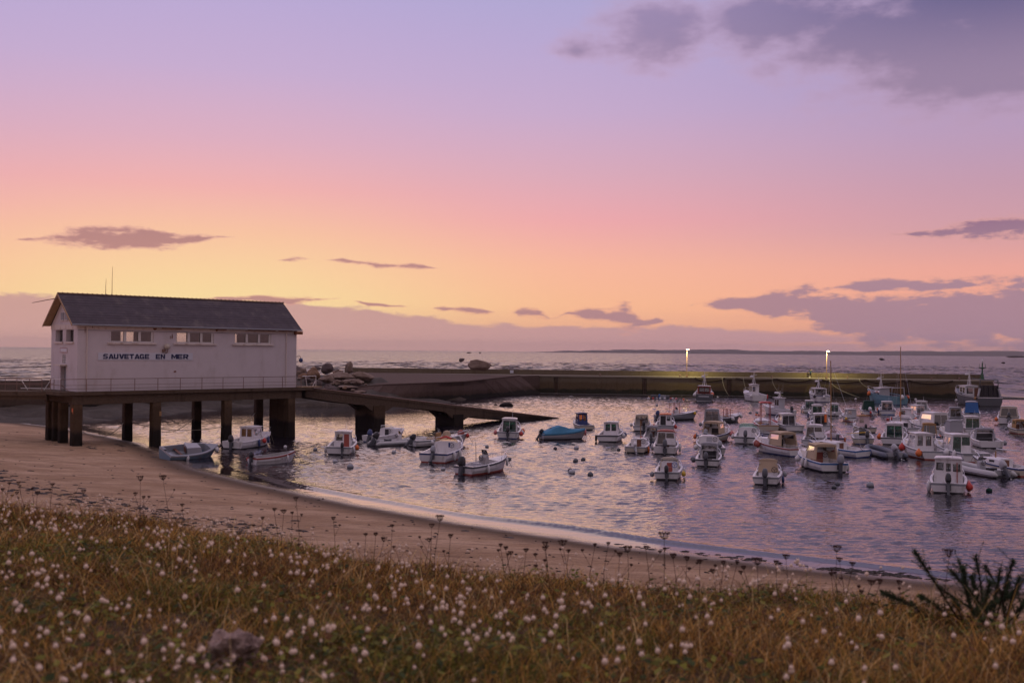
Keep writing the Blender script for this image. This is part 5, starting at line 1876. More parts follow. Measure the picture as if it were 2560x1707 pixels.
    for (nm, bx_, mm) in k.get('extra', []):
        MB().box(*bx_).build(nm, M[mm], root)
    # cockpit clutter of the bigger open cockpits
    if kind in ('timonier', 'cuddy') and k.get('clutter', True):
        MB().box((-0.42 * B * 0.8, 0.34, zf + 0.003), (-0.1 * B, 0.62, zf + 0.3 * s)).build('seat_box', M['inside'], root)
        if rnd.random() < 0.5:
            MB().lathe([(0.14, 0), (0.17, 0.3), (0.18, 0.32)], 8, (0.25 * B, 0.8, zf)).build('bucket', M[rnd.choice(('navy', 'orange', 'grey', 'black'))], root)
    # bow line
    MB().tube([(0, L * 0.99, h.hs(1) - 0.05), (0.05, L * 1.02 + 0.4, 0.02)], 0.018, 4).build('mooring_rope', M['rope'], root)
    return root


def rib(root, L, B, k, motor):
    r = k.get('r', 0.22)
    tb = k.get('tube', 'tube_grey')
    hw = B / 2 - r
    z = r * 0.95
    path = [(hw, -0.35, z - 0.04), (hw, 0, z), (hw, 0.30 * L, z), (hw * 1.0, 0.55 * L, z + 0.02), (hw * 0.90, 0.72 * L, z + 0.06), (hw * 0.66, 0.86 * L, z + 0.13), (hw * 0.34, 0.95 * L, z + 0.18), (0, 0.98 * L, z + 0.20)]
    full_ = path + [(-p[0], p[1], p[2]) for p in path[-2::-1]]
    rr = [r * 0.35] + [r] * (len(full_) - 2) + [r * 0.35]
    MB().tube(full_, rr, 10).build('inflatable_tube', M[tb], root, True)
    # rubbing strake
    MB().tube([(p[0] * (1 + r * 0.93 / max(abs(p[0]), 0.3)), p[1] + (0.2 if abs(p[0]) < 0.2 else 0), p[2] - 0.02) for p in full_[1:-1]], 0.035, 5).build('strake', M[k.get('strake', 'tube_dark')], root)
    rg = []
    for t in (0.0, 0.3, 0.55, 0.75, 0.9):
        w2 = hw * (1 if t < 0.6 else 1 - ((t - 0.6) / 0.42) ** 2)
        rg.append([(w2, t * L, z - 0.06), (w2 * 0.8, t * L, 0.0), (0, t * L, -0.3), (-w2 * 0.8, t * L, 0.0), (-w2, t * L, z - 0.06)])
    MB().rings(rg, True, True, True).build('hull', M[k.get('hull2', 'dark_grey')], root)
    MB().box((-hw + r * 0.5, 0.0, 0.02), (hw - r * 0.5, 0.07, 0.52)).build('transom', M['pale_grey'], root)
    if k.get('console', True):
        cn = empty('console', (k.get('cx', 0), 0.42 * L, 0.15), 0, root)
        MB().hexa([(-0.26, 0, 0), (0.26, 0, 0), (0.24, 0.42, 0), (-0.24, 0.42, 0)], [(-0.24, 0.06, 0.72), (0.24, 0.06, 0.72), (0.2, 0.34, 0.82), (-0.2, 0.34, 0.82)]).build('pod', M[k.get('pod', 'white')], cn)
        MB().hexa([(-0.22, 0.30, 0.8), (0.22, 0.30, 0.8), (0.22, 0.32, 0.8), (-0.22, 0.32, 0.8)], [(-0.17, 0.18, 1.08), (0.17, 0.18, 1.08), (0.17, 0.20, 1.08), (-0.17, 0.20, 1.08)]).build('windscreen', M['glass_amber' if k.get('amber') else 'glass_clear'], cn)
        wheel(cn, (0, -0.06, 0.66), 0.17)
        MB().box((-0.3, 0.20 * L, 0.16), (0.3, 0.20 * L + 0.42, 0.55)).build('seat', M[k.get('seat', 'dark_grey')], root)
    if motor:
        outboard(root, k.get('mx', 0), -0.02, 0.50, motor[0], k.get('ms', 1.1), motor[1], motor[2], k.get('trim'))


def trawler(root, h, L, B, s, zf, k):
    # bulwark cap, wheelhouse, mast and gantry
    yw0, yw1 = k.get('yw', (0.50, 0.74))
    wh_h = k.get('h', 2.25)
    wa = k.get('wa', 0.58) * B
    wheelhouse(root, yw0 * L, yw1 * L, wa, wa * 0.92, zf + 0.01, wh_h, k.get('rake', -0.12), k.get('aft', 'window_door'), k.get('wall', 'white'), k.get('roof', 'white'), k.get('g', 'glass_dark'), None, k.get('door', 'brown'), over=0.22, tumble=0.97, sidewin=2, frame=None)
    zt = zf + wh_h
    ms_ = empty('mast', (0, (yw0 * 0.4 + yw1 * 0.6) * L, zt), 0, root)
    mh = k.get('mast', 2.2)
    MB().tube([(0, 0, 0), (0, -0.1, mh)], [0.07, 0.045], 6).tube([(-0.35, 0.0, 0), (0, -0.06, mh * 0.75)], 0.035, 5).tube([(0.35, 0.0, 0), (0, -0.06, mh * 0.75)], 0.035, 5).tube([(-0.55, -0.07, mh * 0.72), (0.55, -0.07, mh * 0.72)], 0.03, 5).build('spar', M[k.get('mastm', 'white')], ms_)
    MB().lathe([(0.08, 0), (0.36, 0.05), (0.38, 0.2), (0.2, 0.28)], 9, (-0.25, 0.25, mh * 0.55)).build('radar', M['white'], ms_)
    for i, sx in enumerate((-0.5, -0.2, 0.28, 0.52)):
        aerial(ms_, (sx, -0.05, mh * 0.70), 0.7 + 0.5 * (i % 2), 'steel', 0.014)
    rails(root, h, 0.66, 0.5, 'steel')
    gm = k.get('gantry')
    if gm:
        gy, gh, gmat = gm
        hw = h.hb(0.05) * 0.82
        gt_ = empty('gantry', (0, 0, 0), 0, root)
        MB().tube([(-hw, gy, zf), (-hw * 0.86, gy, zf + gh), (hw * 0.86, gy, zf + gh), (hw, gy, zf)], 0.09, 6).build('frame', M[gmat], gt_)
        if k.get('boom', True):
            MB().tube([(-hw * 0.4, gy, zf + gh), (-0.2, yw0 * L, zf + gh + 0.1)], 0.06, 5).build('boom', M[gmat], gt_)
    if k.get('net'):
        v, f = ICO[3]
        out = []
        for p in v:
            q = Vector(p)
            r_ = 1 + 0.28 * mnoise.fractal(q * 2.2, 1.0, 2.0, 3)
            out.append((q.x * r_ * B * 0.33, 0.16 * L + q.y * r_ * 0.8, zf + 0.5 + q.z * r_ * 0.6))
        MB().add(out, f).build('net_heap', M[k['net']], root)
    if k.get('curtain'):
        hw = h.hb(0.05) * 0.78
        cw2 = MB()
        n_ = 12
        cw2.rings([[(-hw + 2 * hw * i / n_, 0.5 + 0.12 * math.sin(i * 2.3), z_) for i in range(n_ + 1)] + [(hw - 2 * hw * i / n_, 0.72 + 0.12 * math.sin(i * 1.7), z_) for i in range(n_ + 1)] for z_ in (zf, zf + 1.4, zf + k['curtain'])])
        cw2.build('hung_net', M[k['net']], root)
        for sg in (-1, 1):
            MB().tube([(sg * hw * 1.15, 0.35, zf + 1.2), (sg * hw * 0.95, 0.45, zf + 2.5)], 0.17, 7).build('trawl_door', M['pale_grey'], root)
    MB().tube([(h.hb(t) * 1.0, t * L, h.hs(t) + 0.02) for t in ST] + [(-h.hb(t) * 1.0, t * L, h.hs(t) + 0.02) for t in ST[::-1]], 0.05, 5).build('rub_rail', M[k.get('railm', 'white')], root)
    if k.get('plate'):
        MB().box((-0.62 * s, -0.03, h.fb * 0.58), (0.62 * s, -0.004, h.fb * 0.58 + 0.26)).build('name_plate', M[k['plate']], root)
    for (xx, tt_, c) in k.get('buoys', []):
        fender(root, (xx, tt_ * L, zf + 0.9), c, True, 1.3)


GL = 'small boats moored on the left'
W, Nn, O, Rd = 'white', 'navy', 'orange', 'red'
# ---- by the building
b1 = boat(409, 1146, 62, 'open', 'blue-grey beached dinghy heeled over on the sand with a tilted white box inside', B=2.1, L=4.4, name='dinghy', z=0.12, hull='slate_blue', stripe='pale_grey', bottom='slate_blue', roll=19, pitch=-2, motor=None, fd=0.80, group=GL,
          fend=[(1, 0.30, W, False), (1, 0.93, W, True)], deck='grey')
cud = MB().hexa([(-0.50, 1.9, 0.35), (0.35, 1.75, 0.3), (0.40, 3.0, 0.4), (-0.42, 3.0, 0.4)], [(-0.55, 1.75, 1.0), (0.30, 1.6, 0.92), (0.30, 2.75, 0.95), (-0.40, 2.75, 1.02)])
cud.build('locker_box', M['pale_grey'], b1)
MB().hexa([(-0.28, 1.72, 0.42), (0.22, 1.65, 0.40), (0.22, 1.68, 0.40), (-0.28, 1.75, 0.42)], [(-0.32, 1.62, 0.88), (0.18, 1.55, 0.84), (0.18, 1.58, 0.84), (-0.32, 1.65, 0.88)]).build('locker_door', M['brown'], b1)
boat(580, 1123, 36, 'timonier', 'white cabin boat with two yellow-lit rear windows afloat under the building', B=2.25, L=5.6, aft='two', g='glass_amber', sideg='glass_clear', frame='brown', fend=[(1, .38, Nn, False), (1, .5, Rd, True), (1, .66, Nn, False)], group=GL)
boat(630, 1160, 62, 'open', 'small white open dinghy with a dark red gunwale near the beach', B=1.65, L=3.6, name='dinghy', stripe='dull_red', fend=[(-1, .05, Rd, True), (1, .7, W, False)], motor=('black', 10, 20), group=GL, bottom='white', fd=0.85)
boat(846, 1137, 9, 'timonier', 'white cabin boat with a reddish door, alone right of the pillars', w_=66, aft='window_door', g='glass_clear', door='dull_red', mx=0.3, ms=0.8, fend=[(-1, .1, W, False), (1, .3, O, True), (1, .12, W, False)], group=GL)
boat(925, 1106, 38, 'cuddy', 'white cuddy speedboat behind the grey inflatable beside the ramp support', B=2.1, L=5.2, group=GL, door='black', motor=('navy', 20, 0))
boat(938, 1114, 62, 'rib', 'grey inflatable boat with a raised black outboard by the ramp support', B=2.0, L=5.2, name='inflatable_boat', tube='tube_pale', amber=True, motor=('black', 35, 0), group=GL, strake='tube_dark')
b7 = boat(1030, 1117, 64, 'console', 'white open boat with beige covered seats and a red bow buoy', B=2.0, L=5.6, pod='tan', seat='beige', motor=('black', 42, 0), fend=[(1, .25, W, True), (1, .55, W, False), (1, .8, W, False), (1, .97, Rd, True)], group=GL)
MB().lathe([(0.42, 0), (0.46, 0.4), (0.30, 0.85), (0.1, 0.95)], 8, (0.1, 3.4, 0.35)).build('covered_seat', M['beige'], b7)
MB().lathe([(0.3, 0), (0.34, 0.3), (0.1, 0.5)], 8, (0, 4.9, 0.8)).build('net_heap', M['dull_red'], b7)
b8 = boat(1082, 1157, 20, 'cuddy', 'white sports cuddy boat marked 1 with a red roll cover on the windscreen', w_=80, door='white', motor=('grey', 28, 0), fend=[(1, .2, W, False), (1, .4, W, False)], group=GL, g='glass_amber')
lettering('1', 0.32, 0.46, 0.95, 0.36, 0.48 * 2.45 * 2.35 - 0.12, b8, M['navy'], 0.02)
MB().tube([(-0.45, 2.9, 1.62), (0, 3.0, 1.74), (0.45, 2.9, 1.62)], 0.09, 6).build('rolled_cover', M['red'], b8)
boat(1158, 1187, 42, 'console', 'low white open fishing boat with rods and a big black outboard', B=2.0, L=4.7, pod='inside', rods=4, motor=('black', 8, 0), ms=1.25, fend=[(1, .3, W, False), (1, .85, W, False)], group=GL)
boat(1269, 1097, 4, 'timonier', 'white cabin boat with sliding green glass doors in front of the ramp end', w_=58, aft='slide', g='glass_green', wa=.70, fend=[(-1, .2, 'pink', True), (1, .5, O, True), (1, .3, W, True), (1, .12, Rd, True)], group=GL)
boat(1353, 1098, 72, 'covered', 'open boat under a bright blue canvas cover, bow to the right', B=1.9, L=4.6, hull='pale_grey', stripe='cyan', motor=('black', 30, 0), fend=[(1, .97, 'pink', False)], group=GL)
boat(1467, 1075, -16, 'timonier', 'small boat with a navy blue cabin and orange glowing rear windows', w_=40, wall='navy', roof='navy', g='glass_amber', aft='two', motor=None, hull='cream', h=1.5, fend=[(1, .1, W, False)], group=GL)
boat(1519, 1105, 9, 'timonier', 'square white cabin boat with two green-tinted rear windows', w_=58, aft='two', g='glass_green', motor=None, frame='black', fend=[(1, .3, W, True), (1, .45, Nn, True), (-1, .03, 'black', False)], group=GL, extra=[('stripe', ((-.98, -0.02, .50), (.98, -0.003, .53)), 'dark_grey')])
GM = 'small boats moored in the middle'
boat(1605, 1078, 0, 'cuddy', 'white cuddy boat with a cream hood behind the small pole-masted one', w_=46, hood='cream', hg='vinyl', hy1=.62, motor=('black', 0, 0), mx=.2, group=GM, ch=.5)
b15 = boat(1588, 1133, 8, 'cuddy', 'small white cuddy boat with a brown door, white outboard and short pole', w_=54, door='brown', motor=('white', 35, 20), screen=False, ch=.42, group=GM, fend=[(-1, .3, W, False), (1, .2, O, False)], hull='cream')
MB().tube([(0.1, 2.4, 0.9), (0.1, 2.4, 2.6)], 0.03, 5).build('pole', M['tan'], b15)
boat(1661, 1077, 3, 'timonier', 'white cabin boat with an orange roof edge and dark doorway, left of centre', w_=48, aft='door_window', door='black', g='glass_clear', motor=None, roof='orange', fend=[(-1, .15, O, True), (1, .1, Rd, True)], hull='pale_grey', group=GM)  # doorway holds a black panel; the dark cabin inside is painted shade
boat(1645, 1050, 56, 'console', 'dark-hulled open boat with a T-top frame at the lamp glint', B=2.2, L=6.0, hull='grey', ttop='grey', motor=('navy', 20, 0), fend=[(1, .85, 'yellow', True)], group=GM)
boat(1628, 1106, 4, 'cuddy', 'grey small boat half hidden behind the white canopied one, with a red fender', w_=42, hull='pale_grey', hood='canvas_grey', motor=('dark_grey', 0, 0), fend=[(-1, .2, Rd, True)], group=GM)
boat(1662, 1136, 3, 'cuddy', 'large white cuddy boat with a tall clear canopy and orange top edge', w_=62, hood='white', hoodtop='dull_red', haft='glass_half', hg='vinyl', hh=1.2, motor=('dark_grey', 0, 0), ms=1.2, fend=[(1, .35, W, False), (1, .5, W, False), (-1, .4, W, False)], group=GM)
boat(1667, 1200, 5, 'cuddy', 'white cuddy boat with a dark red door and yellow fender, front of its row', w_=66, door='dull_red', motor=('black', 0, 0), ms=1.15, wheelm='blue', hood='cream', hy0=.46, hy1=.60, hh=.72, haft='open', fend=[(1, .2, 'yellow', True), (1, .5, W, False), (-1, .1, 'grey', True)], group=GM)
boat(1759, 1003, 1, 'trawler', 'dark-hulled fishing boat with a white stripe and red gear by the pier', B=3.2, L=8.0, name='fishing_boat', hull='dark_grey', stripe='dark_grey', bottom='pale_grey', motor=None, fb=1.25, rise=.7, wall='dull_red', aft='open', yw=(.25, .55), wa=.72, plate='pale_grey', buoys=[(1.45, .2, O), (1.5, .3, Rd)], fend=[(-1, .0, W, True)], fs=1.3, group='fishing boats along the pier', mast=2.8)
boat(1899, 1004, -20, 'trawler', 'white fishing boat with a narrow white wheelhouse by the pier', B=2.9, L=7.2, name='fishing_boat', hull='white', stripe='white', motor=None, fb=1.15, rise=.6, wall='white', yw=(.30, .52), wa=.46, h=2.6, aft='window_door', door='white', fend=[(-1, .02, W, True), (1, .02, Rd, False)], fs=1.2, group='fishing boats along the pier', mast=2.3)
boat(2059, 1005, -15, 'trawler', 'fishing boat with a dark stern and white cabin just below the right lamp', B=2.9, L=7.6, name='fishing_boat', hull='white', stripe='navy', bottom='navy', motor=None, fb=1.1, rise=.7, wall='white', aft='open', yw=(.28, .62), wa=.76, h=2.0, fend=[(-1, .06, 'black', True), (0, -.03, W, True)], fs=1.2, group='fishing boats along the pier', mast=2.0)
boat(1795, 1056, 32, 'work', 'small dark open boat with a red square frame and white ball buoys', B=2.0, L=5.0, hull='dark_grey', stripe='dark_grey', motor=None, fw=.32, fh=1.5, fend=[(1, .8, W, True), (1, .3, W, True)], group=GM, fs=1.3)
boat(1778, 1073, 4, 'cuddy', 'white boat with a tall grey zipped canopy, behind the beige-topped one', w_=50, hood='canvas_grey', haft='slide', hh=1.35, motor=None, group=GM, fend=[(-1, .2, 'grey', True), (1, .4, W, True)])
boat(1765, 1105, 22, 'cuddy', 'white boat with a beige top and orange ball, pink fenders at its bow', w_=58, hood='beige', motor=('grey', 15, 0), door='black', dpos=(.2, .8), fend=[(1, .6, 'pink', True), (1, .7, 'pink', True), (-1, .05, O, True), (-1, .1, 'black', True)], group=GM, hull='cream')
boat(1784, 1138, -9, 'cuddy', 'white rounded cuddy boat directly behind the dark-fronted one', w_=64, door='pale_grey', motor=('grey', 30, 0), mx=.5, screen=False, ch=.6, fend=[(-1, .3, W, True)], group=GM)
boat(1768, 1167, 4, 'cuddy', 'white boat with a wide dark opening under a grey hood', w_=62, door='black', dpos=(.12, .88), hood='canvas_grey', hy0=.38, hy1=.62, motor=('dark_grey', 0, 0), mx=-.1, group=GM, fend=[(-1, .2, 'dark_grey', True)])  # black panel fills the opening; the shade inside is painted, not a door
boat(1863, 1110, 5, 'cuddy', 'white cuddy boat with a pale green windscreen, alone in the middle', w_=60, door='white', g='glass_green', motor=('dark_grey', 12, 8), ms=1.15, ch=.55, sh=.42, wx=.62, fend=[(-1, .3, W, True), (1, .25, W, True), (1, .5, Nn, True)], group=GM)
boat(1922, 1078, -10, 'work', 'cluttered work boat with a red canopy frame and blue tubs', B=2.4, L=5.6, hull='cream', stripe='tan', ftop='red', fm='dull_red', fh=2.5, fend=[(-1, .2, Rd, True), (1, .5, Rd, True), (1, .6, Rd, True)], motor=None, group=GM, fs=1.25)
boat(1978, 1040, -42, 'trawler', 'white boat with a tall plain grey wheelhouse back, left of the canopied cluster', B=2.1, L=5.6, name='fishing_boat', motor=('black', 20, 0), fb=.75, rise=.5, wall='pale_grey', aft='blank', yw=(.34, .50), wa=.5, h=2.1, mast=1.0, group=GM, fend=[])
GR = 'small boats moored on the right'
boat(2027, 1032, -4, 'timonier', 'white cabin boat with greenish windows just under the lamp fishing boat', w_=36, aft='slide', g='glass_green', motor=None, group=GR, wall='pale_grey')
boat(2046, 1048, -4, 'timonier', 'white cabin boat with pale green rear glass, second in the stacked trio', w_=42, aft='slide', g='glass_green', motor=None, group=GR)
boat(2058, 1079, -6, 'timonier', 'white cabin boat with an orange jacket behind dark glass doors', w_=52, aft='slide', g='glass_dark', motor=None, wa=.72, group=GR, extra=[('hanging_jacket', ((0.35, 1.9, .9), (0.6, 2.0, 1.75)), 'orange')], fend=[(-1, .5, W, True), (-1, .6, W, True)])
boat(1988, 1079, -20, 'timonier', 'white cabin boat with a large dark glass back and red bow fenders', w_=42, B=2.3, aft='slide', g='glass_dark', wa=.74, motor=None, group=GR, fend=[(-1, .7, Rd, True), (-1, .75, Rd, True)])
boat(2033, 1116, 5, 'cuddy', 'white cuddy boat with a clear boxed canopy and dark grey outboard', w_=56, hood='white', haft='glass_half', hh=1.2, motor=('dark_grey', 12, -6), ms=1.15, group=GR, fend=[(-1, .4, W, False)])
boat(1955, 1098, -55, 'open', 'dark navy open boat tucked behind the beige-hooded white one', B=1.9, L=4.6, hull='navy', stripe='dark_grey', motor=None, group=GR, fend=[])
boat(1998, 1141, -40, 'cuddy', 'white boat with beige hood and two brown-red bow fenders, bow to the left', B=2.3, L=5.8, hood='beige', door='black', dpos=(.15, .85), motor=None, group=GR, fend=[(-1, .75, 'dull_red', True), (-1, .68, 'dull_red', True), (-1, .8, W, True)], stripe='dull_red', fs=1.2)
boat(2088, 1108, -6, 'console', 'faded pink-white console boat left of the sailing boat mast', w_=46, hull='pale_pink', pod='pale_pink', deck='pale_pink', motor=('dark_grey', 0, 0), mx=.2, group=GR)
boat(2086, 1181, -26, 'cuddy', 'white boat with beige hood and blue stripe, nearest of the right cluster', w_=70, B=2.3, L=5.8, hood='beige', stripe='blue', motor=('grey', 0, 0), mx=.35, ms=1.2, door='dull_red', dpos=(.2, .75), group=GR, fend=[(-1, .6, W, True), (-1, .35, W, False), (-1, .45, W, False), (1, .05, W, False)])
boat(1914, 1213, 5, 'cuddy', 'white cuddy boat with a beige windscreen cover and large dark outboard', w_=68, hood='beige', hy0=.46, hy1=.60, hh=.98, haft='blank', hside=0, door='white', motor=('dark_grey', 0, -4), ms=1.35, group=GR, wx=.62, fend=[(1, .6, 'grey', True), (1, .3, Nn, False)])
boat(2158, 1144, -52, 'sail', 'small white sailing boat with a blue stripe, brown hatch and bare mast', B=2.1, L=5.6, name='sailing_boat', cat='sailing boat', stripe='blue', mast=6.9, mastm='tan', motor=None, group=GR, fend=[(-1, .3, W, False), (1, .02, Nn, False)])
boat(2087, 1040, -3, 'timonier', 'white cabin boat with bright green-lit glass under the right lamp', w_=36, aft='slide', g='glass_green', motor=None, group=GR, fend=[(0, -.02, W, True)])
boat(2140, 1055, -18, 'timonier', 'grey-windowed cabin boat with white ball fenders, left of the green hood', w_=38, aft='window_door', door='pale_grey', g='glass_clear', motor=None, wall='pale_grey', group=GR, fend=[(-1, .5, W, True), (-1, .6, W, True), (-1, .1, 'yellow', True)])
boat(2171, 1082, -15, 'timonier', 'white boat with a brown framed wheelhouse and small black outboard', w_=44, aft='window_door', wall='pale_pink', roof='tan', g='glass_clear', door='pale_pink', h=1.5, motor=('black', 0, 0), mx=-.3, ms=.8, group=GR, hull='cream')
b46 = boat(2160, 1111, -4, 'console', 'low cream open boat with black gear and a long yellow oar', w_=52, hull='cream', motor=('black', 20, 0), mx=.3, ms=1.2, pod='black', group=GR, fend=[])
MB().tube([(-1.5, 0.4, 0.95), (0.6, 0.7, 1.15)], [0.035, 0.05], 6).build('oar', M['yellow'], b46)
boat(2176, 1038, -10, 'cuddy', 'open boat with a dark green zipped cover and white outboard', w_=36, hood='green', haft='blank', hside=0, hh=1.3, motor=('white', 40, 25), group=GR, fend=[(0, -.05, Rd, True)])
boat(2220, 1037, -3, 'timonier', 'white cabin boat with full-width grey glass, right under the blue trawler', w_=40, aft='slide', g='glass_dark', wa=.72, motor=None, group=GR, bottom='blue')
boat(2233, 1112, 3, 'timonier', 'white cabin boat with blue-green glass doors behind the dark inflatable', w_=62, aft='slide', g='glass_green', wa=.72, motor=None, group=GR, stripe='dark_grey', fend=[(-1, .4, O, True)], fs=1.2)
boat(2238, 1147, -24, 'rib', 'dark grey inflatable boat with a tilted grey outboard, orange ball behind it', B=2.2, L=5.2, name='inflatable_boat', tube='tube_dark', console=False, motor=('pale_grey', 40, 15), r=.26, group=GR)
boat(2341, 1150, -25, 'timonier', 'white double-door cabin boat with orange and red ball fenders at its stern', w_=72, B=2.5, aft='two_tall', frame='brown', g='glass_clear', motor=None, fend=[(-1, .05, O, True), (-1, .55, Rd, True)], fs=1.25, group=GR)
boat(2442, 1157, -30, 'timonier', 'broad white cabin boat with green-tinted glass and swim platform', w_=78, B=2.6, aft='glass_half', g='glass_green', motor=None, fend=[(-1, .3, W, True), (-1, .15, W, False)], fs=1.2, group=GR, extra=[('stripe', ((-1.1, -0.02, .56), (1.1, -0.003, .60)), 'dark_grey')])
boat(2371, 1234, 0, 'timonier', 'nearest white cabin boat with three small rear windows and curved side rails', w_=86, aft='three', g='glass_clear', frame='black', wa=.80, y0=.34, motor=('black', 18, 0), ms=1.1, bottom='black', fend=[(-1, .1, W, False), (1, .08, Rd, True), (1, .25, 'pink', False)], fs=1.15, group=GR,
     extra=[('wooden_pole', ((.48, 1.75, .25), (.53, 1.8, 1.75)), 'dull_red')], h=1.72)
boat(2508, 1194, -42, 'rib', 'pale grey inflatable boat with a dark seat near the right edge', B=2.1, L=4.6, name='inflatable_boat', tube='tube_pale', pod='pale_grey', seat='black', motor=('pale_grey', 35, 0), group=GR, strake='pale_grey', r=.24)
boat(2572, 1192, -48, 'sail', 'cream and blue boat cut off by the right edge of the picture', B=2.0, L=5.0, name='sailing_boat', cat='sailing boat', hull='cream', stripe='navy', mast=0.6, mastm='tan', motor=None, group=GR, fend=[])
boat(2480, 1121, -14, 'cuddy', 'white boat with a dark opening under a low clear hood', w_=66, B=2.3, door='black', dpos=(.08, .92), hood='canvas_grey', hg='vinyl', hy0=.40, hy1=.64, hh=.85, motor=None, group=GR, fend=[(1, .1, 'grey', True)])  # opening closed by a black panel that paints the shade under the hood
boat(2440, 1086, -10, 'timonier', 'white cabin boat with green glass and white ball fenders on its bow', w_=52, aft='slide', g='glass_green', motor=None, wa=.74, group=GR, fend=[(-1, .6, W, True), (-1, .7, W, True), (-1, .5, W, True), (-1, .2, O, True)])
boat(2362, 1087, -36, 'cuddy', 'white boat with a large grey-green canopy and dark outboard in the right cluster', w_=60, B=2.5, hood='white', hoodtop='white', haft='slide', hg='glass_dark', hh=1.35, motor=('dark_grey', 0, 10), ms=1.25, group=GR, fend=[(1, .1, 'dull_red', True)], hy0=.10)
boat(2290, 1083, -30, 'sail', 'tall-masted white sailing boat with a dark hatch in the right cluster', B=2.0, L=5.4, name='sailing_boat', cat='sailing boat', door='black', mast=8.4, mastm='tan', motor=None, group=GR, fend=[(-1, .7, Rd, True), (1, .05, W, False)])
boat(2328, 1104, -8, 'cuddy', 'boat with a brown canvas hood behind the double-door cabin boat', w_=46, hood='tan', haft='slide', hg='glass_dark', hh=1.25, motor=None, group=GR)
boat(2252, 1058, 14, 'timonier', 'white cabin boat with an orange jacket beside its rear window', w_=46, aft='window_door', door='white', g='glass_clear', h=1.45, motor=None, group=GR, fend=[(-1, .1, Rd, True), (1, .3, O, True)], extra=[('hanging_jacket', ((-.62, 1.70, .75), (-.40, 1.76, 1.35)), 'orange')])
boat(2306, 1036, -4, 'timonier', 'white cabin boat with pale windows far right of the blue trawler', w_=40, aft='slide', g='glass_clear', motor=None, group=GR, wa=.74)
boat(2328, 1047, -40, 'timonier', 'white boat with a small black-glazed wheelhouse and red fenders at the bow', B=2.2, L=5.6, aft='slide', g='glass_dark', sideg='glass_dark', motor=None, group=GR, fend=[(-1, .5, Rd, True), (-1, .62, Rd, True), (-1, .7, O, True)], stripe='dull_red')
boat(2396, 1056, -9, 'timonier', 'brownish-grey cabin boat beside the blue canvas', w_=44, aft='slide', wall='canvas_grey', roof='canvas_grey', g='glass_dark', motor=None, hull='pale_grey', group=GR)
boat(2431, 1046, -3, 'cuddy', 'boat closed by a bright royal blue canvas screen', w_=40, hood='blue', hoodtop='pale_grey', haft='blank', hside=0, hh=1.5, motor=None, group=GR, hy0=.14)
boat(2476, 1016, -28, 'trawler', 'black-sterned trawler with a white wheelhouse and tall net gantry at the pier end', B=4.6, L=11.5, name='fishing_boat', hull='dark_grey', stripe='white', bottom='black', motor=None, fb=1.5, rise=1.1, wall='white', aft='window_door', yw=(.50, .70), wa=.60, h=2.7, mast=3.4, mastm='white', gantry=(0.5, 3.9, 'dark_grey'), net='black', curtain=3.0, railm='black', fend=[(-1, .05, 'tan', True)], group='fishing boats along the pier', deck='dark_grey')
boat(2522, 1061, 0, 'cuddy', 'white boat with a cream hood and rear gantry near the right edge', w_=52, hood='cream', hg='glass_dark', haft='slide', motor=('black', 30, 0), ms=1.3, group=GR, fend=[(-1, .1, O, True)])
boat(2562, 1086, -20, 'cuddy', 'cream boat mostly cut off by the right edge, behind the inflatables', w_=40, hull='cream', hood='tan', motor=None, group=GR)
boat(2250, 1012, -35, 'trawler', 'blue trawler with a white wheelhouse, radar and orange buoys by the pier', B=3.5, L=9.2, name='fishing_boat', hull='sea_blue', stripe='sea_blue', bottom='navy', motor=None, fb=1.45, rise=.9, wall='pale_grey', aft='blank', yw=(.46, .66), wa=.56, h=2.3, mast=2.6, gantry=(0.5, 2.5, 'pale_grey'), net='dark_grey', railm='sea_blue', fend=[(0.1, -.04, W, True), (-1, .7, O, True)], fs=1.6, buoys=[(1.7, .02, O), (1.5, .02, Rd)], group='fishing boats along the pier', deck='dark_grey')
boat(2404, 1098, -25, 'cuddy', 'boat with a rounded grey canopy peeking over the broad cabin boat', w_=46, hood='canvas_grey', haft='blank', hside=0, hh=1.3, motor=None, group=GR)

# ---- floating raft with pots and floats below the pier
p = G(1648, 997)
rf = empty('float_raft', p, -math.atan2(15, 128.6))
tag(rf, 'low dark raft of pots and small coloured floats against the pier foot', 'raft')
MB().box((-2.2, -0.1, -0.1), (2.2, 1.8, 0.12)).build('deck', M['dark_grey'], rf)
for i, (xx, yy, sx, sy, hh, mm) in enumerate(((-1.0, .5, .5, .5, .6, 'dark_grey'), (.7, .5, .55, .5, .5, 'grey'), (-.2, .9, .4, .4, .35, 'brown'), (1.5, .6, .35, .5, .45, 'dark_grey'), (-1.7, .7, .3, .4, .3, 'tan'))):
    mb = MB().box((xx - sx, yy - sy, .122), (xx + sx, yy + sy, .12 + hh))
    mb.build('pot', M[mm], rf)
MB().lathe([(0.17, 0), (0.19, .1), (0.19, .6), (0.1, .75)], 8, (0.05, 0.15, .122)).build('drum', M['blue'], rf)
for xx, mm in ((-1.9, 'white'), (-1.1, 'red'), (-.45, 'pale_grey'), (.15, 'white'), (1.0, 'white'), (2.35, 'white'), (2.1, 'red')):
    MB().lathe([(0.05, -.2), (0.19, -.1), (0.22, 0), (0.17, .14), (0.04, .2)], 8, (xx, -0.25, 0.1)).build('float', M[mm], rf, True)

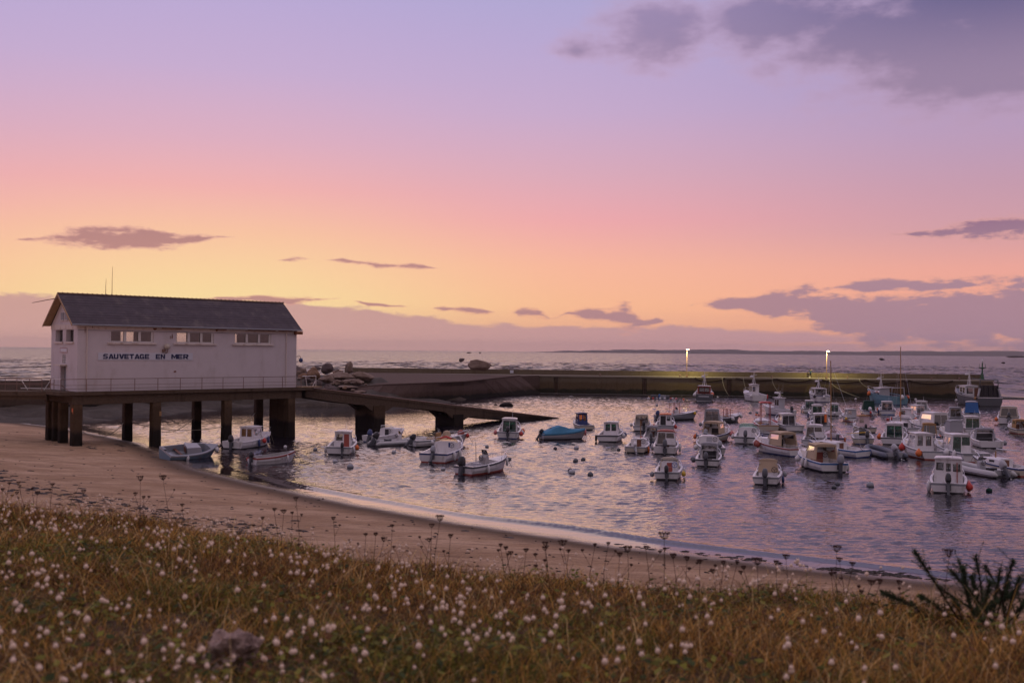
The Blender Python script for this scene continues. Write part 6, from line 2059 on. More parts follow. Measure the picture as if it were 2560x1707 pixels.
# ---- mooring buoys
def E3(x, y): return 700 + x / 3.36, 860 + y / 3.36
def A6(x, y): return 1400 + x / 6.533, 1000 + y / 6.533
def B6(x, y): return 1700 + x / 6.533, 920 + y / 6.533
def C6(x, y): return 1880 + x / 6.533, 980 + y / 6.533
def D5(x, y): return 2200 + x / 5.6, 980 + y / 5.6
def F4(x, y): return 1580 + x / 4.704, 850 + y / 4.704
BU = [(E3(297, 890), 'grey', .28), (E3(462, 992), 'pale_grey', .28), (E3(590, 1040), 'grey', .36), (E3(957, 912), 'pale_grey', .28), (E3(1738, 866), 'grey', .26), (E3(1932, 846), 'dark_grey', .26), (E3(1540, 760), 'dark_grey', .22),
      (E3(1925, 973), 'dark_grey', .28), (E3(1373, 1056), 'pale_grey', .26), (E3(45, 866), 'white', .22), (E3(2312, 880), 'dark_grey', .24), (A6(310, 606), 'dark_grey', .27), (A6(270, 796), 'pale_grey', .34), (A6(255, 1003), 'dark_grey', .30),
      (A6(382, 980), 'dark_grey', .28), (A6(170, 1165), 'dark_grey', .30), (A6(195, 1194), 'pale_grey', .36), (A6(495, 1228), 'dark_grey', .30), (A6(958, 820), 'dark_grey', .26), (A6(2170, 970), 'dark_grey', .28),
      (C6(1390, 1515), 'dark_grey', .28), (C6(1340, 1562), 'dark_grey', .24), (C6(1930, 1535), 'grey', .36), (C6(460, 1275), 'dark_grey', .26), (D5(1530, 1390), 'green', .28), (D5(1495, 300), 'pale_grey', .3),
      (A6(1585, 92), 'grey', .3), (B6(1145, 738), 'grey', .32), (B6(1255, 735), 'grey', .32), (B6(1245, 768), 'orange', .24), (B6(1285, 772), 'red', .22), (F4(452, 692), 'orange', .26), (F4(520, 696), 'pink', .34), (F4(606, 702), 'orange', .32),
      (B6(1483, 446), 'white', .22), (B6(1997, 452), 'white', .22), (B6(615, 476), 'white', .24), (C6(1795, 22), 'white', .22), (C6(1692, 118), 'white', .3), (C6(2075, 172), 'orange', .3), (D5(565, 66), 'white', .24), (D5(500, 106), 'white', .3),
      (D5(1068, 118), 'white', .34), (D5(335, 524), 'red', .3), (D5(110, 390), 'red', .3), (F4(110, 694), 'black', .2)]
BLB = ['medium grey buoy left of the cabin boat with the reddish door', 'pale grey buoy just in front of the cabin boat with the reddish door', 'large grey buoy lower right of the cabin boat with the reddish door', 'pale grey buoy in front of the grey inflatable by the ramp support',
       'grey buoy lower left of the green sliding-door cabin boat', 'dark buoy just below the green sliding-door cabin boat', 'small dark buoy right of the red bow buoy of the open boat', 'dark buoy between the rod fishing boat and the blue canvas boat', 'pale buoy beside the left of the low rod fishing boat',
       'small white buoy right of the pillars under the building', 'dark buoy under the stern of the blue canvas boat', 'dark buoy between the blue canvas boat and the square white cabin boat', 'pale grey buoy left below the square white cabin boat', 'left one of two dark buoys side by side in open water',
       'right one of two dark buoys side by side in open water', 'dark buoy touching a pale buoy in the open water', 'pale buoy touching a dark one in the open water', 'lone dark buoy left of the cuddy boat with the yellow fender', 'small dark buoy left of the white-outboard cuddy boat', 'dark buoy at the left side of the boat with the wide dark opening',
       'upper one of two dark buoys below the blue-striped beige-hooded boat', 'lower one of two dark buoys below the blue-striped beige-hooded boat', 'big grey buoy left of the nearest three-windowed cabin boat', 'dark buoy right of the boat with the beige windscreen cover', 'dark green buoy right of the nearest cabin boat',
       'pale buoy right of the boat with the royal blue canvas', 'grey buoy left of the T-top boat near the lamp glint', 'left one of two grey buoys left of the red-canopied work boat', 'right one of two grey buoys left of the red-canopied work boat', 'small orange buoy below the pair of grey buoys', 'small red buoy beside the orange one left of the work boat',
       'small orange buoy just right of the pot raft', 'large pinkish buoy between the two orange ones by the raft', 'orange buoy left of the dark-hulled fishing boat', 'small white buoy right of the white fishing boat at the pier foot', 'small white buoy left of the fishing boat under the right lamp', 'small white buoy right of the dark-hulled fishing boat',
       'small white buoy at the pier foot left of the blue trawler', 'larger white buoy on open water left of the blue trawler', 'orange buoy under the bow of the blue trawler', 'small white buoy at the pier foot right of the blue trawler', 'low white buoy beside the tall mast right of the blue trawler', 'large white buoy under the bow of the black-sterned trawler',
       'red buoy left of the tall-masted sailing boat', 'red buoy left of the cabin boat with a jacket by its window', 'black low float left of the pot raft']
for i, ((x, y), c, r) in enumerate(BU):
    p = G(x, y)
    o = empty('mooring_buoy', p)
    o.rotation_euler = (R(random.uniform(-12, 12)), R(random.uniform(-12, 12)), 0)
    r *= 0.68
    o.scale = (r, r, r)
    MB().lathe([(0.2, -0.5), (0.72, -0.25), (0.98, 0.15), (1.0, 0.4), (0.85, 0.8), (0.5, 1.08), (0.16, 1.18)], 12).build('float', M[c], o, True)
    MB().tube([(0.14 * math.cos(a), 0, 1.24 + 0.14 * math.sin(a)) for a in np.linspace(0, 2 * math.pi, 9)], 0.045, 4).build('ring', M['wire'], o)
    tag(o, BLB[i], 'buoy', 'mooring buoys')

# ================================================================ heron and the anglers
M['heron'] = mat('heron_plumage', (0.10, 0.10, 0.12), 0.8, var=0.25, scale=20)
p = G(514, 1140, 0.0)
hn = empty('heron', p, R(25))
tag(hn, 'dark heron standing in the shallows beside the beached dinghy', 'bird')
bd = MB()
body = [(-0.33, 0.40, 0.015), (-0.24, 0.43, 0.06), (-0.10, 0.50, 0.105), (0.04, 0.56, 0.10), (0.12, 0.62, 0.06), (0.15, 0.70, 0.04), (0.12, 0.80, 0.035), (0.15, 0.89, 0.032), (0.20, 0.95, 0.035), (0.25, 0.955, 0.030), (0.30, 0.945, 0.016), (0.42, 0.925, 0.004)]
bd.tube([(x_, 0, z_) for x_, z_, r_ in body], [r_ for *_, r_ in body], 8)
bd.build('body', M['heron'], hn, True)
for sg in (-1, 1):
    MB().tube([(0.0, 0.04 * sg, 0.5), (0.02, 0.04 * sg, 0.26), (-0.01, 0.04 * sg, -0.05)], [0.014, 0.010, 0.009], 5).build('leg', M['tan'], hn)
hn.scale = (1.05, 1.05, 1.05)

M['jacket'] = mat('blue_jacket', (0.05, 0.09, 0.13), 0.8, var=0.2, scale=10)
M['dark_cloth'] = mat('dark_clothing', (0.02, 0.018, 0.022), 0.85, var=0.2, scale=10)
M['skin'] = mat('skin', (0.45, 0.28, 0.20), 0.6, var=0.05)


def person(loc, rz, label, pose, jac, s_=1.0, cap=True):
    """one continuous skinned body; joints placed for the pose"""
    J = {'pel': (0, 0, .93), 'sp': (0, .02, 1.12), 'ch': (0, .03, 1.32), 'nk': (0, .02, 1.47), 'hd': (0, .05, 1.60), 'tp': (0, .05, 1.72),
         'hl': (-.10, 0, .90), 'kl': (-.11, .03, .50), 'al': (-.12, 0, .09), 'fl': (-.13, .16, .04), 'hr': (.10, 0, .90), 'kr': (.11, .03, .50), 'ar': (.12, 0, .09), 'fr': (.13, .16, .04),
         'sl': (-.19, .02, 1.40), 'el': (-.25, .05, 1.13), 'wl': (-.20, .25, 1.05), 'gl': (-.18, .33, 1.05), 'sr': (.19, .02, 1.40), 'er': (.25, .05, 1.13), 'wr': (.20, .25, 1.10), 'gr': (.18, .33, 1.11)}
    J.update(pose)
    RAD = {'pel': .155, 'sp': .14, 'ch': .165, 'nk': .062, 'hd': .098, 'tp': .07, 'hl': .105, 'kl': .07, 'al': .048, 'fl': .045, 'hr': .105, 'kr': .07, 'ar': .048, 'fr': .045,
           'sl': .075, 'el': .055, 'wl': .036, 'gl': .035, 'sr': .075, 'er': .055, 'wr': .036, 'gr': .035}
    names = list(J)
    ed = [('pel', 'sp'), ('sp', 'ch'), ('ch', 'nk'), ('nk', 'hd'), ('hd', 'tp'), ('pel', 'hl'), ('hl', 'kl'), ('kl', 'al'), ('al', 'fl'), ('pel', 'hr'), ('hr', 'kr'), ('kr', 'ar'), ('ar', 'fr'),
          ('ch', 'sl'), ('sl', 'el'), ('el', 'wl'), ('wl', 'gl'), ('ch', 'sr'), ('sr', 'er'), ('er', 'wr'), ('wr', 'gr')]
    me = bpy.data.meshes.new('person_body')
    me.from_pydata([J[n] for n in names], [(names.index(a), names.index(b)) for a, b in ed], [])
    o = bpy.data.objects.new('person', me)
    col.objects.link(o)
    sk = o.modifiers.new('skin', 'SKIN')
    sv = me.skin_vertices[0].data
    for i, n in enumerate(names):
        sv[i].radius = (RAD[n], RAD[n])
        sv[i].use_root = (n == 'pel')
    sb = o.modifiers.new('sub', 'SUBSURF')
    sb.levels = sb.render_levels = 2
    me2 = bpy.data.meshes.new_from_object(o.evaluated_get(bpy.context.evaluated_depsgraph_get()))
    o.modifiers.clear()
    o.data = me2
    me2.materials.clear()
    for m_ in (M[jac], M['dark_cloth'], M['skin']):
        me2.materials.append(m_)
    zw = J['pel'][2] + 0.02
    zn = J['nk'][2] + 0.02
    g1, g2 = Vector(J['gl']), Vector(J['gr'])
    for f in me2.polygons:
        c = f.center
        f.use_smooth = True
        f.material_index = 2 if (c.z > zn or (c - g1).length < .07 or (c - g2).length < .07) else (1 if c.z < zw else 0)
    o.location = loc
    o.rotation_euler = (0, 0, rz)
    o.scale = (s_, s_, s_)
    tag(o, label, 'person')
    if cap:
        hd = J['tp']
        MB().lathe([(0.115, -0.06), (0.122, 0.0), (0.10, 0.07), (0.03, 0.10)], 9, (hd[0], hd[1] - .01, hd[2] - .02)).build('hat', M['dark_cloth'], o, True)
    # five bent fingers on each hand
    for g_ in ('gl', 'gr'):
        gx, gy, gz = J[g_]
        hm = MB()
        for q in range(4):
            hm.tube([(gx - .03 + .02 * q, gy, gz), (gx - .03 + .02 * q, gy + .045 + .008 * (q in (1, 2)), gz - .005), (gx - .03 + .02 * q, gy + .05, gz - .04)], .009, 4)
        hm.tube([(gx + (.035 if g_ == 'gl' else -.035), gy - .03, gz), (gx + (.05 if g_ == 'gl' else -.05), gy + .02, gz - .01)], .010, 4)
        hm.build('fingers', M['skin'], o)
    return o


pz = -math.atan2(15, 128.6)
pl = on_pier(2031.5, 2.3, ZW + 0.003)
person(pl, pz + R(150), 'person in dark trousers and blue jacket standing on the pier left of the right lamp', {'el': (-.38, .02, 1.36), 'wl': (-.30, .10, 1.55), 'gl': (-.27, .13, 1.60), 'er': (.40, .02, 1.34), 'wr': (.32, .10, 1.54), 'gr': (.28, .13, 1.60)}, 'jacket')
pl = on_pier(2024.5, 2.2, ZW + 0.003)
person(pl, pz + R(180), 'person in dark clothes crouching on the pier beside the standing one', {'pel': (0, -.12, .42), 'sp': (0, -.05, .58), 'ch': (0, .06, .78), 'nk': (0, .10, .92), 'hd': (0, .15, 1.04), 'tp': (0, .16, 1.16), 'hl': (-.11, -.10, .42), 'kl': (-.16, .30, .52), 'al': (-.15, .10, .09), 'fl': (-.16, .27, .04),
       'hr': (.11, -.10, .42), 'kr': (.16, .30, .52), 'ar': (.15, .10, .09), 'fr': (.16, .27, .04), 'sl': (-.19, .06, .85), 'el': (-.24, .20, .64), 'wl': (-.14, .38, .58), 'gl': (-.10, .44, .57), 'sr': (.19, .06, .85), 'er': (.24, .20, .64), 'wr': (.14, .38, .58), 'gr': (.10, .44, .57)}, 'dark_cloth')
o = MB().lathe([(0.13, 0), (0.17, .3), (0.18, .32), (0.15, .32)], 10).build('bucket', M['white'])
o.location = on_pier(2027.5, 1.7, ZW + 0.003)
tag(o, 'white bucket on the pier between the two people', 'bucket')

# ================================================================ seaweed on the beach
_bx, _by = np.arange(-110, 75, 0.5), np.arange(10, 150, 0.5)
_bz = beach_z(*np.meshgrid(_bx, _by))


def bz_at(x, y):
    i = min(max((x + 110) / 0.5, 0), len(_bx) - 2)
    j = min(max((y - 10) / 0.5, 0), len(_by) - 2)
    a, b = int(i), int(j)
    u, v = i - a, j - b
    return float((_bz[b, a] * (1 - u) + _bz[b, a + 1] * u) * (1 - v) + (_bz[b + 1, a] * (1 - u) + _bz[b + 1, a + 1] * u) * v)


def beach_hit(x, y):
    z = 0.5
    for _ in range(12):
        p = G(x, y, z)
        z = 0.5 * z + 0.5 * bz_at(p.x, p.y)
    return G(x, y, z)


M['weed'] = mat('seaweed', (0.028, 0.018, 0.013), 0.55, var=0.5, scale=8)
rw = random.Random(5)
SV, SF = [], []


def clump(c, r, h, rz, asp):
    n = 11
    o = len(SV)
    ca, sa = math.cos(rz), math.sin(rz)
    outer = []
    for ring, (k, hh) in enumerate(((1.0, -0.01), (0.62, 0.75), (0.25, 1.0))):
        for i in range(n):
            a = 2 * math.pi * i / n
            q = k * (0.55 + 0.8 * rw.random())
            x, y = q * r * math.cos(a), q * r * asp * math.sin(a)
            SV.append((c.x + x * ca - y * sa, c.y + x * sa + y * ca, c.z + h * hh * (0.5 + rw.random()) * (1 if ring else 0) - (0.02 if not ring else 0)))
    for ring in range(2):
        for i in range(n):
            j = (i + 1) % n
            SF.append((o + ring * n + i, o + ring * n + j, o + (ring + 1) * n + j, o + (ring + 1) * n + i))
    SF.append(tuple(o + 2 * n + i for i in range(n)))


def along(pts, n, jx, jy, rmin, rmax, h):
    P = [Vector(p) for p in pts]
    seg = [(P[i + 1] - P[i]).length for i in range(len(P) - 1)]
    for _ in range(n):
        u = rw.random() * sum(seg)
        i = 0
        while u > seg[i] and i < len(seg) - 1:
            u -= seg[i]
            i += 1
        q = P[i].lerp(P[i + 1], u / seg[i])
        c = beach_hit(q.x + rw.gauss(0, jx), q.y + rw.gauss(0, jy))
        r = rmin + (rmax - rmin) * rw.random() ** 2.2
        clump(c, r, h * r, rw.uniform(-0.5, 0.4), 0.35)


along([(-60, 1165), (0, 1185), (110, 1225), (250, 1255), (370, 1283), (430, 1297), (520, 1310), (640, 1322), (700, 1318)], 520, 36, 10, 0.04, 0.36, 0.14)
along([(150, 1105), (230, 1112), (330, 1120), (420, 1135)], 40, 40, 6, 0.08, 0.5, 0.12)
along([(0, 1045), (150, 1040), (250, 1050)], 60, 60, 6, 0.15, 0.8, 0.15)
along([(1560, 1363), (1700, 1376), (1846, 1393), (1950, 1407), (2066, 1419), (2160, 1430), (2285, 1442), (2400, 1450)], 170, 16, 3, 0.05, 0.30, 0.12)
along([(2060, 1420), (2130, 1426), (2200, 1432), (2290, 1441)], 80, 12, 2, 0.08, 0.34, 0.16)
for _ in range(900):
    x, y = rw.uniform(-60, 2200), rw.uniform(1080, 1440)
    c = beach_hit(x, y)
    if c.z > 0.05:
        clump(c, rw.uniform(0.03, 0.15) * (1 + (rw.random() < 0.06) * 1.6), 0.03, rw.uniform(-0.6, 0.6), 0.4)
me = bpy.data.meshes.new('seaweed')
me.from_pydata(SV, [], SF)
me.materials.append(M['weed'])
o = bpy.data.objects.new('seaweed', me)
col.objects.link(o)
tag(o, 'dark seaweed scattered in lines along the sand', 'seaweed', None, 'stuff')

# ================================================================ grass of the bank
def leaf_material(name, rough=0.7, trans=0.25):
    m_ = bpy.data.materials.new(name)
    m_.use_nodes = True
    t = NT(m_.node_tree)
    b = t.N['Principled BSDF']
    a = t.node('ShaderNodeAttribute', attribute_name='tint')
    t.L.new(a.outputs['Color'], b.inputs['Base Color'])
    b.inputs['Roughness'].default_value = rough
    b.inputs['Specular IOR Level'].default_value = 0.2
    tr = t.node('ShaderNodeBsdfTranslucent', {'Color': a.outputs['Color']})
    mx = t.node('ShaderNodeMixShader', {0: trans})
    t.L.new(b.outputs[0], mx.inputs[1])
    t.L.new(tr.outputs[0], mx.inputs[2])
    t.L.new(mx.outputs[0], t.N['Material Output'].inputs[0])
    return m_


M['grass'] = leaf_material('dry_grass')
M['umbel'] = mat('dry_umbel', (0.055, 0.026, 0.018), 0.9, var=0.3, scale=20)
M['tail'] = mat('hares_tail_down', (0.84, 0.65, 0.50), 0.95, var=0.18, scale=60)
M['straw'] = mat('straw_stem', (0.26, 0.17, 0.085), 0.85, var=0.25, scale=10)
M['gorse'] = mat('gorse_green', (0.035, 0.055, 0.022), 0.8, var=0.4, scale=6)
M['gorse_wood'] = mat('gorse_wood', (0.07, 0.045, 0.03), 0.9, var=0.3)


def mesh_np(name, co, tris, mat_, tint=None):
    me = bpy.data.meshes.new(name)
    me.vertices.add(len(co))
    me.vertices.foreach_set('co', co.astype(np.float32).ravel())
    me.loops.add(tris.size)
    me.loops.foreach_set('vertex_index', tris.astype(np.int32).ravel())
    me.polygons.add(len(tris))
    me.polygons.foreach_set('loop_start', (np.arange(len(tris)) * 3).astype(np.int32))
    me.polygons.foreach_set('loop_total', np.full(len(tris), 3, np.int32))
    me.update(calc_edges=True)
    me.materials.append(mat_)
    if tint is not None:
        a = me.attributes.new('tint', 'FLOAT_COLOR', 'POINT')
        a.data.foreach_set('color', np.concatenate([tint, np.ones((len(tint), 1))], 1).astype(np.float32).ravel())
    o = bpy.data.objects.new(name, me)
    col.objects.link(o)
    return o


def scatter(n, y0, over=0.9, power=1.0):
    """points on the bank within and a little beside the view"""
    out = np.zeros((0, 2))
    while len(out) < n:
        y = y0 + (15.5 - y0) * NP.random(n * 2) ** power
        x = (NP.random(n * 2) * 2 - 1) * (0.58 * y + 1.7)
        k = y < edge_y(np.clip(x, -9, 6)) + over * NP.random(n * 2) ** 2
        out = np.concatenate([out, np.stack([x, y], 1)[k]])
    return out[:n]


def patch(x, y, k, s):
    return 0.5 + 0.5 * wob(x, y, k, s)


PAL = np.array([(0.66, 0.37, 0.088), (0.44, 0.225, 0.048), (0.10, 0.050, 0.017), (0.22, 0.21, 0.030), (0.06, 0.08, 0.018), (0.78, 0.56, 0.25), (0.20, 0.080, 0.028)])


def blades(name, n, y0, hmin, hmax, wid, flop, pal_p, label):
    P = scatter(n, y0)
    x, y = P[:, 0], P[:, 1]
    z = bank_z(x, y) - 0.015
    tuft = 0.40 + 1.5 * patch(x, y, 3.4, 0.3) * (0.35 + patch(x, y, 0.9, 2.0)) + 0.35 * (patch(x, y, 9.0, 1.0) - 0.5)
    h = (hmin + (hmax - hmin) * NP.random(n) ** 1.6) * tuft
    a = NP.random(n) * 2 * np.pi
    fl = flop * (0.25 + NP.random(n)) * h
    dx, dy = np.cos(a) * fl + 0.10 * h, np.sin(a) * fl
    pa = NP.random(n) * np.pi
    wd = wid * (0.6 + 0.8 * NP.random(n)) * np.clip(0.6 + y * 0.09, 0.7, 1.6)
    wx, wy = np.cos(pa) * wd, np.sin(pa) * wd
    base = np.stack([x, y, z], 1)
    W_ = np.stack([wx, wy, 0 * wx], 1)
    m1 = base + np.stack([dx * 0.22, dy * 0.22, h * 0.50], 1)
    m2 = base + np.stack([dx * 0.60, dy * 0.60, h * 0.84], 1)
    tp = base + np.stack([dx * 1.12, dy * 1.12, h * (1.0 - 0.25 * NP.random(n))], 1)
    co = np.stack([base - W_, base + W_, m1 - W_ * 0.85, m1 + W_ * 0.85, m2 - W_ * 0.55, m2 + W_ * 0.55, tp], 1).reshape(-1, 3)
    i = np.arange(n)[:, None] * 7
    T = np.stack([i + np.array([q]) for q in ((0, 1, 3), (0, 3, 2), (2, 3, 5), (2, 5, 4), (4, 5, 6))], 1).reshape(-1, 3)
    # colour of each blade: dry patches, green patches, dead brown weed
    gr = np.clip(patch(x, y, 1.1, 4.0) * 1.5 - 0.55 - 0.05 * (y - 4), 0, 1)
    br = np.clip(patch(x, y, 0.75, 7.0) * 1.6 - 0.7, 0, 1)
    u = NP.random(n)
    w0 = np.tile(np.array(pal_p, float), (n, 1))
    w0[:, 3] += gr * 1.1
    w0[:, 4] += gr * 0.8
    w0[:, 6] += br * 0.9
    w0[:, 2] += br * 0.7
    w0 /= w0.sum(1, keepdims=True)
    ci = (w0.cumsum(1) < u[:, None]).sum(1)
    c = PAL[np.clip(ci, 0, len(PAL) - 1)] * (0.6 + 0.8 * NP.random((n, 1)))
    tint = np.repeat(c, 7, 0)
    o = mesh_np(name, co, T, M['grass'], tint)
    tag(o, label, 'grass', None, 'stuff')
    return o


blades('grass', 240000, 2.1, 0.03, 0.12, 0.0020, 1.3, (0.26, 0.25, 0.30, 0.07, 0.11, 0.05, 0.10), 'dry brown and green grass covering the bank in front')
blades('tall_grass', 8000, 2.3, 0.12, 0.28, 0.0014, 1.3, (0.30, 0.15, 0.05, 0.03, 0.0, 0.40, 0.05), 'thin straw-coloured stalks rising from the grass')

# leafy clover-like weeds low in the grass
n = 52000
P = scatter(n, 2.1, 0.2)
x, y = P[:, 0], P[:, 1]
gr = patch(x, y, 1.1, 4.0) * patch(x, y, 3.0, 1.0)
k = NP.random(n) < np.clip(gr * 1.8 - 0.15, 0.02, 1)
x, y = x[k], y[k]
n = len(x)
z = bank_z(x, y) + 0.01 + 0.10 * NP.random(n)
a, b_, s_ = NP.random(n) * 6.28, (NP.random(n) - 0.5) * 1.6, 0.006 + 0.012 * NP.random(n)
ux = np.stack([np.cos(a) * s_ * 1.7, np.sin(a) * s_ * 1.7, np.sin(b_) * s_], 1)
vx = np.stack([-np.sin(a) * s_, np.cos(a) * s_, np.cos(b_) * s_ * 0.4], 1)
c = np.stack([x, y, z], 1)
co = np.stack([c - ux, c + vx, c + ux, c - vx], 1).reshape(-1, 3)
i = np.arange(n)[:, None] * 4
T = np.stack([i + np.array([(0, 1, 2)]), i + np.array([(0, 2, 3)])], 1).reshape(-1, 3)
cc = PAL[NP.choice([3, 4, 2, 6], n, p=[0.42, 0.33, 0.15, 0.10])] * (0.5 + 0.7 * NP.random((n, 1)))
tag(mesh_np('leafy_weeds', co, T, M['grass'], np.repeat(cc, 4, 0)), 'small green leaves of low weeds between the grass', 'weeds', None, 'stuff')

# ---- hare's-tail grass: the nearest 300 one by one, the rest together
rh = random.Random(21)


def tail_mesh(seed):
    """egg-shaped downy head with short awns"""
    rr = random.Random(seed)
    v, f = ICO[2]
    mb = MB()
    out = []
    for p in v:
        k = 1 + 0.16 * rr.uniform(-1, 1)
        tz = p[2]
        out.append((p[0] * k * 0.0120 * (1 - 0.10 * tz), p[1] * k * 0.0120 * (1 - 0.10 * tz), 0.013 + tz * 0.0132))
    mb.add(out, f)
    for _ in range(34):
        th_, ph = rr.uniform(0, 6.28), rr.uniform(-0.6, 1.3)
        d = Vector((math.cos(th_) * math.cos(ph), math.sin(th_) * math.cos(ph), math.sin(ph)))
        b0 = Vector((d.x * 0.010, d.y * 0.010, 0.016 + d.z * 0.016))
        sd_ = d.cross(Vector((0, 0, 1))).normalized() * 0.0006
        e_ = b0 + d * rr.uniform(0.004, 0.009) + Vector((0, 0, 0.004))
        mb.add([b0 - sd_, b0 + sd_, e_], [(0, 1, 2)])
    return mb


tailm = []
for s_ in range(4):
    o = tail_mesh(100 + s_).build('seed_head', M['tail'], None, True)
    tailm.append(o.data)
    bpy.data.objects.remove(o)
stemm = []
for s_ in range(3):
    lean = 0.05 + 0.05 * s_
    o = MB().tube([(0, 0, 0), (lean * 0.3, 0, 0.5), (lean, 0, 1.0)], [0.0016, 0.0012, 0.0009], 3).build('stem', M['straw'])
    stemm.append((o.data, lean))
    bpy.data.objects.remove(o)


def dens(x, y):
    return 0.08 + 1.5 * float(patch(np.array(x), np.array(y), 1.7, 3.0)) ** 1.6 * (0.35 + 0.9 * float(patch(np.array(x), np.array(y), 0.6, 5.0))) * (1.35 if x < 0.5 else 0.75)


pts_ = []
while len(pts_) < 2050:
    q = scatter(400, 2.35, 1.6)
    for (x, y) in q:
        if rh.random() < dens(x, y) * (0.22 + 0.085 * y):
            pts_.append((float(x), float(y)))
            for _ in range(rh.choice((0, 0, 1, 1, 2, 3))):
                qx, qy = x + rh.gauss(0, 0.05), y + rh.gauss(0, 0.05)
                pts_.append((float(qx), float(qy)))
random.Random(4).shuffle(pts_)
pts_ = pts_[:2050]
pts_.sort(key=lambda p: p[1])
hz = lambda x, y: float(bank_z(np.array([x]), np.array([y]))[0])
near, farp = pts_[:300], pts_[300:]
for (x, y) in near:
    z = hz(x, y) - 0.01
    sm, lean = rh.choice(stemm)
    h_ = rh.uniform(0.08, 0.24)
    o = bpy.data.objects.new('hares_tail_plant', sm)
    col.objects.link(o)
    o.location = (x, y, z)
    o.scale = (h_ * 1.6, h_ * 1.6, h_)
    sxy = h_ * 1.6
    o.rotation_euler = (0, 0, rh.uniform(0, 6.28))
    tag(o, "pale fluffy hare's-tail grass head on a thin stem in the near grass", 'flower head', "hare's-tail heads in the near bank")
    c = bpy.data.objects.new('seed_head', rh.choice(tailm))
    col.objects.link(c)
    c.parent = o
    k = rh.uniform(0.45, 1.0)
    c.location = (lean, 0, 1.0)
    c.scale = (k / sxy, k / sxy, k / h_)
    c.rotation_euler = (rh.uniform(-0.25, 0.25), rh.uniform(-0.1, 0.4), 0)
HV, HT = [], []
tl = []
for me_ in tailm:
    a_ = np.empty(len(me_.vertices) * 3, np.float32)
    me_.vertices.foreach_get('co', a_)
    tl.append((a_.reshape(-1, 3), np.array([tuple(p.vertices) for p in me_.polygons])))
off = 0
hv, ht, sv_, st_ = [], [], [], []
so = 0
for (x, y) in farp:
    z = hz(x, y) - 0.01
    h_ = rh.uniform(0.10, 0.27)
    a = rh.uniform(0, 6.28)
    lx, ly = x + 0.1 * h_ * math.cos(a), y + 0.1 * h_ * math.sin(a)
    v, f = rh.choice(tl)
    k = rh.uniform(0.5, 1.15)
    hv.append(v * k + np.array([lx, ly, z + h_]))
    ht.append(f + off)
    off += len(v)
    sv_.append(np.array([(x - 0.0014, y, z), (x + 0.0014, y, z), (lx, ly, z + h_)]))
    st_.append(np.array([(0, 1, 2)]) + so)
    so += 3
o = mesh_np('hares_tail_heads', np.concatenate(hv), np.concatenate(ht), M['tail'])
tag(o, "mass of pale hare's-tail heads further back on the bank", 'grass heads', None, 'stuff')
o = mesh_np('hares_tail_stems', np.concatenate(sv_), np.concatenate(st_), M['straw'])
tag(o, "thin stems of the further hare's-tail grass", 'grass stems', None, 'stuff')

# ---- dry wild carrot umbels along the edge
def Z1(x, y): return x / 2.735, 1180 + y / 2.735
def Z2(x, y): return 860 + x / 2.735, 1180 + y / 2.735
def Z3(x, y): return 1700 + x / 2.735, 1180 + y / 2.735
UM = [Z1(960, 60), Z1(1115, 55), Z1(925, 160), Z1(980, 182), Z1(1250, 272), Z1(1245, 236), Z1(2025, 195), Z1(1875, 266), Z1(1940, 282), Z1(1998, 288), Z1(1795, 326), Z1(2280, 328), Z1(255, 156), Z1(115, 152), Z1(360, 96), Z1(65, 86), Z1(125, 87), Z1(220, 122), Z1(570, 146), Z1(20, 130),
      Z2(655, 336), Z2(600, 378), Z2(330, 376), Z2(148, 436), Z2(217, 436), Z2(728, 450), Z2(585, 478), Z2(1070, 510), Z2(1106, 530), Z2(1376, 505), Z2(1374, 536), Z2(1495, 505), Z2(1535, 550), Z2(1310, 575), Z2(1245, 546), Z2(1715, 510), Z2(1805, 502), Z2(1940, 548), Z2(2190, 460), Z2(2065, 532), Z2(2250, 590), Z2(1885, 576), Z2(1140, 565), Z2(272, 475), Z2(40, 480),
      Z3(48, 606), Z3(135, 626), Z3(225, 692), Z3(297, 636), Z3(530, 636), Z3(655, 630), Z3(725, 596), Z3(1070, 546), Z3(1090, 612), Z3(1180, 642), Z3(1035, 706), Z3(1840, 582), Z3(1310, 772), Z3(1365, 766), Z3(1495, 766), Z3(390, 630), Z3(435, 665)]
BIG = {(Z1(1115, 55)), (Z2(1940, 548)), (Z3(1070, 546)), (Z3(1840, 582)), (Z2(2190, 460)), (Z3(530, 636)), (Z2(1495, 505)), (Z1(960, 60)), (Z2(655, 336))}
ru = random.Random(3)


def umbel_head(mb, c, r, n):
    """flat-topped basket of curved rays ending in small seed clusters"""
    for k in range(n):
        a = 2 * math.pi * k / n + ru.uniform(-.2, .2)
        q = ru.uniform(0.35, 1.0)
        tip = Vector((c.x + r * q * math.cos(a), c.y + r * q * math.sin(a), c.z + r * (1.05 + 0.15 * ru.random())))
        mid = Vector((c.x + r * q * 0.75 * math.cos(a), c.y + r * q * 0.75 * math.sin(a), c.z + r * 0.45))
        mb.tube([c, mid, tip], [0.0016, 0.0013, 0.0012], 3)
        mb.tube([tip - Vector((0, 0, 0.004)), tip + Vector((0, 0, 0.001)), tip + Vector((0, 0, 0.006))], [0.002, 0.0055, 0.003], 4)


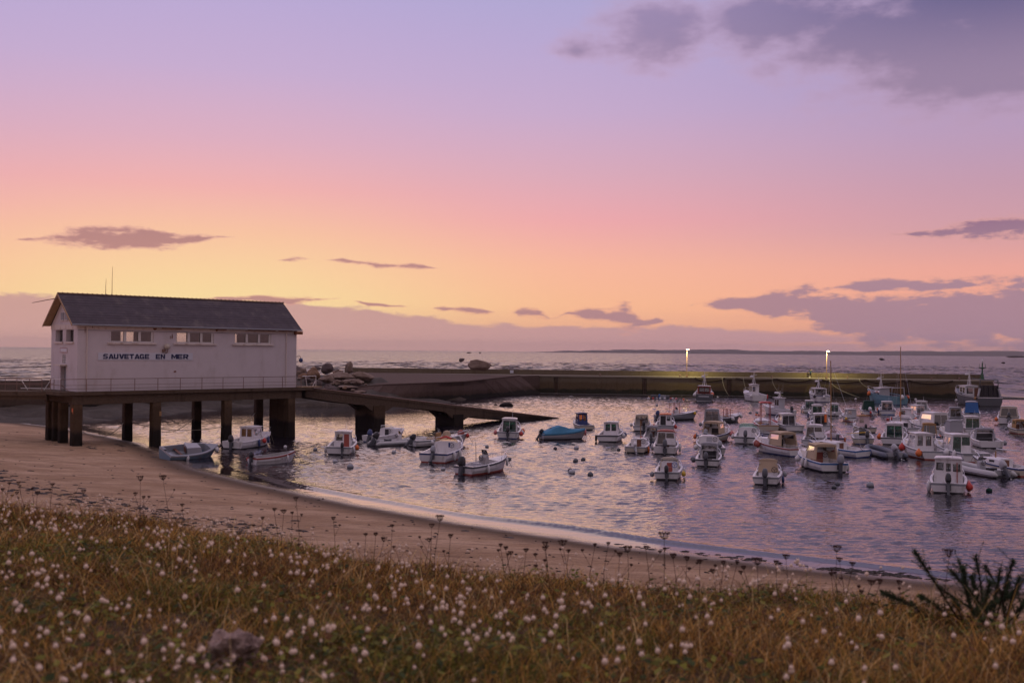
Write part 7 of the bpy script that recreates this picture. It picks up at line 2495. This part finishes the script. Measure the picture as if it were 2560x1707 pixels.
for i, (px, py) in enumerate(UM):
    az_ = ray(px, py)
    # depth of the bank edge in this direction
    Y = 8.0
    for _ in range(20):
        X = az_.x / az_.y * Y
        Y = 0.5 * Y + 0.5 * float(edge_y(np.clip(np.array([X]), -9, 6))[0])
    Y *= ru.uniform(0.86, 1.06)
    c = PY(px, py, Y)
    big = (px, py) in BIG
    bx, by = c.x + ru.uniform(-0.06, 0.06), c.y + ru.uniform(-0.1, 0.1)
    bz = hz(bx, by) - 0.02
    if c.z - bz < 0.16:
        c.z = bz + 0.16 + 0.1 * ru.random()
    t_ = empty('wild_carrot', (bx, by, bz))
    q = c - Vector((bx, by, bz))
    MB().tube([(0, 0, 0), (q.x * 0.3 + ru.uniform(-.02, .02), q.y * 0.3, q.z * 0.45), (q.x, q.y, q.z)], [0.0030, 0.0021, 0.0014], 4).build('stem', M['umbel'], t_)
    mb = MB()
    umbel_head(mb, q, (0.038 if big else ru.uniform(0.016, 0.027)), 20 if big else 13)
    mb.build('umbel', M['umbel'], t_)
    if ru.random() < 0.6:
        s2 = q * ru.uniform(0.45, 0.65)
        e2 = s2 + Vector((ru.uniform(-.10, .10), ru.uniform(-.05, .05), q.z * ru.uniform(0.2, 0.35)))
        mb = MB().tube([s2, e2], [0.0018, 0.0012], 3)
        umbel_head(mb, e2, ru.uniform(0.009, 0.014), 8)
        mb.build('side_umbel', M['umbel'], t_)
    tag(t_, 'tall dry brown wild carrot seed head standing above the bank edge' if big else 'small dry wild carrot seed head on the bank edge against the beach', 'seed head', 'tall wild carrot heads' if big else 'small wild carrot heads')

# ---- gorse at the right edge
gb_ = PY(2485, 1575, 6.2)
gbase = Vector((gb_.x, 6.25, hz(gb_.x, 6.25) - 0.02))
gz = empty('gorse_bush', gbase)
tag(gz, 'dark green spiny gorse bush at the right end of the bank', 'bush')
rg_ = random.Random(9)
BRN = [(2285, 1376, 6.1), (2398, 1400, 6.3), (2440, 1388, 6.4), (2533, 1400, 6.2), (2376, 1425, 6.2), (2408, 1418, 6.1), (2462, 1412, 6.4), (2500, 1425, 6.3), (2550, 1440, 6.0), (2350, 1470, 6.2), (2430, 1440, 6.5), (2580, 1410, 6.3), (2475, 1450, 6.0), (2520, 1455, 6.5),
       (2545, 1480, 6.4), (2600, 1450, 6.1), (2420, 1480, 6.3), (2385, 1500, 6.1), (2205, 1480, 6.0), (2300, 1490, 6.1), (2620, 1430, 6.5), (2490, 1500, 5.9), (2560, 1510, 6.0), (2450, 1520, 5.9)]
for (px, py, Y) in BRN:
    tip = PY(px, py, Y) - gbase
    st0 = Vector((tip.x * 0.25 + rg_.uniform(-.12, .12), rg_.uniform(-.15, .15), -0.02))
    mid = st0.lerp(tip, 0.5) + Vector((rg_.uniform(-.03, .03), rg_.uniform(-.03, .03), 0.05))
    pts = [st0, st0.lerp(mid, 0.55), mid, mid.lerp(tip, 0.55), tip]
    br = MB().tube(pts, [0.007, 0.006, 0.005, 0.0035, 0.002], 4).build('branch', M['gorse_wood'], gz)
    sp = MB()
    L_ = sum((pts[i + 1] - pts[i]).length for i in range(4))
    nsp = int(420 * L_ / 0.4)
    for _ in range(nsp):
        u = rg_.random() ** 0.6 * 3.999
        i = int(u)
        p = pts[i].lerp(pts[i + 1], u - i)
        ax = (pts[i + 1] - pts[i]).normalized()
        d = Vector((rg_.gauss(0, 1), rg_.gauss(0, 1), rg_.gauss(0, 1)))
        d = (d - ax * d.dot(ax)).normalized() * 0.9 + ax * 0.55
        ln = rg_.uniform(0.012, 0.038)
        sd_ = d.cross(ax).normalized() * 0.0022
        sp.add([p - sd_, p + sd_, p + d * ln], [(0, 1, 2)])
        if rg_.random() < 0.5:
            q_ = p + d * ln * 0.5
            d2 = (d + Vector((rg_.gauss(0, .6), rg_.gauss(0, .6), rg_.gauss(0, .6)))).normalized()
            sp.add([q_ - sd_, q_ + sd_, q_ + d2 * ln * 0.7], [(0, 1, 2)])
    for _t in range(7):
        u = 0.8 + rg_.random() * 3.1
        i = int(u)
        q0 = pts[i].lerp(pts[min(i + 1, 4)], u - i)
        dr = Vector((rg_.gauss(0, 1), rg_.gauss(0, 1), rg_.uniform(0.2, 1.4))).normalized()
        ln_ = rg_.uniform(0.06, 0.16)
        for _ in range(46):
            w2 = rg_.random()
            p = q0 + dr * ln_ * w2
            d = (Vector((rg_.gauss(0, 1), rg_.gauss(0, 1), rg_.gauss(0, 1))).normalized() + dr * 0.7).normalized()
            l2 = rg_.uniform(0.010, 0.026)
            sd_ = d.cross(dr).normalized() * 0.0020
            sp.add([p - sd_, p + sd_, p + d * l2], [(0, 1, 2)])
    sp.build('spines', M['gorse'], br)

# ---- stone in the grass
sp_ = PY(562, 1590, 4.35)
o = rock('field_stone', Vector((sp_.x, 4.45, hz(sp_.x, 4.45) + 0.050)), 0.165, 0.12, 0.135, 83, M['field_stone'], 4, 1.0, 0.3, 2.2)
tag(o, 'lichened grey-pink stone lying in the near grass', 'stone')

# ================================================================ evening haze over the sea
hm = bpy.data.materials.new('haze')
hm.use_nodes = True
ht_ = NT(hm.node_tree)
ht_.N.clear()
pv = ht_.node('ShaderNodeVolumePrincipled', {'Color': (0.92, 0.80, 0.82, 1), 'Density': 0.00007, 'Anisotropy': 0.0})
ho = ht_.node('ShaderNodeOutputMaterial')
ht_.L.new(pv.outputs[0], ho.inputs['Volume'])
hz_ = MB().box((-9000, -60, -6), (9000, 9000, 80)).build('haze', hm)
tag(hz_, kind='stuff')
